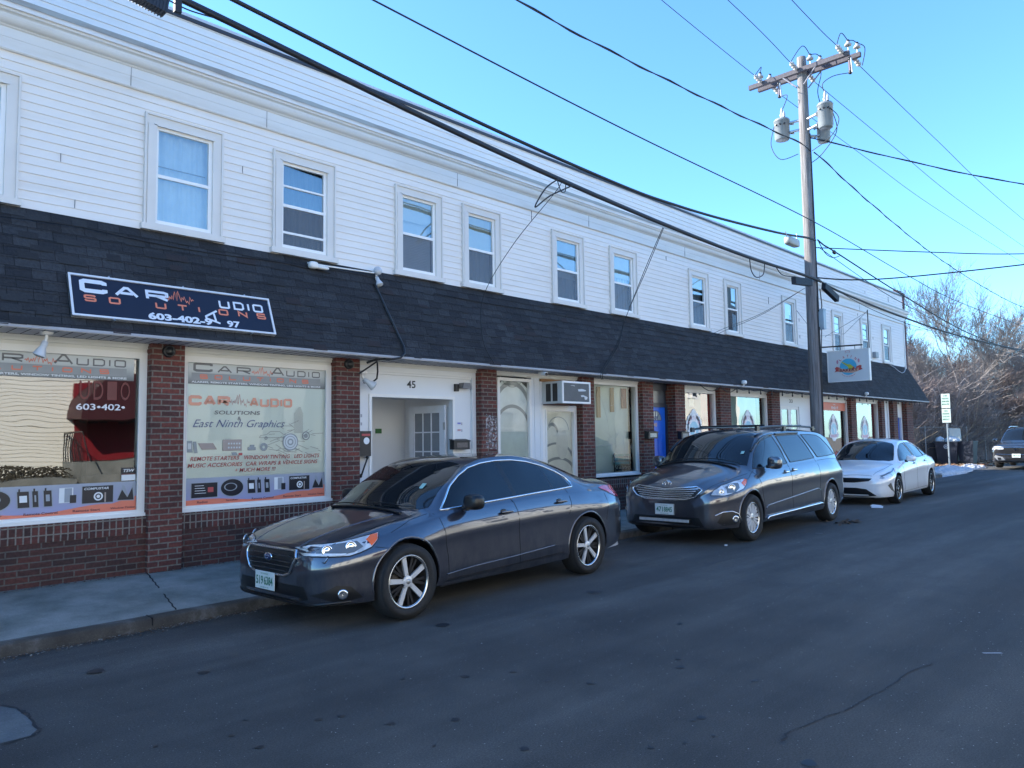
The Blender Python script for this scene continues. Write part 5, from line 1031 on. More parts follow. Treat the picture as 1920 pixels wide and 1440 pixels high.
def car(name, label, cat, loc, rz, P, pm, parts):
    """local frame: x from nose (0) to tail (L), y across (0 centre), z up"""
    O = root(name, label, cat, loc, None, rz); L_ = P['L']; NK = P.get('nose', 1.0); X0 = .9-.9*NK
    xs = sorted(set([0,.004,.012,.025,.04,.06,.085,.12]+[.12+(L_-.24)*i/96 for i in range(97)]+[L_-q for q in (.09,.06,.035,.015,.005,0)]))
    xs = [.9-(.9-x)*NK if x < .9 else x for x in xs]
    def sec(x):
        x = .9-(.9-x)/NK if x < .9 else x
        zc, ze, we, zb, wb, w, z0 = [P[k](x) for k in ('zc','ze','we','zb','wb','w','z0')]
        zk = z0+(zb-z0)*.55; cr = P.get('crease', .012)
        pts = [(0,z0),(w*.55,z0),(w*.86,z0+.004),(w*.955,z0+.03),(w*.985,z0+.09),(w*.992,z0+(zk-z0)*.55),(w*.984,zk),(w*.99,zk+(zb-zk)*.25),(w,zk+(zb-zk)*.5),(w*.985,zk+(zb-zk)*.62),(wb+.006,zb-.014),(wb-.012,zb+.004)]
        for t in (.12,.3,.5,.7,.88,1): pts.append((wb-.02+(we-wb+.02)*t+.012*math.sin(math.pi*t)*min(1,(ze-zb)*4), zb+.006+(ze-zb-.006)*t))
        for t in (.035,.09,.18,.32,.5,.7,.87): y = we*(1-t); pts.append((y, ze+(zc-ze)*(1-abs(y/we)**P.get('crown',2.3))))
        pts.append((0, zc)); return pts
    H = [sec(x) for x in xs]; k = len(H[0]); n = 2*k-2
    V = []; 
    for x, s_ in zip(xs, H): V += [(x,y,z) for y,z in s_]+[(x,-y,z) for y,z in s_[-2:0:-1]]
    F = [(i*n+j, i*n+(j+1)%n, (i+1)*n+(j+1)%n, (i+1)*n+j) for i in range(len(xs)-1) for j in range(n)]+[tuple(range(n))[::-1], tuple(range((len(xs)-1)*n, len(xs)*n))]
    me = bpy.data.meshes.new('body'); me.from_pydata(V, [], F); me.materials.append(pm); me.materials.append(CBLK)
    bm = bmesh.new(); bm.from_mesh(me); bmesh.ops.recalc_face_normals(bm, faces=bm.faces); bm.to_mesh(me); bvh = BVHTree.FromBMesh(bm); bm.free()
    body = bpy.data.objects.new('body', me); COL.objects.link(body); body.parent = O; ORG[body.name] = Vector()
    W_ = max(P['w'](x) for x in xs)
    cut = MB()
    for wx in P['wheels']:
        for s in (1,-1):
            ra = P['arch']; nn = 30; ring = [(wx+ra*math.cos(6.2832*i/nn), P['rw']+.01+ra*1.0*math.sin(6.2832*i/nn)) for i in range(nn)]
            cut.prism(ring, (0, s*(W_-.26), 0), X_, Z_, (0, s*.5, 0))
    co = cut.build('cut', CBLK); co.parent = O; bq_ = bmesh.new(); bq_.from_mesh(co.data); bmesh.ops.recalc_face_normals(bq_, faces=bq_.faces); bq_.to_mesh(co.data); bq_.free()
    md = body.modifiers.new('b', 'BOOLEAN'); md.object = co; md.operation = 'DIFFERENCE'; md.solver = 'EXACT'
    co.data.materials.clear(); co.data.materials.append(CBLK)
    bpy.context.view_layer.update(); dg = bpy.context.evaluated_depsgraph_get(); nm = bpy.data.meshes.new_from_object(body.evaluated_get(dg)); body.modifiers.clear(); body.data = nm; bpy.data.objects.remove(co)
    for p_ in nm.polygons: p_.use_smooth = True
    nm.update()
    try: nm.set_sharp_from_angle(angle=R(38))
    except Exception: pass
    DIR = {'L': Vector((0,-1,0)), 'R': Vector((0,1,0)), 'F': Vector((1,0,0)), 'B': Vector((-1,0,0)), 'T': Vector((0,0,-1))}
    def proj(a, b, ax, off):
        d = DIR[ax] if isinstance(ax, str) else ax
        if ax == 'R': o = Vector((a,-4,b))          # the camera's side: local -y
        elif ax == 'L': o = Vector((a,4,b))
        elif ax == 'F': o = Vector((-3,a,b))
        elif ax == 'B': o = Vector((L_+3,a,b))
        else: o = Vector((a,b,4))
        h = bvh.ray_cast(o, d)
        if h[0] is None:
            nr = bvh.find_nearest(o+d*3.2); return nr[0]+nr[1]*off
        nn_ = h[1] if h[1].dot(d) < 0 else -h[1]
        return h[0]+nn_*off
    def patch(pn, poly, ax, mat_, off=.004, res=.06, parent=body, sm=True):
        bm = bmesh.new(); vs = [bm.verts.new((a,b,0)) for a,b in poly]; bm.faces.new(vs)
        for c in (0,1):
            lo = min(q[c] for q in poly); hi = max(q[c] for q in poly); t = lo+res
            while t < hi-.004:
                no = (1,0,0) if c == 0 else (0,1,0); pc = (t,0,0) if c == 0 else (0,t,0)
                bmesh.ops.bisect_plane(bm, geom=bm.verts[:]+bm.edges[:]+bm.faces[:], plane_co=pc, plane_no=no, dist=1e-5); t += res
        bmesh.ops.triangulate(bm, faces=[f for f in bm.faces if len(f.verts) > 4])
        bm.verts.index_update(); m = MB(); m.add([proj(v.co.x, v.co.y, ax, off) for v in bm.verts], [tuple(v.index for v in f.verts) for f in bm.faces], sm); bm.free()
        o = m.build(pn, mat_, parent, Vector()); b2 = bmesh.new(); b2.from_mesh(o.data); bmesh.ops.recalc_face_normals(b2, faces=b2.faces); b2.to_mesh(o.data); b2.free(); return o
    def line(m, pts, ax, r, off=0, res=.05, closed=False, n=6):
        if closed: pts = list(pts)+[pts[0]]
        Q = []
        for a, b in zip(pts, pts[1:]):
            d = math.dist(a, b); k_ = max(1, int(d/res))
            for i in range(k_): t = i/k_; Q.append(proj(a[0]*(1-t)+b[0]*t, a[1]*(1-t)+b[1]*t, ax, off))
        Q.append(proj(pts[-1][0], pts[-1][1], ax, off)); m.tube(Q, r, n)
    for s, sd_ in ((-1,'R'),(1,'L')):
        for i, (wx, tr) in enumerate(zip(P['wheels'], P['track'])):
            rw = P['rw']; tw = P['tw']; c = Vector((wx, s*tr, rw)); A = Vector((0,s,0)); rr = P['rim']
            m = MB(); m.lathe([(rr-.012,-tw*.9),(rr+.005,-tw),(rw*.93,-tw),(rw-.008,-tw*.93),(rw,-tw*.78),(rw+.0,-tw*.3),(rw-.006,-tw*.1),(rw*.965,-.004),(rw*.93,.012),(rr+.06*(rw-rr)/.11+.03,.017),(rr+.012,.012),(rr+.002,.0),(rr-.01,-.012)], c, A, 56)
            for g in (.3,.5,.7): m.lathe([(rw+.001,-tw*g-.004),(rw-.0,-tw*g),(rw+.001,-tw*g+.004)], c, A, 40)
            wh = m.build('wheel', TYRE, O, Vector())
            m = MB(); m.lathe([(rr-.004,-.004),(rr+.002,.002),(rr-.014,.004),(rr-.022,-.01)], c, A, 56); m.build('rim', P.get('rimedge', ALLOY), wh, Vector())
            m = MB(); m.lathe([(rr-.018,-.012),(rr-.03,-.1),(rr-.035,-tw*.8),(0,-tw*.8)], c, A, 40); m.lathe([(0,-.075),(rr*.62,-.075),(rr*.62,-.09)], c, A, 30); m.build('wheel_well_disc', C('brake_dark', (.035,.034,.034), .5, metal=.4), wh, Vector())
            P['spokes'](c, A, rr, wh)
    parts(O, body, patch, line, proj, P)
    return O
def spokes(c, A, rr, wh, n, w0, w1, mat_, ph=0, depth=.03, curve=0, inner=.3, split=None, d0=-.018):
    U = Vector((1,0,0)); V = Vector((0,0,1)); m = MB()
    for k in range(n):
        a = ph+2*math.pi*k/n; u = U*math.cos(a)+V*math.sin(a); v = U*-math.sin(a)+V*math.cos(a)
        if split:
            for s in (-1,1): m.prism([(rr*inner*.6,-.012),(rr*inner*.6,.012),(rr*.985,split*s+w1),(rr*.985,split*s-w1)], c+A*d0, u, v, A*-depth)
        else: m.prism([(rr*inner*.5,-w0),(rr*inner*.5,w0),(rr*.7,w1*.85),(rr*.985,w1),(rr*.985,-w1),(rr*.7,-w1*.85)], c+A*d0, u, v, A*-depth)
    m.build('spokes', mat_, wh, Vector())
def hub(c, A, r, wh, m1=ALLOY, nuts=5):
    m = MB(); m.lathe([(r,-.035),(r,-.016),(r*.85,-.012),(0,-.011)], c, A, 24)
    U = Vector((1,0,0)); V = Vector((0,0,1)); m.mat(1)
    m.lathe([(r*.48,-.0105),(r*.4,-.004),(0,-.003)], c, A, 20)
    for k in range(nuts): a = 2*math.pi*k/nuts+.3; q = c+(U*math.cos(a)+V*math.sin(a))*r*1.25; m.cyl(q-A*.05, q-A*.016, .009, n=6)
    m.build('hub_cap', [m1, STEEL], wh, Vector())
def plate(O, x, z, t1, t2, y=0, w_=.31, h=.155, face=-1, tilt=0):
    m = MB(); m.box(x-.006, x, y-w_/2, y+w_/2, z-h/2, z+h/2); pl = m.build('number_plate', PLATE, O, Vector())
    m = MB(); U = Vector((0,-1,0)); xx = x-.009
    txt(m, t1, (xx, y+w_*.44, z-h*.26), U, Z_, w_*.37, h*.5, .02); txt(m, t2, (xx, y+w_*.02, z-h*.26), U, Z_, w_*.45, h*.5, .02); txt(m, 'NEW HAMPSHIRE', (xx, y+w_*.2, z+h*.33), U, Z_, w_*.4, h*.09, .0); txt(m, 'LIVE FREE OR DIE', (xx, y+w_*.22, z-h*.44), U, Z_, w_*.44, h*.08, .0)
    m.build('plate_lettering', PLTXT, pl, Vector())
def mirror(O, x, y, z, s, mat_, w_=.1, l=.11, h=.075, drop=.0):
    m = MB(); m.blob((x+.02, y+s*.12, z), (l*.75, w_, h), 3.2, 20, 12); m.mat(1); m.tube([(x+.0,y-s*.01,z-.06-drop),(x,y+s*.06,z-.06-drop*.5)], .028, 8); m.build('wing_mirror', [mat_, CBLK], O, Vector())
def handles(body, proj, pts, mats, chrome=False, s=1):
    for ax in ('R','L'):
        for a, b in pts:
            m = MB(); c = proj(a, b, ax, .0); ny = -1 if ax == 'R' else 1; m.mat(1)
            m.blob(c+Vector((0,ny*-.004,0)), (.055,.01,.032), 2.4, 16, 8); m.mat(0); m.blob(c+Vector((.03,ny*.028,0)), (.095,.012,.014), 3, 16, 8); m.build('door_handle', [mats, CBLK], body, Vector())
def seams(body, line, segs, axs=('R','L')):
    for ax in axs:
        for sg in segs: m = MB(); line(m, sg, ax, .0035, -.0008, .04, n=5); m.build('panel_gap', SEAM, body, Vector())

# ---------------- dark grey saloon in front
ALB = C('alloy_bright', (.62,.63,.65), .28, metal=.25, coat=1, var=.03)
PL = dict(L=4.78, nose=.86, wheels=(.97,3.75), track=(.905,.905), rw=.335, rim=.24, tw=.2, arch=.375, crown=2.9,
 zc=Tab((0,.585),(.012,.63),(.04,.67),(.12,.715),(.3,.775),(.6,.84),(.9,.89),(1.12,.925),(1.22,.965),(1.5,1.13),(1.8,1.275),(2.05,1.37),(2.35,1.42),(2.8,1.435),(3.2,1.41),(3.55,1.355),(3.9,1.235),(4.2,1.13),(4.4,1.10),(4.6,1.085),(4.7,1.05),(4.76,.93),(4.78,.80)),
 ze=Tab((0,.565),(.04,.635),(.12,.68),(.3,.735),(.6,.795),(.9,.845),(1.2,.885),(1.4,.935),(1.55,1.07),(1.75,1.20),(2.0,1.33),(2.3,1.395),(2.7,1.41),(3.1,1.36),(3.45,1.255),(3.75,1.135),(4.0,1.045),(4.3,1.01),(4.6,.99),(4.78,.78)),
 we=Tab((0,.34),(.04,.48),(.12,.59),(.3,.68),(.6,.74),(1.2,.74),(1.45,.72),(1.75,.66),(2.1,.60),(2.5,.575),(2.9,.575),(3.3,.60),(3.7,.66),(4.0,.72),(4.3,.73),(4.6,.66),(4.78,.5)),
 zb=Tab((0,.54),(.04,.585),(.12,.625),(.3,.68),(.6,.745),(.9,.79),(1.2,.835),(1.5,.885),(2.0,.915),(2.6,.945),(3.2,.965),(3.6,.965),(4.0,.95),(4.4,.93),(4.6,.90),(4.78,.72)),
 wb=Tab((0,.38),(.04,.54),(.12,.66),(.3,.765),(.6,.835),(1.2,.86),(2.0,.865),(3.0,.865),(3.7,.86),(4.1,.83),(4.4,.79),(4.65,.72),(4.78,.56)),
 w=Tab((0,.42),(.04,.58),(.12,.70),(.3,.815),(.55,.89),(.9,.925),(1.5,.905),(2.5,.905),(3.3,.91),(3.7,.925),(4.1,.915),(4.4,.87),(4.65,.78),(4.78,.60)),
 z0=Tab((0,.25),(.1,.2),(.5,.19),(1.0,.2),(3.8,.2),(4.4,.24),(4.78,.33)),
 spokes=lambda c, A, rr, wh: (spokes(c,A,rr,wh,5,.019,.026,ALB,R(90)+.2,.02,inner=.24), spokes(c,A,rr,wh,5,.01,.012,RIMD,R(126)+.2,.03,inner=.3,split=.03,d0=-.028), hub(c,A,.05,wh,ALB)))
def parts_saloon(O, body, patch, line, proj, P):
    DLO = [(1.46,.925),(1.56,1.02),(1.68,1.135),(1.84,1.235),(2.0,1.305),(2.2,1.345),(2.45,1.365),(2.7,1.365),(2.95,1.34),(3.2,1.285),(3.42,1.21),(3.55,1.135),(3.6,1.08),(3.58,1.03),(3.3,1.015),(2.9,1.0),(2.5,.98),(2.0,.955)]
    up_ = Tab(*[(a,b) for a,b in DLO[:12]]); lo_ = Tab((1.46,.925),(2.0,.955),(2.5,.98),(2.9,1.0),(3.3,1.015),(3.6,1.03))
    def win(x0, x1, sl0=0, sl1=0):
        xs_ = [x0+(x1-x0)*i/12 for i in range(13)]; top = []; bot = []
        for i, x in enumerate(xs_):
            t = i/12; xb = x+(sl0*(1-t)+sl1*t); top.append((x, up_(x)-.012)); bot.append((xb, lo_(xb)+.012))
        return top+bot[::-1]
    for ax in ('R','L'):
        for lab, a, b, s0, s1 in (('f',1.50,2.42,0,.08),('r',2.50,3.14,.06,.05),('q',3.17,3.5,.05,.04)): patch('side_window', win(a,b,s0,s1), ax, CG, .003, .05)
        patch('pillar_trim', [(2.42,up_(2.42)-.01),(2.50,up_(2.5)-.01),(2.56,lo_(2.56)+.012),(2.5,lo_(2.5)+.012)], ax, CBLK, .003, .05)
        patch('pillar_trim', [(3.14,up_(3.14)-.01),(3.17,up_(3.17)-.01),(3.22,lo_(3.22)+.012),(3.19,lo_(3.19)+.012)], ax, CBLK, .003, .05)
        m = MB(); line(m, DLO, ax, .011, .002, .04, closed=True); m.build('chrome_trim', CHROME, body, Vector())
        HLs = [(.10,.62),(.15,.665),(.24,.705),(.39,.735),(.56,.765),(.72,.79),(.66,.73),(.59,.68),(.49,.645),(.40,.622),(.26,.62)]
        patch('headlight', HLs, ax, LENS, .004, .04); m = MB(); line(m, HLs, ax, .005, .004, .04, closed=True); m.build('lamp_seal', CBLK, body, Vector())
        patch('lamp_bezel', [(.2,.635),(.22,.685),(.36,.72),(.5,.735),(.52,.69),(.44,.65),(.34,.635)], ax, LAMPD, .006, .03); patch('lamp_bar', [(.13,.625),(.15,.645),(.38,.645),(.37,.63)], ax, LENS_, .009, .03)
        patch('indicator', [(.59,.69),(.655,.735),(.705,.782),(.63,.772),(.57,.74)], ax, AMB, .007, .03)
        for q in ((.27,.668),(.43,.695)):
            c = proj(q[0], q[1], ax, .006); m = MB(); ny = -1 if ax == 'R' else 1; nrm_ = Vector((-.55,ny,.15)).normalized(); m.lathe([(.043,0),(.048,.006),(.036,.004),(.03,-.002),(.02,.004),(0,.006)], c, nrm_, 20); m.build('headlight_projector', CHROME, body, Vector())
        patch('tail_light', [(4.15,.985),(4.3,1.0),(4.55,.985),(4.68,.93),(4.70,.84),(4.6,.835),(4.45,.87),(4.3,.92)], ax, REDL, .006, .04)
        patch('fog_surround', [(.16,.30),(.30,.385),(.40,.37),(.50,.27),(.42,.255),(.28,.25)], ax, CBLK, .003, .04)
        c = proj(.34, .31, ax, .004); m = MB(); m.lathe([(.04,0),(.044,.008),(.032,.01),(0,.006)], c, Vector((-.6,-1 if ax == 'R' else 1,0)).normalized(), 18); m.build('fog_lamp', CHROME, body, Vector())
        patch('sill_trim', [(1.42,.215),(1.44,.28),(3.3,.30),(3.33,.235)], ax, pm_sal, .012, .08)
        m = MB(); line(m, [(1.45,.33),(1.8,.355),(2.4,.375),(3.1,.41)], ax, .006, .003); m.build('side_crease', pm_sal, body, Vector())
        for wx in P['wheels']:
            m = MB(); line(m, [(wx+.385*math.cos(R(a)), .345+.385*math.sin(R(a))) for a in range(-5,190,8)], ax, .011, -.004, .05); m.build('arch_lip', pm_sal, body, Vector())
    seams(body, line, [[(1.37,.90),(1.42,.77),(1.47,.5),(1.48,.28)],[(2.44,.965),(2.50,.84),(2.52,.6),(2.52,.3)],[(3.42,1.01),(3.44,.85),(3.38,.73)],[(1.48,.28),(2.52,.3),(3.28,.32)],[(.82,.78),(1.1,.86),(1.32,.90)],[(.62,.68),(.72,.66),(.83,.66)],[(4.2,.92),(4.15,.6)],[(3.45,1.26),(3.55,1.17)]])
    ws = [(1.16,0),(1.175,.3),(1.22,.5),(1.31,.66),(1.40,.695),(1.62,.655),(1.85,.60),(1.99,.555),(2.03,.4),(2.06,.2),(2.07,0)]
    patch('windscreen', ws+[(a,-b) for a,b in ws[-2:0:-1]], 'T', CG, .003, .06)
    rw_ = [(3.33,0),(3.32,.3),(3.3,.52),(3.5,.58),(3.85,.63),(4.03,.62),(4.08,.4),(4.1,0)]
    patch('rear_window', rw_+[(a,-b) for a,b in rw_[-2:0:-1]], 'T', CG, .003, .06)
    patch('sunroof', [(2.2,-.4),(2.2,.4),(2.9,.4),(2.9,-.4)], 'T', CG, .002, .08)
    m = MB(); line(m, [(.1,-.55),(.06,0),(.1,.55)], 'T', .004, -.001, .04); line(m, [(.12,-.60),(.6,-.70),(1.18,-.70)], 'T', .004, -.001); line(m, [(.12,.60),(.6,.70),(1.18,.70)], 'T', .004, -.001); m.build('bonnet_gap', SEAM, body, Vector())
    m = MB(); line(m, [(.2,-.36),(.7,-.46),(1.1,-.52)], 'T', .008, -.003); line(m, [(.2,.36),(.7,.46),(1.1,.52)], 'T', .008, -.003); m.build('bonnet_crease', pm_sal, body, Vector())
    hexa = [(-.40,.60),(-.37,.655),(.37,.655),(.40,.60),(.32,.465),(.24,.44),(-.24,.44),(-.32,.465)]
    g = patch('grille', hexa, 'F', CBLK, .006, .04)
    m = MB(); line(m, hexa, 'F', .013, .008, .03, closed=True); m.build('grille_frame', CHROME, g, Vector())
    m = MB()
    for z in (.48,.52,.56,.605): line(m, [(-.35,z),(0,z+.004),(.35,z)], 'F', .006, .012, .05)
    m.build('grille_bar', C('gloss_grey', (.03,.03,.033), .2), g, Vector())
    c = proj(0,.585,'F',.02); m = MB(); m.blob(c, (.012,.068,.036), 2, 20, 10); m.mat(1); m.blob(c-X_*.005, (.01,.06,.03), 2, 20, 10); m.mat(0)
    for q in ((.03,.01,.012),(-.005,.012,.006),(-.03,.008,.006),(.01,-.014,.006),(-.015,-.01,.006),(.025,-.008,.005)): m.blob(c+Vector((-.014,q[0],q[1])), (.004,q[2],q[2]*.9), 1.2, 8, 6)
    m.build('badge', [CHROME, C('badge_blue', (.02,.03,.08), .2)], g, Vector())
    patch('lower_intake', [(-.55,.265),(-.5,.37),(.5,.37),(.55,.265),(.4,.235),(-.4,.235)], 'F', CBLK, .004, .05)
    m = MB(); line(m, [(-.8,.245),(-.5,.215),(0,.205),(.5,.215),(.8,.245)], 'F', .014, .004, .05); m.build('splitter', CBLK, body, Vector())
    pc = proj(0,.40,'F',.02); plate(O, pc.x-.008, .375, '519', '6384', y=.03)
    m = MB(); line(m, [(1.13,-.6),(1.15,-.2),(1.14,.5)], 'T', .012, .012, .05); line(m, [(1.2,.55),(1.19,.1),(1.17,-.15)], 'T', .007, .022); line(m, [(1.22,-.1),(1.24,-.5),(1.3,-.62)], 'T', .007, .022); m.build('wiper', CBLK, body, Vector())
    mirror(O, 1.72, -.86, .99, -1, CBLK); mirror(O, 1.72, .86, .99, 1, CBLK)
    handles(body, proj, [(2.28,.845),(3.22,.885)], pm_sal)
    m = MB(); c = proj(1.55,-.45,'T',.006); m.quad(c+Vector((-.03,-.03,-.02)),c+Vector((-.03,.03,-.02)),c+Vector((.03,.03,.028)),c+Vector((.03,-.03,.028))); m.build('inspection_sticker', C('sticker_teal', (.3,.5,.45), .5), body, Vector())
pm_sal = paint('paint_graphite', (.04,.043,.062), .3, dirt=.5, metal=.7)
car('parked_saloon', 'dark graphite saloon with black and silver five spoke wheels parked at the kerb in front', 'car', (3.2+.0, 5.365+.915, 0), R(3.2), PL, pm_sal, parts_saloon)

# ---------------- grey people carrier
PV = dict(L=5.28, wheels=(.92,4.28), track=(.965,.965), rw=.355, rim=.235, tw=.22, arch=.40, crown=2.6,
 zc=Tab((0,.66),(.012,.76),(.04,.84),(.12,.90),(.3,.985),(.6,1.07),(.85,1.13),(.98,1.19),(1.3,1.39),(1.6,1.56),(1.85,1.655),(2.1,1.70),(2.6,1.74),(3.4,1.745),(4.2,1.725),(4.65,1.69),(4.85,1.64),(5.0,1.52),(5.12,1.34),(5.2,1.14),(5.26,.95),(5.28,.80)),
 ze=Tab((0,.64),(.04,.78),(.12,.83),(.3,.88),(.6,.95),(.9,1.01),(1.1,1.06),(1.35,1.25),(1.6,1.43),(1.85,1.56),(2.1,1.62),(2.6,1.65),(3.4,1.66),(4.2,1.645),(4.6,1.61),(4.85,1.54),(5.0,1.44),(5.12,1.27),(5.2,1.08),(5.28,.78)),
 we=Tab((0,.42),(.04,.62),(.12,.70),(.3,.78),(.6,.82),(1.0,.83),(1.4,.76),(1.9,.69),(2.5,.665),(3.5,.665),(4.3,.66),(4.7,.66),(5.0,.70),(5.28,.55)),
 zb=Tab((0,.60),(.04,.72),(.12,.77),(.3,.82),(.6,.89),(.9,.95),(1.2,1.0),(1.6,1.04),(2.2,1.06),(3.0,1.085),(3.8,1.11),(4.4,1.12),(4.8,1.10),(5.1,1.02),(5.28,.72)),
 wb=Tab((0,.44),(.04,.63),(.12,.74),(.3,.83),(.6,.90),(1.0,.93),(2.0,.93),(3.5,.93),(4.3,.92),(4.7,.905),(5.0,.885),(5.2,.82),(5.28,.7)),
 w=Tab((0,.48),(.04,.68),(.12,.79),(.3,.89),(.6,.965),(.95,.99),(1.6,.985),(3.6,.985),(4.3,.99),(4.7,.975),(5.0,.945),(5.2,.88),(5.28,.76)),
 z0=Tab((0,.28),(.1,.22),(.5,.21),(1.0,.22),(4.3,.22),(4.8,.26),(5.28,.36)),
 spokes=lambda c, A, rr, wh: (spokes(c,A,rr,wh,10,.014,.026,ALB,.1,.03,inner=.3,d0=-.012), spokes(c,A,rr,wh,10,.01,.016,ALB,.1+R(18),.03,inner=.3,d0=-.018), hub(c,A,.07,wh,ALB)))
pm_van = paint('paint_mineral_grey', (.062,.06,.072), .3, dirt=.4, metal=.7)
def parts_van(O, body, patch, line, proj, P):
    for ax in ('R','L'):
        W1 = [(1.22,1.08),(1.45,1.30),(1.62,1.41),(1.8,1.495),(2.0,1.545),(2.2,1.57),(2.34,1.575),(2.40,1.4),(2.46,1.12)]
        W2 = [(2.48,1.58),(3.0,1.595),(3.46,1.60),(3.58,1.42),(3.70,1.18),(3.2,1.155),(2.60,1.135),(2.54,1.3)]
        W3 = [(3.60,1.60),(4.0,1.60),(4.35,1.585),(4.55,1.53),(4.75,1.36),(4.86,1.22),(4.4,1.2),(3.9,1.19),(3.86,1.2),(3.7,1.45)]
        for W in (W1,W2,W3): patch('side_window', W, ax, CG, .003, .06); m = MB(); line(m, W, ax, .008, .002, .05, closed=True); m.build('window_seal', CBLK, body, Vector())
        for W in ([(1.45,1.34),(1.62,1.445),(1.8,1.525),(2.0,1.575),(2.2,1.60),(2.36,1.605)],[(2.48,1.61),(3.0,1.625),(3.47,1.63)]):
            m = MB(); line(m, W, ax, .02, .008, .05); m.build('rain_visor', C('visor_dark', (.015,.017,.02), .12), body, Vector())
        HL = [(-.0+.08,.73),(.14,.80),(.28,.865),(.55,.915),(.80,.945),(.84,.93),(.78,.865),(.66,.80),(.45,.755),(.25,.72)]
        patch('headlight', HL, ax, LENS, .005, .04); patch('lamp_bezel', [(.3,.75),(.33,.84),(.45,.885),(.6,.89),(.58,.82),(.45,.755)], ax, LAMPD, .007, .03); m = MB(); line(m, HL, ax, .005, .004, .04, closed=True); m.build('lamp_seal', CBLK, body, Vector()); patch('indicator', [(.66,.885),(.80,.94),(.83,.925),(.77,.87),(.7,.835)], ax, AMB, .009, .03)
        for q, r_ in (((.42,.825),.06),((.22,.775),.045)):
            c = proj(q[0],q[1],ax,.008); m = MB(); m.lathe([(r_,0),(r_*1.05,.006),(r_*.75,.006),(r_*.7,-.002),(r_*.35,.008),(0,.012)], c, Vector((-.6,-1 if ax == 'R' else 1,.1)).normalized(), 20); m.mat(1); m.build('headlight_projector', CHROME, body, Vector())
        patch('tail_light', [(4.98,1.14),(5.08,1.16),(5.22,1.0),(5.24,.9),(5.12,.95)], ax, REDL, .006, .04)
        patch('fog_surround', [(.12,.34),(.2,.47),(.36,.475),(.50,.42),(.56,.32),(.4,.29),(.2,.29)], ax, CBLK, .003, .04)
        m = MB(); line(m, [(.10,.44),(.2,.485),(.36,.49),(.48,.45),(.56,.34)], ax, .009, .006); m.build('fog_trim', CHROME, body, Vector())
        c = proj(.42,.375,ax,.008); m = MB(); m.lathe([(.05,0),(.055,.008),(.04,.01),(0,.006)], c, Vector((-.6,-1 if ax == 'R' else 1,0)).normalized(), 20); m.build('fog_lamp', CHROME, body, Vector())
        m = MB(); line(m, [(1.42,.30),(1.45,.325),(3.75,.375),(3.78,.34)], ax, .016, .012); m.build('side_step', CHROME, body, Vector())
        m = MB(); line(m, [(1.38,.46),(1.46,.50),(2.4,.56),(3.6,.64),(3.72,.60)], ax, .007, .004); m.build('side_crease', pm_van, body, Vector())
        s = -1 if ax == 'R' else 1
        m = MB(); m.tube([(1.95,s*.60,1.69),(2.15,s*.60,1.73),(2.6,s*.60,1.75),(3.6,s*.60,1.755),(4.3,s*.60,1.74),(4.55,s*.60,1.70)], .02, 8)
        for x in (2.0,3.1,4.45): m.box(x-.05, x+.05, s*.60-.02, s*.60+.02, 1.67, 1.75)
        m.build('roof_rail', CBLK, O, Vector())
        for x in (4.70, 1.36): m = MB(); m.box(x,x+.018,s*.81-.1,s*.81+.1,.13,.41); m.build('mud_flap', CBLK, O, Vector())
        for wx in P['wheels']:
            m = MB(); line(m, [(wx+.41*math.cos(R(a)), .365+.41*math.sin(R(a))) for a in range(-5,190,8)], ax, .014, -.003, .05); m.build('arch_lip', pm_van, body, Vector())
    for x in (2.3, 3.9): m = MB(); m.tube([(x,-.6,1.765),(x,.6,1.765)], .014, 6); m.build('roof_crossbar', CBLK, O, Vector())
    seams(body, line, [[(1.12,1.06),(1.22,.93),(1.33,.6),(1.36,.34)],[(2.42,1.58),(2.45,1.3),(2.45,1.0),(2.45,.35)],[(3.66,1.2),(3.74,1.03),(3.72,.7),(3.76,.45)],[(1.36,.34),(2.45,.36),(3.78,.42)],[(3.80,1.13),(4.4,1.145),(4.95,1.13)],[(.86,.93),(1.05,1.0),(1.2,1.05)],[(3.52,1.60),(3.66,1.32)]])
    ws = [(.98,0),(1.0,.4),(1.06,.62),(1.18,.78),(1.4,.73),(1.7,.665),(1.9,.62),(1.98,.4),(2.02,0)]
    patch('windscreen', ws+[(a,-b) for a,b in ws[-2:0:-1]], 'T', CG, .003, .06)
    patch('sunroof', [(2.45,-.4),(2.45,.4),(3.2,.4),(3.2,-.4)], 'T', CG, .002, .08)
    patch('rear_window', [(-.62,1.56),(.62,1.56),(.7,1.25),(.68,1.18),(-.68,1.18),(-.7,1.25)], 'B', CG, .003, .06)
    m = MB(); line(m, [(.06,-.62),(.03,0),(.06,.62)], 'T', .004, -.001, .04); line(m, [(.08,-.66),(.5,-.8),(1.0,-.86)], 'T', .004, -.001); line(m, [(.08,.66),(.5,.8),(1.0,.86)], 'T', .004, -.001); m.build('bonnet_gap', SEAM, body, Vector())
    gr = [(-.60,.80),(-.5,.845),(0,.80),(.5,.845),(.60,.80),(.5,.70),(.35,.655),(-.35,.655),(-.5,.70)]
    g = patch('grille', gr, 'F', CBLK, .004, .04); m = MB()
    for k in range(5): t = k/4; z = .675+.13*t; line(m, [(-.42-.12*t,z+.01),(-.2,z-.006-.006*t),(0,z-.01-.008*t),(.2,z-.006-.006*t),(.42+.12*t,z+.01)], 'F', .011, .008, .05)
    m.build('grille_bar', CHROME, g, Vector()); m = MB(); line(m, gr, 'F', .014, .006, .04, closed=True); m.build('grille_frame', CHROME, g, Vector())
    c = proj(0,.875,'F',.012); m = MB()
    m.lathe([(1,0),(1,.1),(.86,.1),(.86,0)], (0,0,0), (-1,0,0), 28); 
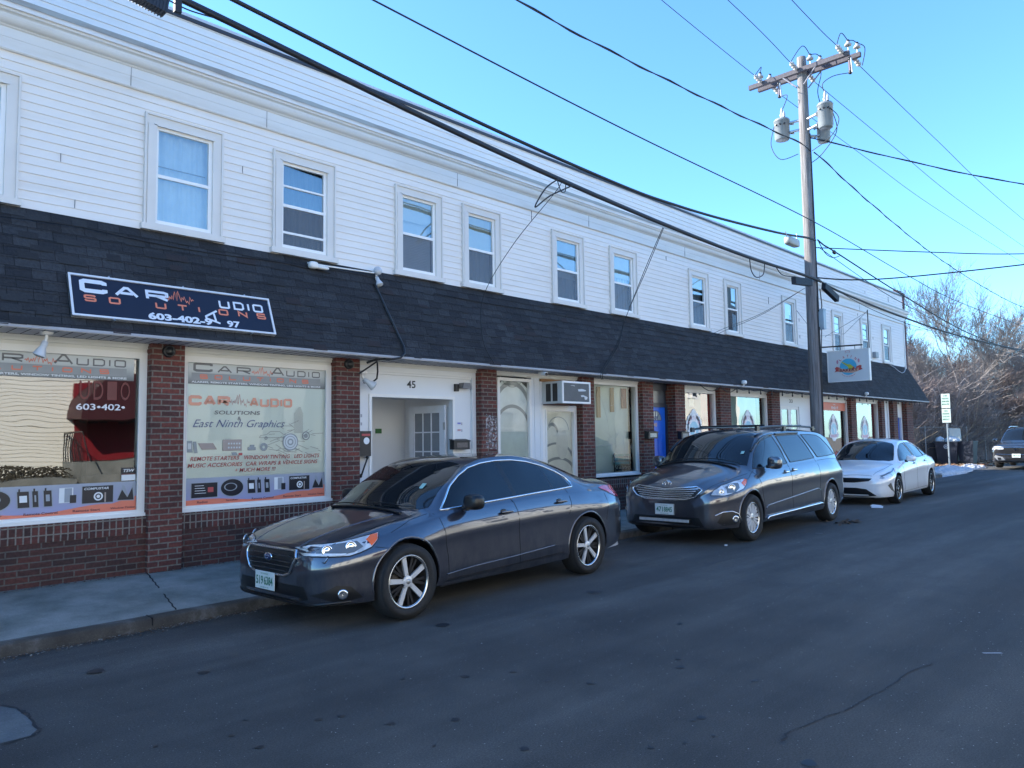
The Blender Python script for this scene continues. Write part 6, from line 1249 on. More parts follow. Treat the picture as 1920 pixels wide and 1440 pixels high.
    for v in m.v: v.x = c.x-.0+v.x*.08; v.y = v.y*.078; v.z = c.z+v.z*.052
    k0 = len(m.v); m.lathe([(1,0),(1,.1),(.78,.1),(.78,0)], (0,0,0), (-1,0,0), 20)
    for v in m.v[k0:]: v.x = c.x+v.x*.08; v.y = v.y*.03; v.z = c.z+v.z*.048
    k0 = len(m.v); m.lathe([(1,0),(1,.1),(.8,.1),(.8,0)], (0,0,0), (-1,0,0), 20)
    for v in m.v[k0:]: v.x = c.x+v.x*.08; v.y = v.y*.055; v.z = c.z+.022+v.z*.022
    m.build('badge', CHROME, body, Vector())
    patch('lower_intake', [(-.62,.27),(-.55,.40),(.55,.40),(.62,.27),(.45,.25),(-.45,.25)], 'F', CBLK, .004, .05)
    c = proj(0,.335,'F',.03); m = MB(); m.box(c.x-.03,c.x+.01,-.43,.43,.325,.375); m.mat(1)
    for k in range(40): m.box(c.x-.034,c.x-.03,-.425+.0213*k,-.425+.0213*k+.014,.33,.37)
    m.build('light_bar', [CBLK, C('led_clear', (.5,.52,.53), .15)], body, Vector())
    pc = proj(0,.5,'F',.014); m = MB(); m.box(pc.x-.012,pc.x-.001,-.165,.165,.425,.59); m.build('plate_frame', STEEL, O, Vector()); plate(O, pc.x-.012, .507, '471', '8845')
    m = MB(); line(m, [(.96,-.7),(.98,0),(.96,.7)], 'T', .014, .012, .05); line(m, [(1.0,.6),(1.02,.1),(1.0,-.1)], 'T', .007, .03); line(m, [(1.02,-.05),(1.06,-.5),(1.12,-.7)], 'T', .007, .03); m.build('wiper', CBLK, body, Vector())
    mirror(O, 1.58, -.93, 1.16, -1, pm_van, .11, .11, .1); mirror(O, 1.58, .93, 1.16, 1, pm_van, .11, .11, .1)
    handles(body, proj, [(2.24,.99),(2.58,1.01)], CHROME)
    m = MB(); c = proj(1.35,-.62,'T',.006); m.quad(c+Vector((-.03,-.04,-.02)),c+Vector((-.03,.04,-.02)),c+Vector((.03,.04,.022)),c+Vector((.03,-.04,.022))); m.build('inspection_sticker', C('sticker_teal', (.3,.5,.45), .5), body, Vector())
car('parked_people_carrier', 'large grey people carrier with roof rails, chrome grille and silver many spoke wheels', 'car', (9.78, 5.33+.99, 0), R(2.0), PV, pm_van, parts_van)

# ---------------- white saloon
PW = dict(L=4.95, wheels=(.93,3.92), track=(.885,.885), rw=.325, rim=.225, tw=.2, arch=.37, crown=2.4,
 zc=Tab((0,.58),(.012,.64),(.04,.69),(.12,.74),(.3,.80),(.6,.87),(.95,.93),(1.12,.965),(1.4,1.14),(1.8,1.33),(2.1,1.42),(2.5,1.47),(3.0,1.475),(3.4,1.43),(3.8,1.33),(4.2,1.18),(4.5,1.08),(4.7,1.05),(4.85,1.0),(4.93,.88),(4.95,.78)),
 ze=Tab((0,.56),(.04,.64),(.12,.69),(.3,.74),(.6,.80),(.95,.86),(1.25,.90),(1.45,.97),(1.7,1.15),(2.0,1.31),(2.4,1.40),(2.9,1.415),(3.3,1.36),(3.7,1.24),(4.0,1.11),(4.3,1.02),(4.7,.98),(4.95,.76)),
 we=PL['we'] and Tab((0,.40),(.04,.58),(.12,.67),(.3,.73),(.6,.75),(1.2,.73),(1.5,.70),(1.9,.62),(2.4,.57),(3.0,.57),(3.5,.61),(4.0,.70),(4.4,.72),(4.7,.66),(4.95,.5)),
 zb=Tab((0,.53),(.04,.58),(.12,.63),(.3,.68),(.6,.75),(.95,.81),(1.3,.86),(1.8,.91),(2.5,.95),(3.2,.98),(3.9,.98),(4.4,.96),(4.7,.92),(4.95,.7)),
 wb=Tab((0,.46),(.04,.66),(.12,.75),(.3,.81),(.6,.84),(1.2,.845),(3.0,.85),(3.9,.845),(4.3,.82),(4.6,.77),(4.95,.54)),
 w=Tab((0,.52),(.04,.70),(.12,.79),(.3,.86),(.55,.895),(.9,.905),(1.6,.885),(3.3,.89),(3.9,.905),(4.3,.89),(4.65,.82),(4.95,.60)),
 z0=Tab((0,.22),(.1,.16),(.5,.15),(1.0,.17),(4.0,.18),(4.5,.24),(4.95,.33)), rimedge=ALLOY,
 spokes=lambda c, A, rr, wh: (spokes(c,A,rr,wh,5,.016,.012,ALLOY,.3,.02,inner=.24,split=.03), spokes(c,A,rr,wh,10,.02,.02,RIMD,.3,.03,inner=.3,d0=-.03), hub(c,A,.05,wh,RIMD)))
pm_wh = paint('paint_white', (.84,.82,.8), .3, dirt=.12, metal=0)
def parts_white(O, body, patch, line, proj, P):
    for ax in ('R','L'):
        W1 = [(1.52,.95),(1.66,1.08),(1.85,1.2),(2.05,1.29),(2.3,1.345),(2.5,1.36),(2.62,.995),(2.0,.965)]; W2 = [(2.58,1.365),(2.9,1.36),(3.15,1.325),(3.4,1.26),(3.5,1.02),(3.1,1.01),(2.7,1.0)]; W3 = [(3.45,1.245),(3.65,1.175),(3.85,1.08),(3.86,1.04),(3.56,1.025)]
        for W in (W1,W2,W3): patch('side_window', W, ax, CG, .003, .06); m = MB(); line(m, W, ax, .008, .001, .05, closed=True); m.build('window_seal', CBLK, body, Vector())
        patch('headlight', [(.08,.60),(.14,.655),(.35,.70),(.6,.745),(.82,.80),(.84,.77),(.76,.70),(.5,.635),(.25,.605),(.12,.585)], ax, LENS, .004, .04); patch('headlight_brow', [(.12,.655),(.35,.705),(.6,.75),(.83,.81),(.82,.785),(.6,.725),(.35,.68),(.14,.635)], ax, LAMPD, .008, .04); patch('indicator', [(.72,.70),(.81,.755),(.83,.775),(.74,.75)], ax, AMB, .008, .03)
        patch('bumper_vent', [(.26,.44),(.40,.50),(.46,.42),(.56,.27),(.38,.34)], ax, CBLK, .003, .04)
        patch('tail_light', [(4.4,.97),(4.6,.98),(4.85,.93),(4.9,.86),(4.6,.9)], ax, REDL, .006, .05)
        for wx in P['wheels']:
            m = MB(); line(m, [(wx+.38*math.cos(R(a)), .335+.38*math.sin(R(a))) for a in range(-5,190,10)], ax, .010, -.004, .05); m.build('arch_lip', pm_wh, body, Vector())
    seams(body, line, [[(1.42,.93),(1.47,.75),(1.5,.25)],[(2.56,1.0),(2.62,.8),(2.62,.27)],[(3.52,1.0),(3.62,.8),(3.55,.6)],[(1.5,.24),(3.5,.27)]])
    ws = [(1.13,0),(1.15,.4),(1.25,.62),(1.38,.68),(1.6,.64),(1.9,.57),(2.02,.5),(2.12,0)]
    patch('windscreen', ws+[(a,-b) for a,b in ws[-2:0:-1]], 'T', CG, .003, .06)
    rw_ = [(3.4,0),(3.38,.5),(3.7,.57),(4.2,.6),(4.35,.4),(4.38,0)]; patch('rear_window', rw_+[(a,-b) for a,b in rw_[-2:0:-1]], 'T', CG, .003, .06)
    m = MB(); line(m, [(.05,-.58),(.02,0),(.05,.58)], 'T', .004, -.001, .04); line(m, [(.08,-.6),(.5,-.7),(1.1,-.74)], 'T', .004, -.001); line(m, [(.08,.6),(.5,.7),(1.1,.74)], 'T', .004, -.001); m.build('bonnet_gap', SEAM, body, Vector())
    patch('grille', [(-.58,.60),(-.3,.605),(0,.605),(.3,.605),(.58,.60),(.52,.54),(.2,.50),(-.2,.50),(-.52,.54)], 'F', CBLK, .005, .04)
    patch('lower_intake', [(-.66,.22),(-.46,.36),(-.25,.385),(.25,.385),(.46,.36),(.66,.22),(.4,.2),(-.4,.2)], 'F', CBLK, .005, .05)
    m = MB(); line(m, [(-.6,.17),(0,.155),(.6,.17)], 'F', .012, .004, .05); m.build('splitter', CBLK, body, Vector())
    mirror(O, 1.72, -.85, 1.0, -1, pm_wh); mirror(O, 1.72, .85, 1.0, 1, pm_wh); handles(body, proj, [(2.42,.87),(3.4,.9)], pm_wh)
car('parked_white_car', 'white saloon parked behind the grey people carrier', 'car', (17.52, 5.64+.90, 0), R(2.4), PW, pm_wh, parts_white)

# ---------------- black sport utility car facing us
sc = lambda T, k, a=1: Tab(*[(x, y*k) for x, y in zip(T.x, T.y)])
PS = dict(PV); PS.update(L=4.7, wheels=(.95,3.8), track=(.93,.93), rw=.37, rim=.24, arch=.42,
 zc=Tab((0,.85),(.012,.93),(.04,.99),(.12,1.03),(.5,1.10),(.95,1.15),(1.1,1.2),(1.5,1.47),(1.9,1.72),(2.3,1.80),(3.4,1.80),(4.1,1.74),(4.4,1.6),(4.6,1.2),(4.7,.9)),
 ze=Tab((0,.83),(.04,.94),(.12,.98),(.5,1.03),(.95,1.08),(1.2,1.12),(1.5,1.34),(1.9,1.60),(2.3,1.71),(3.4,1.71),(4.1,1.64),(4.4,1.5),(4.6,1.12),(4.7,.85)),
 we=Tab((0,.55),(.04,.7),(.12,.78),(.5,.82),(1.1,.82),(1.5,.76),(2.2,.68),(3.8,.68),(4.4,.7),(4.7,.6)),
 zb=Tab((0,.75),(.04,.86),(.12,.90),(.5,.96),(1.1,1.03),(2.2,1.09),(3.8,1.11),(4.4,1.08),(4.7,.8)),
 wb=Tab((0,.62),(.04,.80),(.12,.87),(.5,.91),(1.1,.92),(3.8,.92),(4.4,.88),(4.7,.7)),
 w=Tab((0,.68),(.04,.85),(.12,.92),(.5,.97),(1.1,.98),(3.8,.98),(4.4,.93),(4.7,.75)),
 z0=Tab((0,.32),(.1,.26),(1,.26),(4,.26),(4.7,.4)))
def parts_suv(O, body, patch, line, proj, P):
    for ax in ('R','L'):
        for W in ([(1.3,1.14),(1.6,1.36),(1.95,1.55),(2.3,1.64),(2.35,1.14)],[(2.42,1.645),(3.3,1.64),(3.4,1.15),(2.42,1.145)],[(3.45,1.63),(4.0,1.57),(4.2,1.2),(3.5,1.16)]): patch('side_window', W, ax, CG, .003, .08)
        patch('headlight', [(.06,.80),(.10,.95),(.35,.985),(.5,.96),(.4,.86),(.2,.82)], ax, LENS, .006, .04)
    for s in (-1,1):
        patch('headlight', [(s*.44,.84),(s*.44,.92),(s*.60,.955),(s*.80,.96),(s*.80,.86),(s*.6,.82)][::s], 'F', LENS, .006, .04)
        patch('fog_surround', [(s*.42,.36),(s*.5,.50),(s*.78,.58),(s*.82,.5),(s*.7,.36)][::s], 'F', C('trim_silver', (.4,.41,.42), .25, metal=.6), .006, .04); patch('fog_insert', [(s*.55,.38),(s*.58,.47),(s*.7,.48),(s*.68,.38)][::s], 'F', CBLK, .012, .04)
    g = patch('grille', [(-.46,.93),(.46,.93),(.44,.70),(.36,.64),(-.36,.64),(-.44,.70)], 'F', CBLK, .006, .05)
    m = MB(); line(m, [(-.7,.90),(-.46,.90),(0,.915),(.46,.90),(.7,.90)], 'F', .016, .012, .05); line(m, [(-.75,.62),(0,.60),(.75,.62)], 'F', .012, .01, .06); m.build('chrome_trim', CHROME, g, Vector())
    c = proj(0,.83,'F',.02); m = MB(); 
    for s in (-1,1): m.obox(c+Vector((0,s*.045,0)), Z_, Y_, X_, .1, .02, .02)
    m.obox(c, Y_, Z_, X_, .08, .02, .02); m.build('badge', CHROME, g, Vector())
    pc = proj(0,.52,'F',.02); plate(O, pc.x-.006, .56, '38', '4160')
    patch('lower_intake', [(-.4,.35),(-.4,.45),(.4,.45),(.4,.35)], 'F', CBLK, .006, .05)
    ws = [(1.12,0),(1.14,.4),(1.2,.66),(1.3,.76),(1.6,.70),(1.95,.62),(2.05,.5),(2.1,0)]; patch('windscreen', ws+[(a,-b) for a,b in ws[-2:0:-1]], 'T', CG, .003, .08)
    mirror(O, 1.5, -.93, 1.2, -1, pm_suv, .11, .1, .09); mirror(O, 1.5, .93, 1.2, 1, pm_suv, .11, .1, .09)
    m = MB()
    for s in (-1,1): m.tube([(2.0,s*.6,1.76),(2.3,s*.6,1.83),(3.8,s*.6,1.83),(4.1,s*.6,1.76)], .02, 6)
    m.build('roof_rail', ALLOY, O, Vector())
pm_suv = paint('paint_black', (.01,.011,.014), .3, dirt=.3, metal=.2)
car('parked_suv', 'black sport utility car facing the camera at the right edge, its left side in sunshine', 'car', (38.2, 7.0, 0), R(0), PS, pm_suv, parts_suv)
# ================================================================= far end of the street
BARK = plain('bark', (.25,.22,.21), .95, var=.5, scale=9, bump=.6); TWIG = plain('twig', (.21,.185,.17), .95, var=.4, scale=3); TWIG2 = plain('twig_red', (.2,.155,.14), .95, var=.4, scale=3)
def tree(name, lab, x, y, h, seed, spread=.55, trunks=1, tw=TWIG, dens=1.0, r0_=.14, grp='bare winter trees behind the fence', first=.22, maxb=8000, tmin=.009):
    h *= 1.14 if x > 38 and y > 0 else 1; rg = random.Random(seed); o = root(name, lab, 'tree', (x,y,0), grp); m = MB(); mt = MB(); cnt = [0]
    def grow(p, d, L_, r, lvl):
        if cnt[0] > maxb: return
        cnt[0] += 1
        n = 4 if lvl < 3 else 3; pts = [p]; rr = [r]; q = p.copy(); dd = d.copy()
        for i in range(n):
            dd = (dd+Vector((rg.gauss(0,.16),rg.gauss(0,.16),rg.gauss(.03,.1)))*(1 if lvl else .4)).normalized(); q = q+dd*L_/n; pts.append(q.copy()); rr.append(r*(1-.45*(i+1)/n))
        (m if lvl < 2 else mt).tube(pts, rr, 7 if lvl < 1 else (5 if lvl < 2 else 3), lvl < 3)
        if lvl >= 6 or L_ < .16: return
        nb = [5,4,4,4,3,3][min(lvl,5)] if dens >= 1 else [4,4,3,3,3,2][min(lvl,5)]
        for k in range(nb):
            t = rg.uniform(.3,1) if lvl else rg.uniform(first,1); i = min(n-1, int(t*n)); b = pts[i].lerp(pts[i+1], t*n-i); ax = Vector((rg.gauss(0,1),rg.gauss(0,1),rg.gauss(0,.5))).normalized()
            nd_ = (dd+ax*spread*rg.uniform(.7,1.5)+Z_*.12).normalized(); grow(b, nd_, L_*rg.uniform(.55,.8), max(tmin, rr[i]*rg.uniform(.45,.65)), lvl+1)
        grow(pts[-1], dd, L_*.7, max(tmin, rr[-1]*.9), lvl+1)
    for k in range(trunks):
        a = 6.28*k/trunks+rg.random(); grow(Vector((x+.25*math.cos(a)*(trunks>1), y+.25*math.sin(a)*(trunks>1), -.3)), Vector((.25*math.cos(a)*(trunks>1),.25*math.sin(a)*(trunks>1),1)).normalized(), h*.42, r0_, 0)
    m.build('trunk', BARK, o); mt.build('crown', tw, o); return o
tree('bare_tree', 'tallest bare tree with a wide fan crown behind the parking sign', 52, 12.1, 8.6, 3, .6, 1, TWIG, r0_=.17, first=.35)
tree('bare_tree', 'bare multi stemmed tree nearest the end of the building', 45, 13.3, 5.6, 5, .55, 4, TWIG2, r0_=.09)
tree('bare_tree', 'bare tree with pale forked limbs just left of the tallest tree', 49.5, 15.4, 6.2, 8, .6, 2, TWIG, r0_=.12)
tree('bare_tree', 'bare tree behind the black sport utility car at the right edge', 58, 8.8, 7.0, 12, .6, 1, TWIG, r0_=.14, first=.4)
tree('bare_tree', 'low tangled bare tree between the parking sign and the black sport utility car', 52, 10.7, 5.6, 17, .7, 3, TWIG2, r0_=.1)
tree('bare_tree', 'slender bare tree at the far right edge reaching above the roofs', 66, 10.4, 8.6, 23, .5, 1, TWIG, r0_=.14, first=.5)
tree('bare_tree', 'thin bare tree right behind the brick end wall', 39.5, 13.9, 3.8, 29, .5, 3, TWIG2, r0_=.06)
tree('bare_tree', 'wide dull brown tree behind the others, partly over the brick house', 60, 17.5, 7.6, 31, .65, 2, TWIG2, r0_=.14)
for k, (x, y, h, sp, lb) in enumerate(((43,12.9,4.6,.7,'tangled bare tree right against the dark end of the shingle skirt'),(48,13.2,6.6,.75,'twiggy bare tree rising behind the middle bin'),(56,12.6,7,.7,'dense bare tree between the tallest tree and the one behind the sport utility car'),(62,14.5,8,.65,'far dense bare tree behind the tallest tree'),(55,16.5,6,.7,'dense reddish bare tree against the brick house'),(70,11,7,.7,'far bare tree low on the right edge'),(50,14.7,6.6,.65,'bare tree with upright limbs left of the tallest tree'),(63,9.4,6,.75,'low dense bare tree behind the roof of the sport utility car'))):
    tree('bare_tree', lb, x, y, h, 60+k, sp, 2, TWIG if k % 2 else TWIG2, r0_=.1)
# brush along the fence
m = MB(); rg = random.Random(77)
for i in range(9000):
    t = rg.random(); x = 40+26*t; y = 12.6-(x-40)*.12+rg.uniform(0,4.5); h = rg.uniform(.6,2.8)*(1 if rg.random() < .7 else 1.6); p_ = Vector((x,y,-.1)); d = Vector((rg.gauss(0,.35),rg.gauss(0,.35),1)).normalized()
    pts = [p_]; q = p_
    for k in range(3): d = (d+Vector((rg.gauss(0,.25),rg.gauss(0,.25),rg.gauss(-.05,.15)))).normalized(); q = q+d*h/3; pts.append(q)
    m.mat(i % 3); m.tube(pts, [.016,.013,.01,.007], 3, False)
tag(m.build('brush', [TWIG, TWIG2, plain('straw', (.34,.27,.18), .95, var=.3)]), 'tangled dry brush and brambles behind the chain link fence', 'brush', kind='stuff')
m = MB()
for i in range(2600):
    x = rg.uniform(38, 60); y = rg.uniform(8.9, 13)+(-(x-40)*.05); s_ = rg.uniform(.03,.1); a = rg.uniform(0,6.28); c = Vector((x,y,-.03 if x > 42 else .06)); U = Vector((math.cos(a),math.sin(a),rg.uniform(-.3,.5)))*s_; V_ = Vector((-math.sin(a),math.cos(a),.3))*s_*.5; m.mat(i%2); m.quad(c-U-V_,c+U-V_,c+U+V_,c-U+V_)
tag(m.build('dead_leaves', [plain('leaf_rust', (.25,.13,.07), .9), plain('leaf_tan', (.33,.25,.16), .9)]), 'rusty fallen leaves on the bank beside the bins', 'leaves', kind='stuff')
m = MB(); rg = random.Random(91)
for i in range(2600):
    x = rg.uniform(41, 66); y = rg.uniform(12.4, 17.5)-(x-41)*.2; h = rg.uniform(2.2, 5.2); p_ = Vector((x,y,-.1)); d = Vector((rg.gauss(0,.18),rg.gauss(0,.18),1)).normalized(); pts = [p_]; q = p_
    for k in range(4): d = (d+Vector((rg.gauss(0,.12),rg.gauss(0,.12),.05))).normalized(); q = q+d*h/4; pts.append(q)
    m.mat(i % 3); m.tube(pts, [.028,.02,.015,.011,.007], 3, False)
    for k in range(6):
        j = rg.randrange(1, 4); b0 = pts[j].lerp(pts[j+1], rg.random()); u = Vector((rg.gauss(0,1),rg.gauss(0,1),rg.uniform(.1,1.3))).normalized(); l = rg.uniform(.4,1.3); b1 = b0+u*l*.5; b2 = b1+(u+Vector((rg.gauss(0,.4),rg.gauss(0,.4),.3))).normalized()*l*.5
        m.tube([b0,b1,b2], [.011,.009,.006], 3, False)
tag(m.build('scrub', [TWIG, TWIG2, BARK]), 'dense mass of leafless scrub filling the lot beyond the fence', 'scrub', kind='stuff')
# chain link fence
o = root('chain_link_fence', 'chain link fence with a sagging top rail in front of the brush', 'fence', (44,12.3,0)); A0 = Vector((33.0,12.2,0)); A1 = Vector((64,9.3,0)); FL = (A1-A0).length; fd = (A1-A0).normalized()
for k in range(12): p_ = A0+fd*(FL*k/11); m = MB(); m.cyl(p_-Z_*.2, p_+Z_*1.95, .03, n=8); m.build('post', C('post_dull', (.25,.25,.25), .6), o)
m = MB(); m.tube([A0+fd*(FL*t/24)+Z_*(1.9-.05*abs(math.sin(t*1.3))) for t in range(25)], .022, 6); m.build('top_rail', C('mesh_rust', (.14,.13,.12), .7), o)
m = MB(); st = .11; n = int(FL/st)
for k in range(-17, n):
    a = max(0, k*st); z0_ = .05+(0 if k >= 0 else -k*st)
    if z0_ < 1.9: b = k*st+1.85; e = min(b, FL); m.tube([A0+fd*a+Z_*z0_, A0+fd*e+Z_*(.05+(e-k*st))], .0025, 3, False); m.tube([A0+fd*a+Z_*(1.95-z0_), A0+fd*e+Z_*(1.9-(e-k*st))], .0025, 3, False)
m.build('mesh_fabric', C('mesh_rust', (.14,.13,.12), .7), o)
# parking sign
o = root('parking_sign', 'two white parking notices on a grey post beside the bins', 'sign', (38.7,9.7,0)); m = MB(); m.box(38.67,38.72,9.67,9.73,.0,2.2); m.box(38.66,38.73,9.69,9.71,.0,3.35); m.build('post', C('post_grey', (.2,.24,.27), .5), o)
for k, (z0_, z1_) in enumerate(((2.72,3.38),(2.05,2.68))):
    m = MB(); m.box(38.62,38.64,9.52,9.88,z0_,z1_); b_ = m.build('sign_plate', C('notice_white', (.36,.42,.4), .5), o); m = MB()
    for j, t in enumerate((('2 HR','PARKING','8AM-6PM','MON-FRI') if k == 0 else ('NO','PARKING','SNOW','EMERGENCY'))): txt(m, t, (38.615,9.85-.06*(j==0),z1_-.13-.13*j), -Y_, Z_, .28-.12*(j==0), .075, .01)
    m.build('lettering', PLTXT, b_)
# bins
def bin_(lab, x, y, rz, lid_open=False, w_=.62, h=1.05, d=.72, badge=False):
    o = root('wheeled_bin', lab, 'bin', (x,y,0.0), 'dark wheeled bins by the fence', rz); m = MB(); b = .8
    z = lambda s, zz: [(-w_/2*s,-d/2*s,zz),(w_/2*s,-d/2*s,zz),(w_/2*s,d/2*s,zz),(-w_/2*s,d/2*s,zz)]
    v = z(b,.04)+z(1,h)+z(1.05,h)+z(1.05,h+.04)+z(.95,h+.04)+z(.93,h-.1); m.add(v, [(3,2,1,0)]+[(i*4+k,i*4+(k+1)%4,i*4+4+(k+1)%4,i*4+4+k) for i in range(5) for k in range(4)]+[(20,21,22,23)], False); m.build('bin_body', C('bin_navy', (.012,.016,.03), .5, var=.2), o, Vector())
    m = MB()
    for s in (-1,1): m.cyl((w_*.38*s,d*.36,.1),(w_*.46*s,d*.36,.1), .11, n=14)
    m.build('wheel', BLACK, o, Vector()); m = MB(); m.tube([(-w_*.4,d*.55,h),(-w_*.4,d*.62,h+.02),(w_*.4,d*.62,h+.02),(w_*.4,d*.55,h)], .02, 6); m.build('handle', BLACK, o, Vector())
    if badge: m = MB(); disc(m, (-w_*.5-.004,0,h*.82), Vector((0,-1,0)), Z_, .11, 20, .07); disc(m, (-w_*.5-.004,0,h*.82), Vector((0,-1,0)), Z_, .05, 14); m.build('badge', VS, o, Vector())
    if lid_open: m = MB(); m.obox((0,d*.62,h-.35), X_, Z_, Y_, w_, .8, .04); m.build('lid', C('bin_navy', (.012,.016,.03), .5, var=.2), o, Vector())
bin_('leftmost wheeled bin, tipped outward beside the sign post', 42.2, 11.35, R(20), True)
bin_('middle wheeled bin with a pale round badge, overflowing with white bags', 42.0, 10.55, R(4), False, 1.0, 1.1, 1.0, True)
bin_('rightmost wheeled bin, nearest the black sport utility car', 42.0, 9.7, R(-6), True, .62, 1.12)
for k, (x, y, z, s_, lb) in enumerate(((42.0,10.9,1.22,.2,'white rubbish bag bulging from the left of the middle bin'),(42.1,10.4,1.2,.26,'largest white rubbish bag on the middle bin'),(41.9,10.15,1.18,.16,'small white rubbish bag at the right of the middle bin'))):
    o = root('rubbish_bag', lb, 'rubbish bag', (x,y,z)); m = MB(); m.blob((x,y,z), (s_,s_,s_*.8), 2, 20, 14, .35, k); m.build('bag', plain('bag_white_%d' % k, (.55,.58,.6), .35, var=.15), o)
o = root('cardboard_sheet', 'white board standing up out of the middle bin', 'board', (42.1,10.3,1.4)); m = MB(); m.obox((42.15,10.25,1.5), Vector((.2,.98,.05)), Vector((.1,.08,1)), Vector((1,-.1,0)), .55, .6, .02); m.build('board', C('board_white', (.6,.58,.5), .7), o)
# snow
SNOW = plain('dirty_snow', (.46,.47,.49), .8, var=.6, scale=9, bump=1)
def snow(lab, c, sz, seed, n=48):
    m = MB(); rg = random.Random(seed); cx, cy, cz = c; nx, ny = n*2, n
    vs = []
    for i in range(nx+1):
        for j in range(ny+1):
            u, v = i/nx*2-1, j/ny*2-1; e = max(0, 1-(u*u+v*v)); f = noise.noise(Vector((u*3+seed,v*3,0)))+.6*noise.noise(Vector((u*9,v*9+seed,1)))+.35*noise.noise(Vector((u*27,v*22+seed,4)))
            vs.append((cx+u*sz[0], cy+v*sz[1], cz-.03+sz[2]*(e**.6)*(1+.8*f)+(.03 if e > 0 else -.05)))
    m.add(vs, [(i*(ny+1)+j,(i+1)*(ny+1)+j,(i+1)*(ny+1)+j+1,i*(ny+1)+j+1) for i in range(nx) for j in range(ny)], True)
    return tag(m.build('snow_bank', SNOW), lab, 'snow', kind='stuff')
snow('small heap of old snow in the gutter between the first two cars', (8.85,7.2,-.07), (.8,.34,.26), 1)
snow('low strip of old snow along the kerb beside the white saloon', (25.5,7.95,-.06), (3.6,.45,.2), 2)
snow('long heap of old snow on the corner in front of the parking sign', (34.5,9.0,.0), (3.6,.85,.15), 3)
snow('flat patch of old snow on the kerb corner near the black sport utility car', (38.8,8.9,-.02), (1.8,.5,.12), 6)
# litter on the road
o = root('paper_scrap', 'flattened white paper on the asphalt in front of the white saloon', 'litter', (17.1,5.75,0)); m = MB(); m.obox((17.1,5.72,.02), Vector((1,.3,.02)), Vector((-.3,1,0)), Z_, .35, .22, .012); m.obox((17.2,5.78,.035), Vector((1,.1,.1)), Vector((-.3,1,.1)), Z_, .2, .18, .008); m.build('sheet', C('paper_white', (.6,.62,.65), .7), o)
o = root('leaf_clump', 'clump of brown leaves on the asphalt by the rear wheel of the people carrier', 'litter', (14.1,5.2,0)); m = MB()
for i in range(40): c = Vector((14.0+rg.gauss(0,.16),5.2+rg.gauss(0,.08),.015)); a = rg.uniform(0,6.3); U = Vector((math.cos(a),math.sin(a),rg.uniform(0,.5)))*.05; V_ = Vector((-math.sin(a),math.cos(a),0))*.025; m.quad(c-U-V_,c+U-V_,c+U+V_,c-U+V_)
m.build('leaves', C('leaf_brown', (.1,.06,.035), .9), o)
o = root('paper_scrap', 'tiny white scrap on the asphalt below the nose of the people carrier', 'litter', (10.0,5.45,0)); m = MB(); m.obox((10.03,5.47,.012), Vector((1,.5,.1)), Vector((-.5,1,0)), Z_, .08, .04, .004); m.build('sheet', C('paper_white', (.6,.62,.65), .7), o)
m = MB(); vs = []
for i in range(60):
    for j in range(8):
        x = 95+j*9; y = -10+i*2.2; vs.append((x, y, (1-abs(j-3.5)/4)*6*(.7+.5*noise.noise(Vector((y*.08, j*.4, 2))))-.3+.5*noise.noise(Vector((y*.9, j*3, 0)))))
m.add(vs, [(i*8+j,(i+1)*8+j,(i+1)*8+j+1,i*8+j+1) for i in range(59) for j in range(7)], True)
struct(m.build('far_hill', plain('far_wood_floor', (.13,.105,.09), .95, var=.6, scale=1.5, bump=1)))
# ---- houses beyond the trees
def house(name, lab, x0, x1, y0, y1, h, wallm, roofm, wins, ridge=2.2, faces=('W','S'), z0=-.1, wf=None):
    o = root(name, lab, 'building', ((x0+x1)/2,(y0+y1)/2,0)); m = MB(); m.box(x0,x1,y0,y1,z0,h); m.build('wall', wallm, o)
    m = MB(); yc = (y0+y1)/2; m.prism([(y0-.4,h-.05),(yc,h+ridge),(y1+.4,h-.05),(y1+.4,h+.08),(yc,h+ridge+.15),(y0-.4,h+.08)], (x0-.4,0,0), Y_, Z_, (x1-x0+.8,0,0)); m.build('roof', roofm, o)
    m = MB(); m.add([(x0,y0,h),(x0,y1,h),(x0,yc,h+ridge)],[(0,1,2)]); m.add([(x1,y0,h),(x1,y1,h),(x1,yc,h+ridge)],[(0,1,2)]); m.build('gable', wallm, o)
    for (f, c, z, w_, hh) in wins:
        m = MB(); g = MB()
        if f == 'W': m.box(x0-.06,x0+.02,c-w_/2-.1,c+w_/2+.1,z-.1,z+hh+.1); g.box(x0-.08,x0-.06,c-w_/2,c+w_/2,z,z+hh)
        elif f == 'N': m.box(c-w_/2-.1,c+w_/2+.1,y1-.02,y1+.06,z-.1,z+hh+.1); g.box(c-w_/2,c+w_/2,y1+.06,y1+.08,z,z+hh)
        else: m.box(c-w_/2-.1,c+w_/2+.1,y0-.06,y0+.02,z-.1,z+hh+.1); g.box(c-w_/2,c+w_/2,y0-.08,y0-.06,z,z+hh)
        W_ = m.build('window', TRIM, o); g.build('pane', C('dark_pane', (.04,.05,.06), .08), W_)
    return o
BRK2 = brick_mat('far_brick', (.22,.1,.075), (.16,.075,.06), (.25,.2,.18), .3, .1); ROOFG = plain('roof_grey', (.09,.09,.1), .9, var=.3, scale=6)
house('brick_house', 'reddish brick house half hidden by the bare trees', 66, 76, 20, 30, 6.4, BRK2, ROOFG, [('W',y,z,1.0,1.6) for y in (22,27) for z in (1.5,4.0)]+[('S',x,1.5,1.0,1.6) for x in (68,71,74)], 1.0)
house('tan_house', 'low pale house behind the fence beside the end of the building', 50, 60, 22, 30, 4.6, siding_mat('far_tan', (.22,.19,.17)), ROOFG, [('W',y,1.3,1.0,1.4) for y in (24,27)]+[('S',x,1.3,1.0,1.4) for x in (52,55,58)], 1.6)
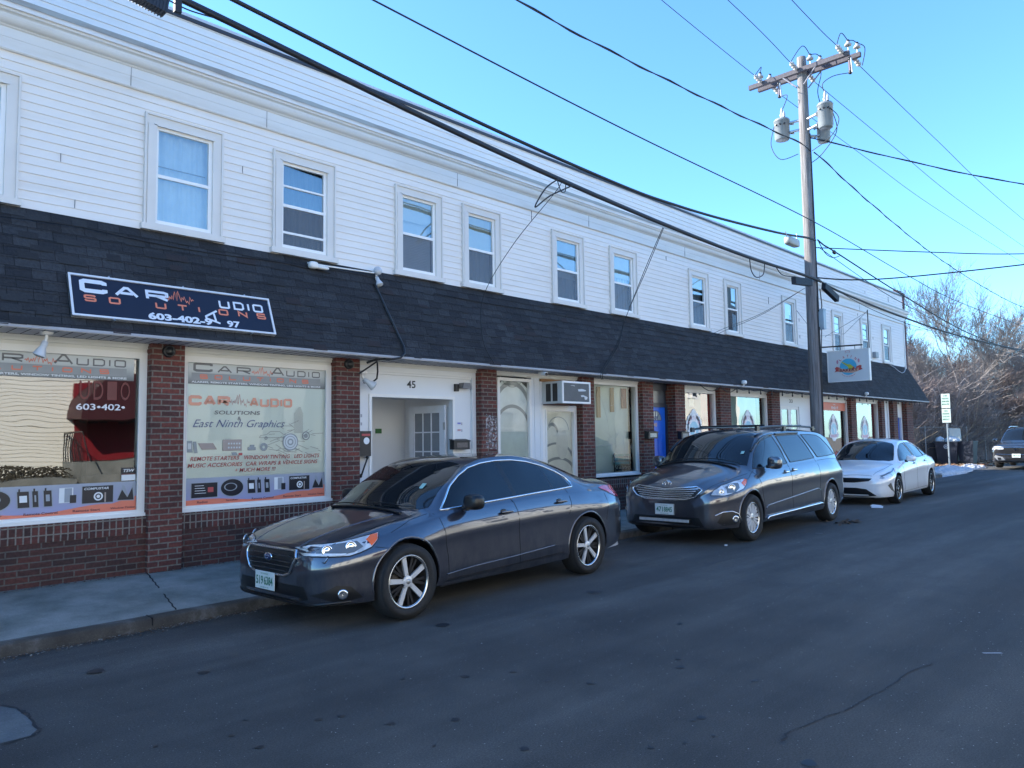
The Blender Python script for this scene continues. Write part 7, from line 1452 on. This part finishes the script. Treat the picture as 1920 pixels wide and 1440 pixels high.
# ================================================================= across the street (seen in the windows and the paintwork)
CRM = siding_mat('cream_siding', (.82,.79,.68), (.45,.4,.3), .15)
def lapwall(mbx, x0, x1, y, z0, z1, e=.11):
    z = z0
    while z < z1: lap(mbx, x0, x1, z, min(e, z1-z), y, .02, -1); z += e
def across(name, lab, x0, x1, y, h, mat_, wins, depth=8, ridge=2.4):
    o = root(name, lab, 'building', ((x0+x1)/2,y,0)); m = MB(); lapwall(m, x0, x1, y, .5, h); m.build('clapboard_siding', mat_, o); m = MB(); m.box(x0,x1,y-depth,y-.03,-.1,h); m.build('wall', mat_, o)
    m = MB(); m.box(x0-.02,x1+.02,y-.03,y+.05,-.1,.5); m.build('foundation', CONC, o)
    m = MB(); m.prism([(y+.4,h-.05),(y-depth/2,h+ridge),(y-depth-.4,h-.05),(y-depth-.4,h+.08),(y-depth/2,h+ridge+.15),(y+.4,h+.1)], (x0-.3,0,0), Y_, Z_, (x1-x0+.6,0,0)); m.build('roof', ROOFG, o)
    for cx, z, w_, hh in wins:
        m = MB(); frame(m, cx-w_/2-.1, cx+w_/2+.1, z-.1, z+hh+.1, .1, y, y+.07); m.box(cx-w_/2,cx+w_/2,y,y+.05,z+hh/2-.025,z+hh/2+.025); W_ = m.build('window', TRIM, o); g = MB(); g.box(cx-w_/2,cx+w_/2,y-.0,y+.03,z,z+hh); g.build('pane', C('dark_pane', (.04,.05,.06), .08), W_)
    return o
H1 = across('cream_house', 'cream clapboard house with a red door and awning, mirrored in the nearest shop window', -9, 13.5, -5.0, 6.2, CRM, [(x,z,.9,1.4) for x in (-7,-3.5,0,10.5,12.4) for z in (1.6,4.2)], 9)
m = MB(); m.box(6.3,8.5,-5.0,-4.9,1.2,3.3); H1d = m.build('door', C('door_red', (.2,.014,.02), .35), H1); H1d['label'] = 'red double door'
m = MB(); 
for k in range(2):
    for j in range(3): m.box(6.45+1.1*k+.25*j,6.65+1.1*k+.25*j,-4.9,-4.88,2.3,3.1)
m.build('pane', C('dark_pane', (.04,.05,.06), .08), H1d)
m = MB(); n = 20; m.prism([(1.2*math.cos(R(180*i/n)), 1.1*math.sin(R(180*i/n))) for i in range(n+1)], (7.35,-5.0,2.35), X_, Z_, (0,1.5,0)); m.build('awning', C('awning_maroon', (.055,.008,.012), .6), H1)
m = MB(); m.box(6.1,8.7,-4.95,-3.4,-.1,1.18); m.box(6.1,8.7,-3.4,-3.0,-.1,.8); m.box(6.1,8.7,-3.0,-2.6,-.1,.4); m.build('steps', CONC, H1)
m = MB()
for k in range(10): m.cyl((6.12,-4.9+.16*k,1.18),(6.12,-4.9+.16*k,2.0), .012, n=5)
m.tube([(6.12,-4.9,2.0),(6.12,-3.4,2.0),(6.12,-2.6,1.2)], .02, 6); m.build('railing', BLACK, H1)
H2 = across('grey_house', 'pale house across the street, mirrored in the paint of the cars', 17, 29, -5.5, 6.0, siding_mat('pale_siding', (.6,.6,.56)), [(x,z,.9,1.4) for x in (18.5,21,24,27) for z in (1.4,4)], 9)
H3 = across('tan_row_house', 'second cream house further along, mirrored in the far bakery windows', 33, 47, -6, 6.4, CRM, [(x,z,.9,1.4) for x in (35,38,41,44) for z in (1.4,4)], 9)
o = root('planter', 'low stone planter with clipped brown hedge mirrored in the nearest shop window', 'planter', (4.5,-4,0)); m = MB(); m.box(3.6,6.0,-4.9,-3.4,-.1,.75); m.build('planter_wall', CONC, o); m = MB(); rg = random.Random(9)
for i in range(900): c = Vector((rg.uniform(3.7,5.9),rg.uniform(-4.8,-3.5),rg.uniform(.75,1.05))); m.blob(c, (.03,.03,.02), 2, 4, 3)
m.build('hedge', plain('hedge_brown', (.06,.05,.03), .9), o)
o = root('fire_hydrant', 'blue and yellow fire hydrant mirrored at the bottom of the nearest shop window', 'fire hydrant', (3.75,-1.9,0)); m = MB(); m.lathe([(.15,0),(.15,.05),(.1,.06),(.1,.45),(.13,.46),(.13,.5),(.11,.52)], (3.75,-1.9,-.02), Z_, 18); m.build('barrel', C('hydrant_yellow', (.6,.42,.06), .5), o)
m = MB(); m.lathe([(.13,.5),(.12,.58),(.06,.66),(.03,.68),(.03,.73),(0,.73)], (3.75,-1.9,-.02), Z_, 18); m.build('bonnet', C('hydrant_blue', (.03,.25,.5), .45), o); m = MB(); m.cyl((3.55,-1.9,.4),(3.95,-1.9,.4), .05, n=12); m.cyl((3.75,-1.9,.38),(3.75,-1.7,.38), .07, n=12); m.build('outlet', C('hydrant_blue', (.03,.25,.5), .45), o)
m = MB(); m.box(-40,60,-5.2,-2.2,-.12,.04); struct(m.build('far_sidewalk', CONC))
for s_, (x, y, h) in enumerate(((15.3,-6.5,8),(31,-7,9),(-12,-6,9))):
    tree('street_tree', ['bare tree in the gap after the cream house across the street','bare tree between the two far houses across the street','bare tree behind the camera across the street'][s_], x, y, h, 40+s_, .6, 1, TWIG, grp='bare trees across the street', maxb=900)
for n_ in ('t',):
    pass
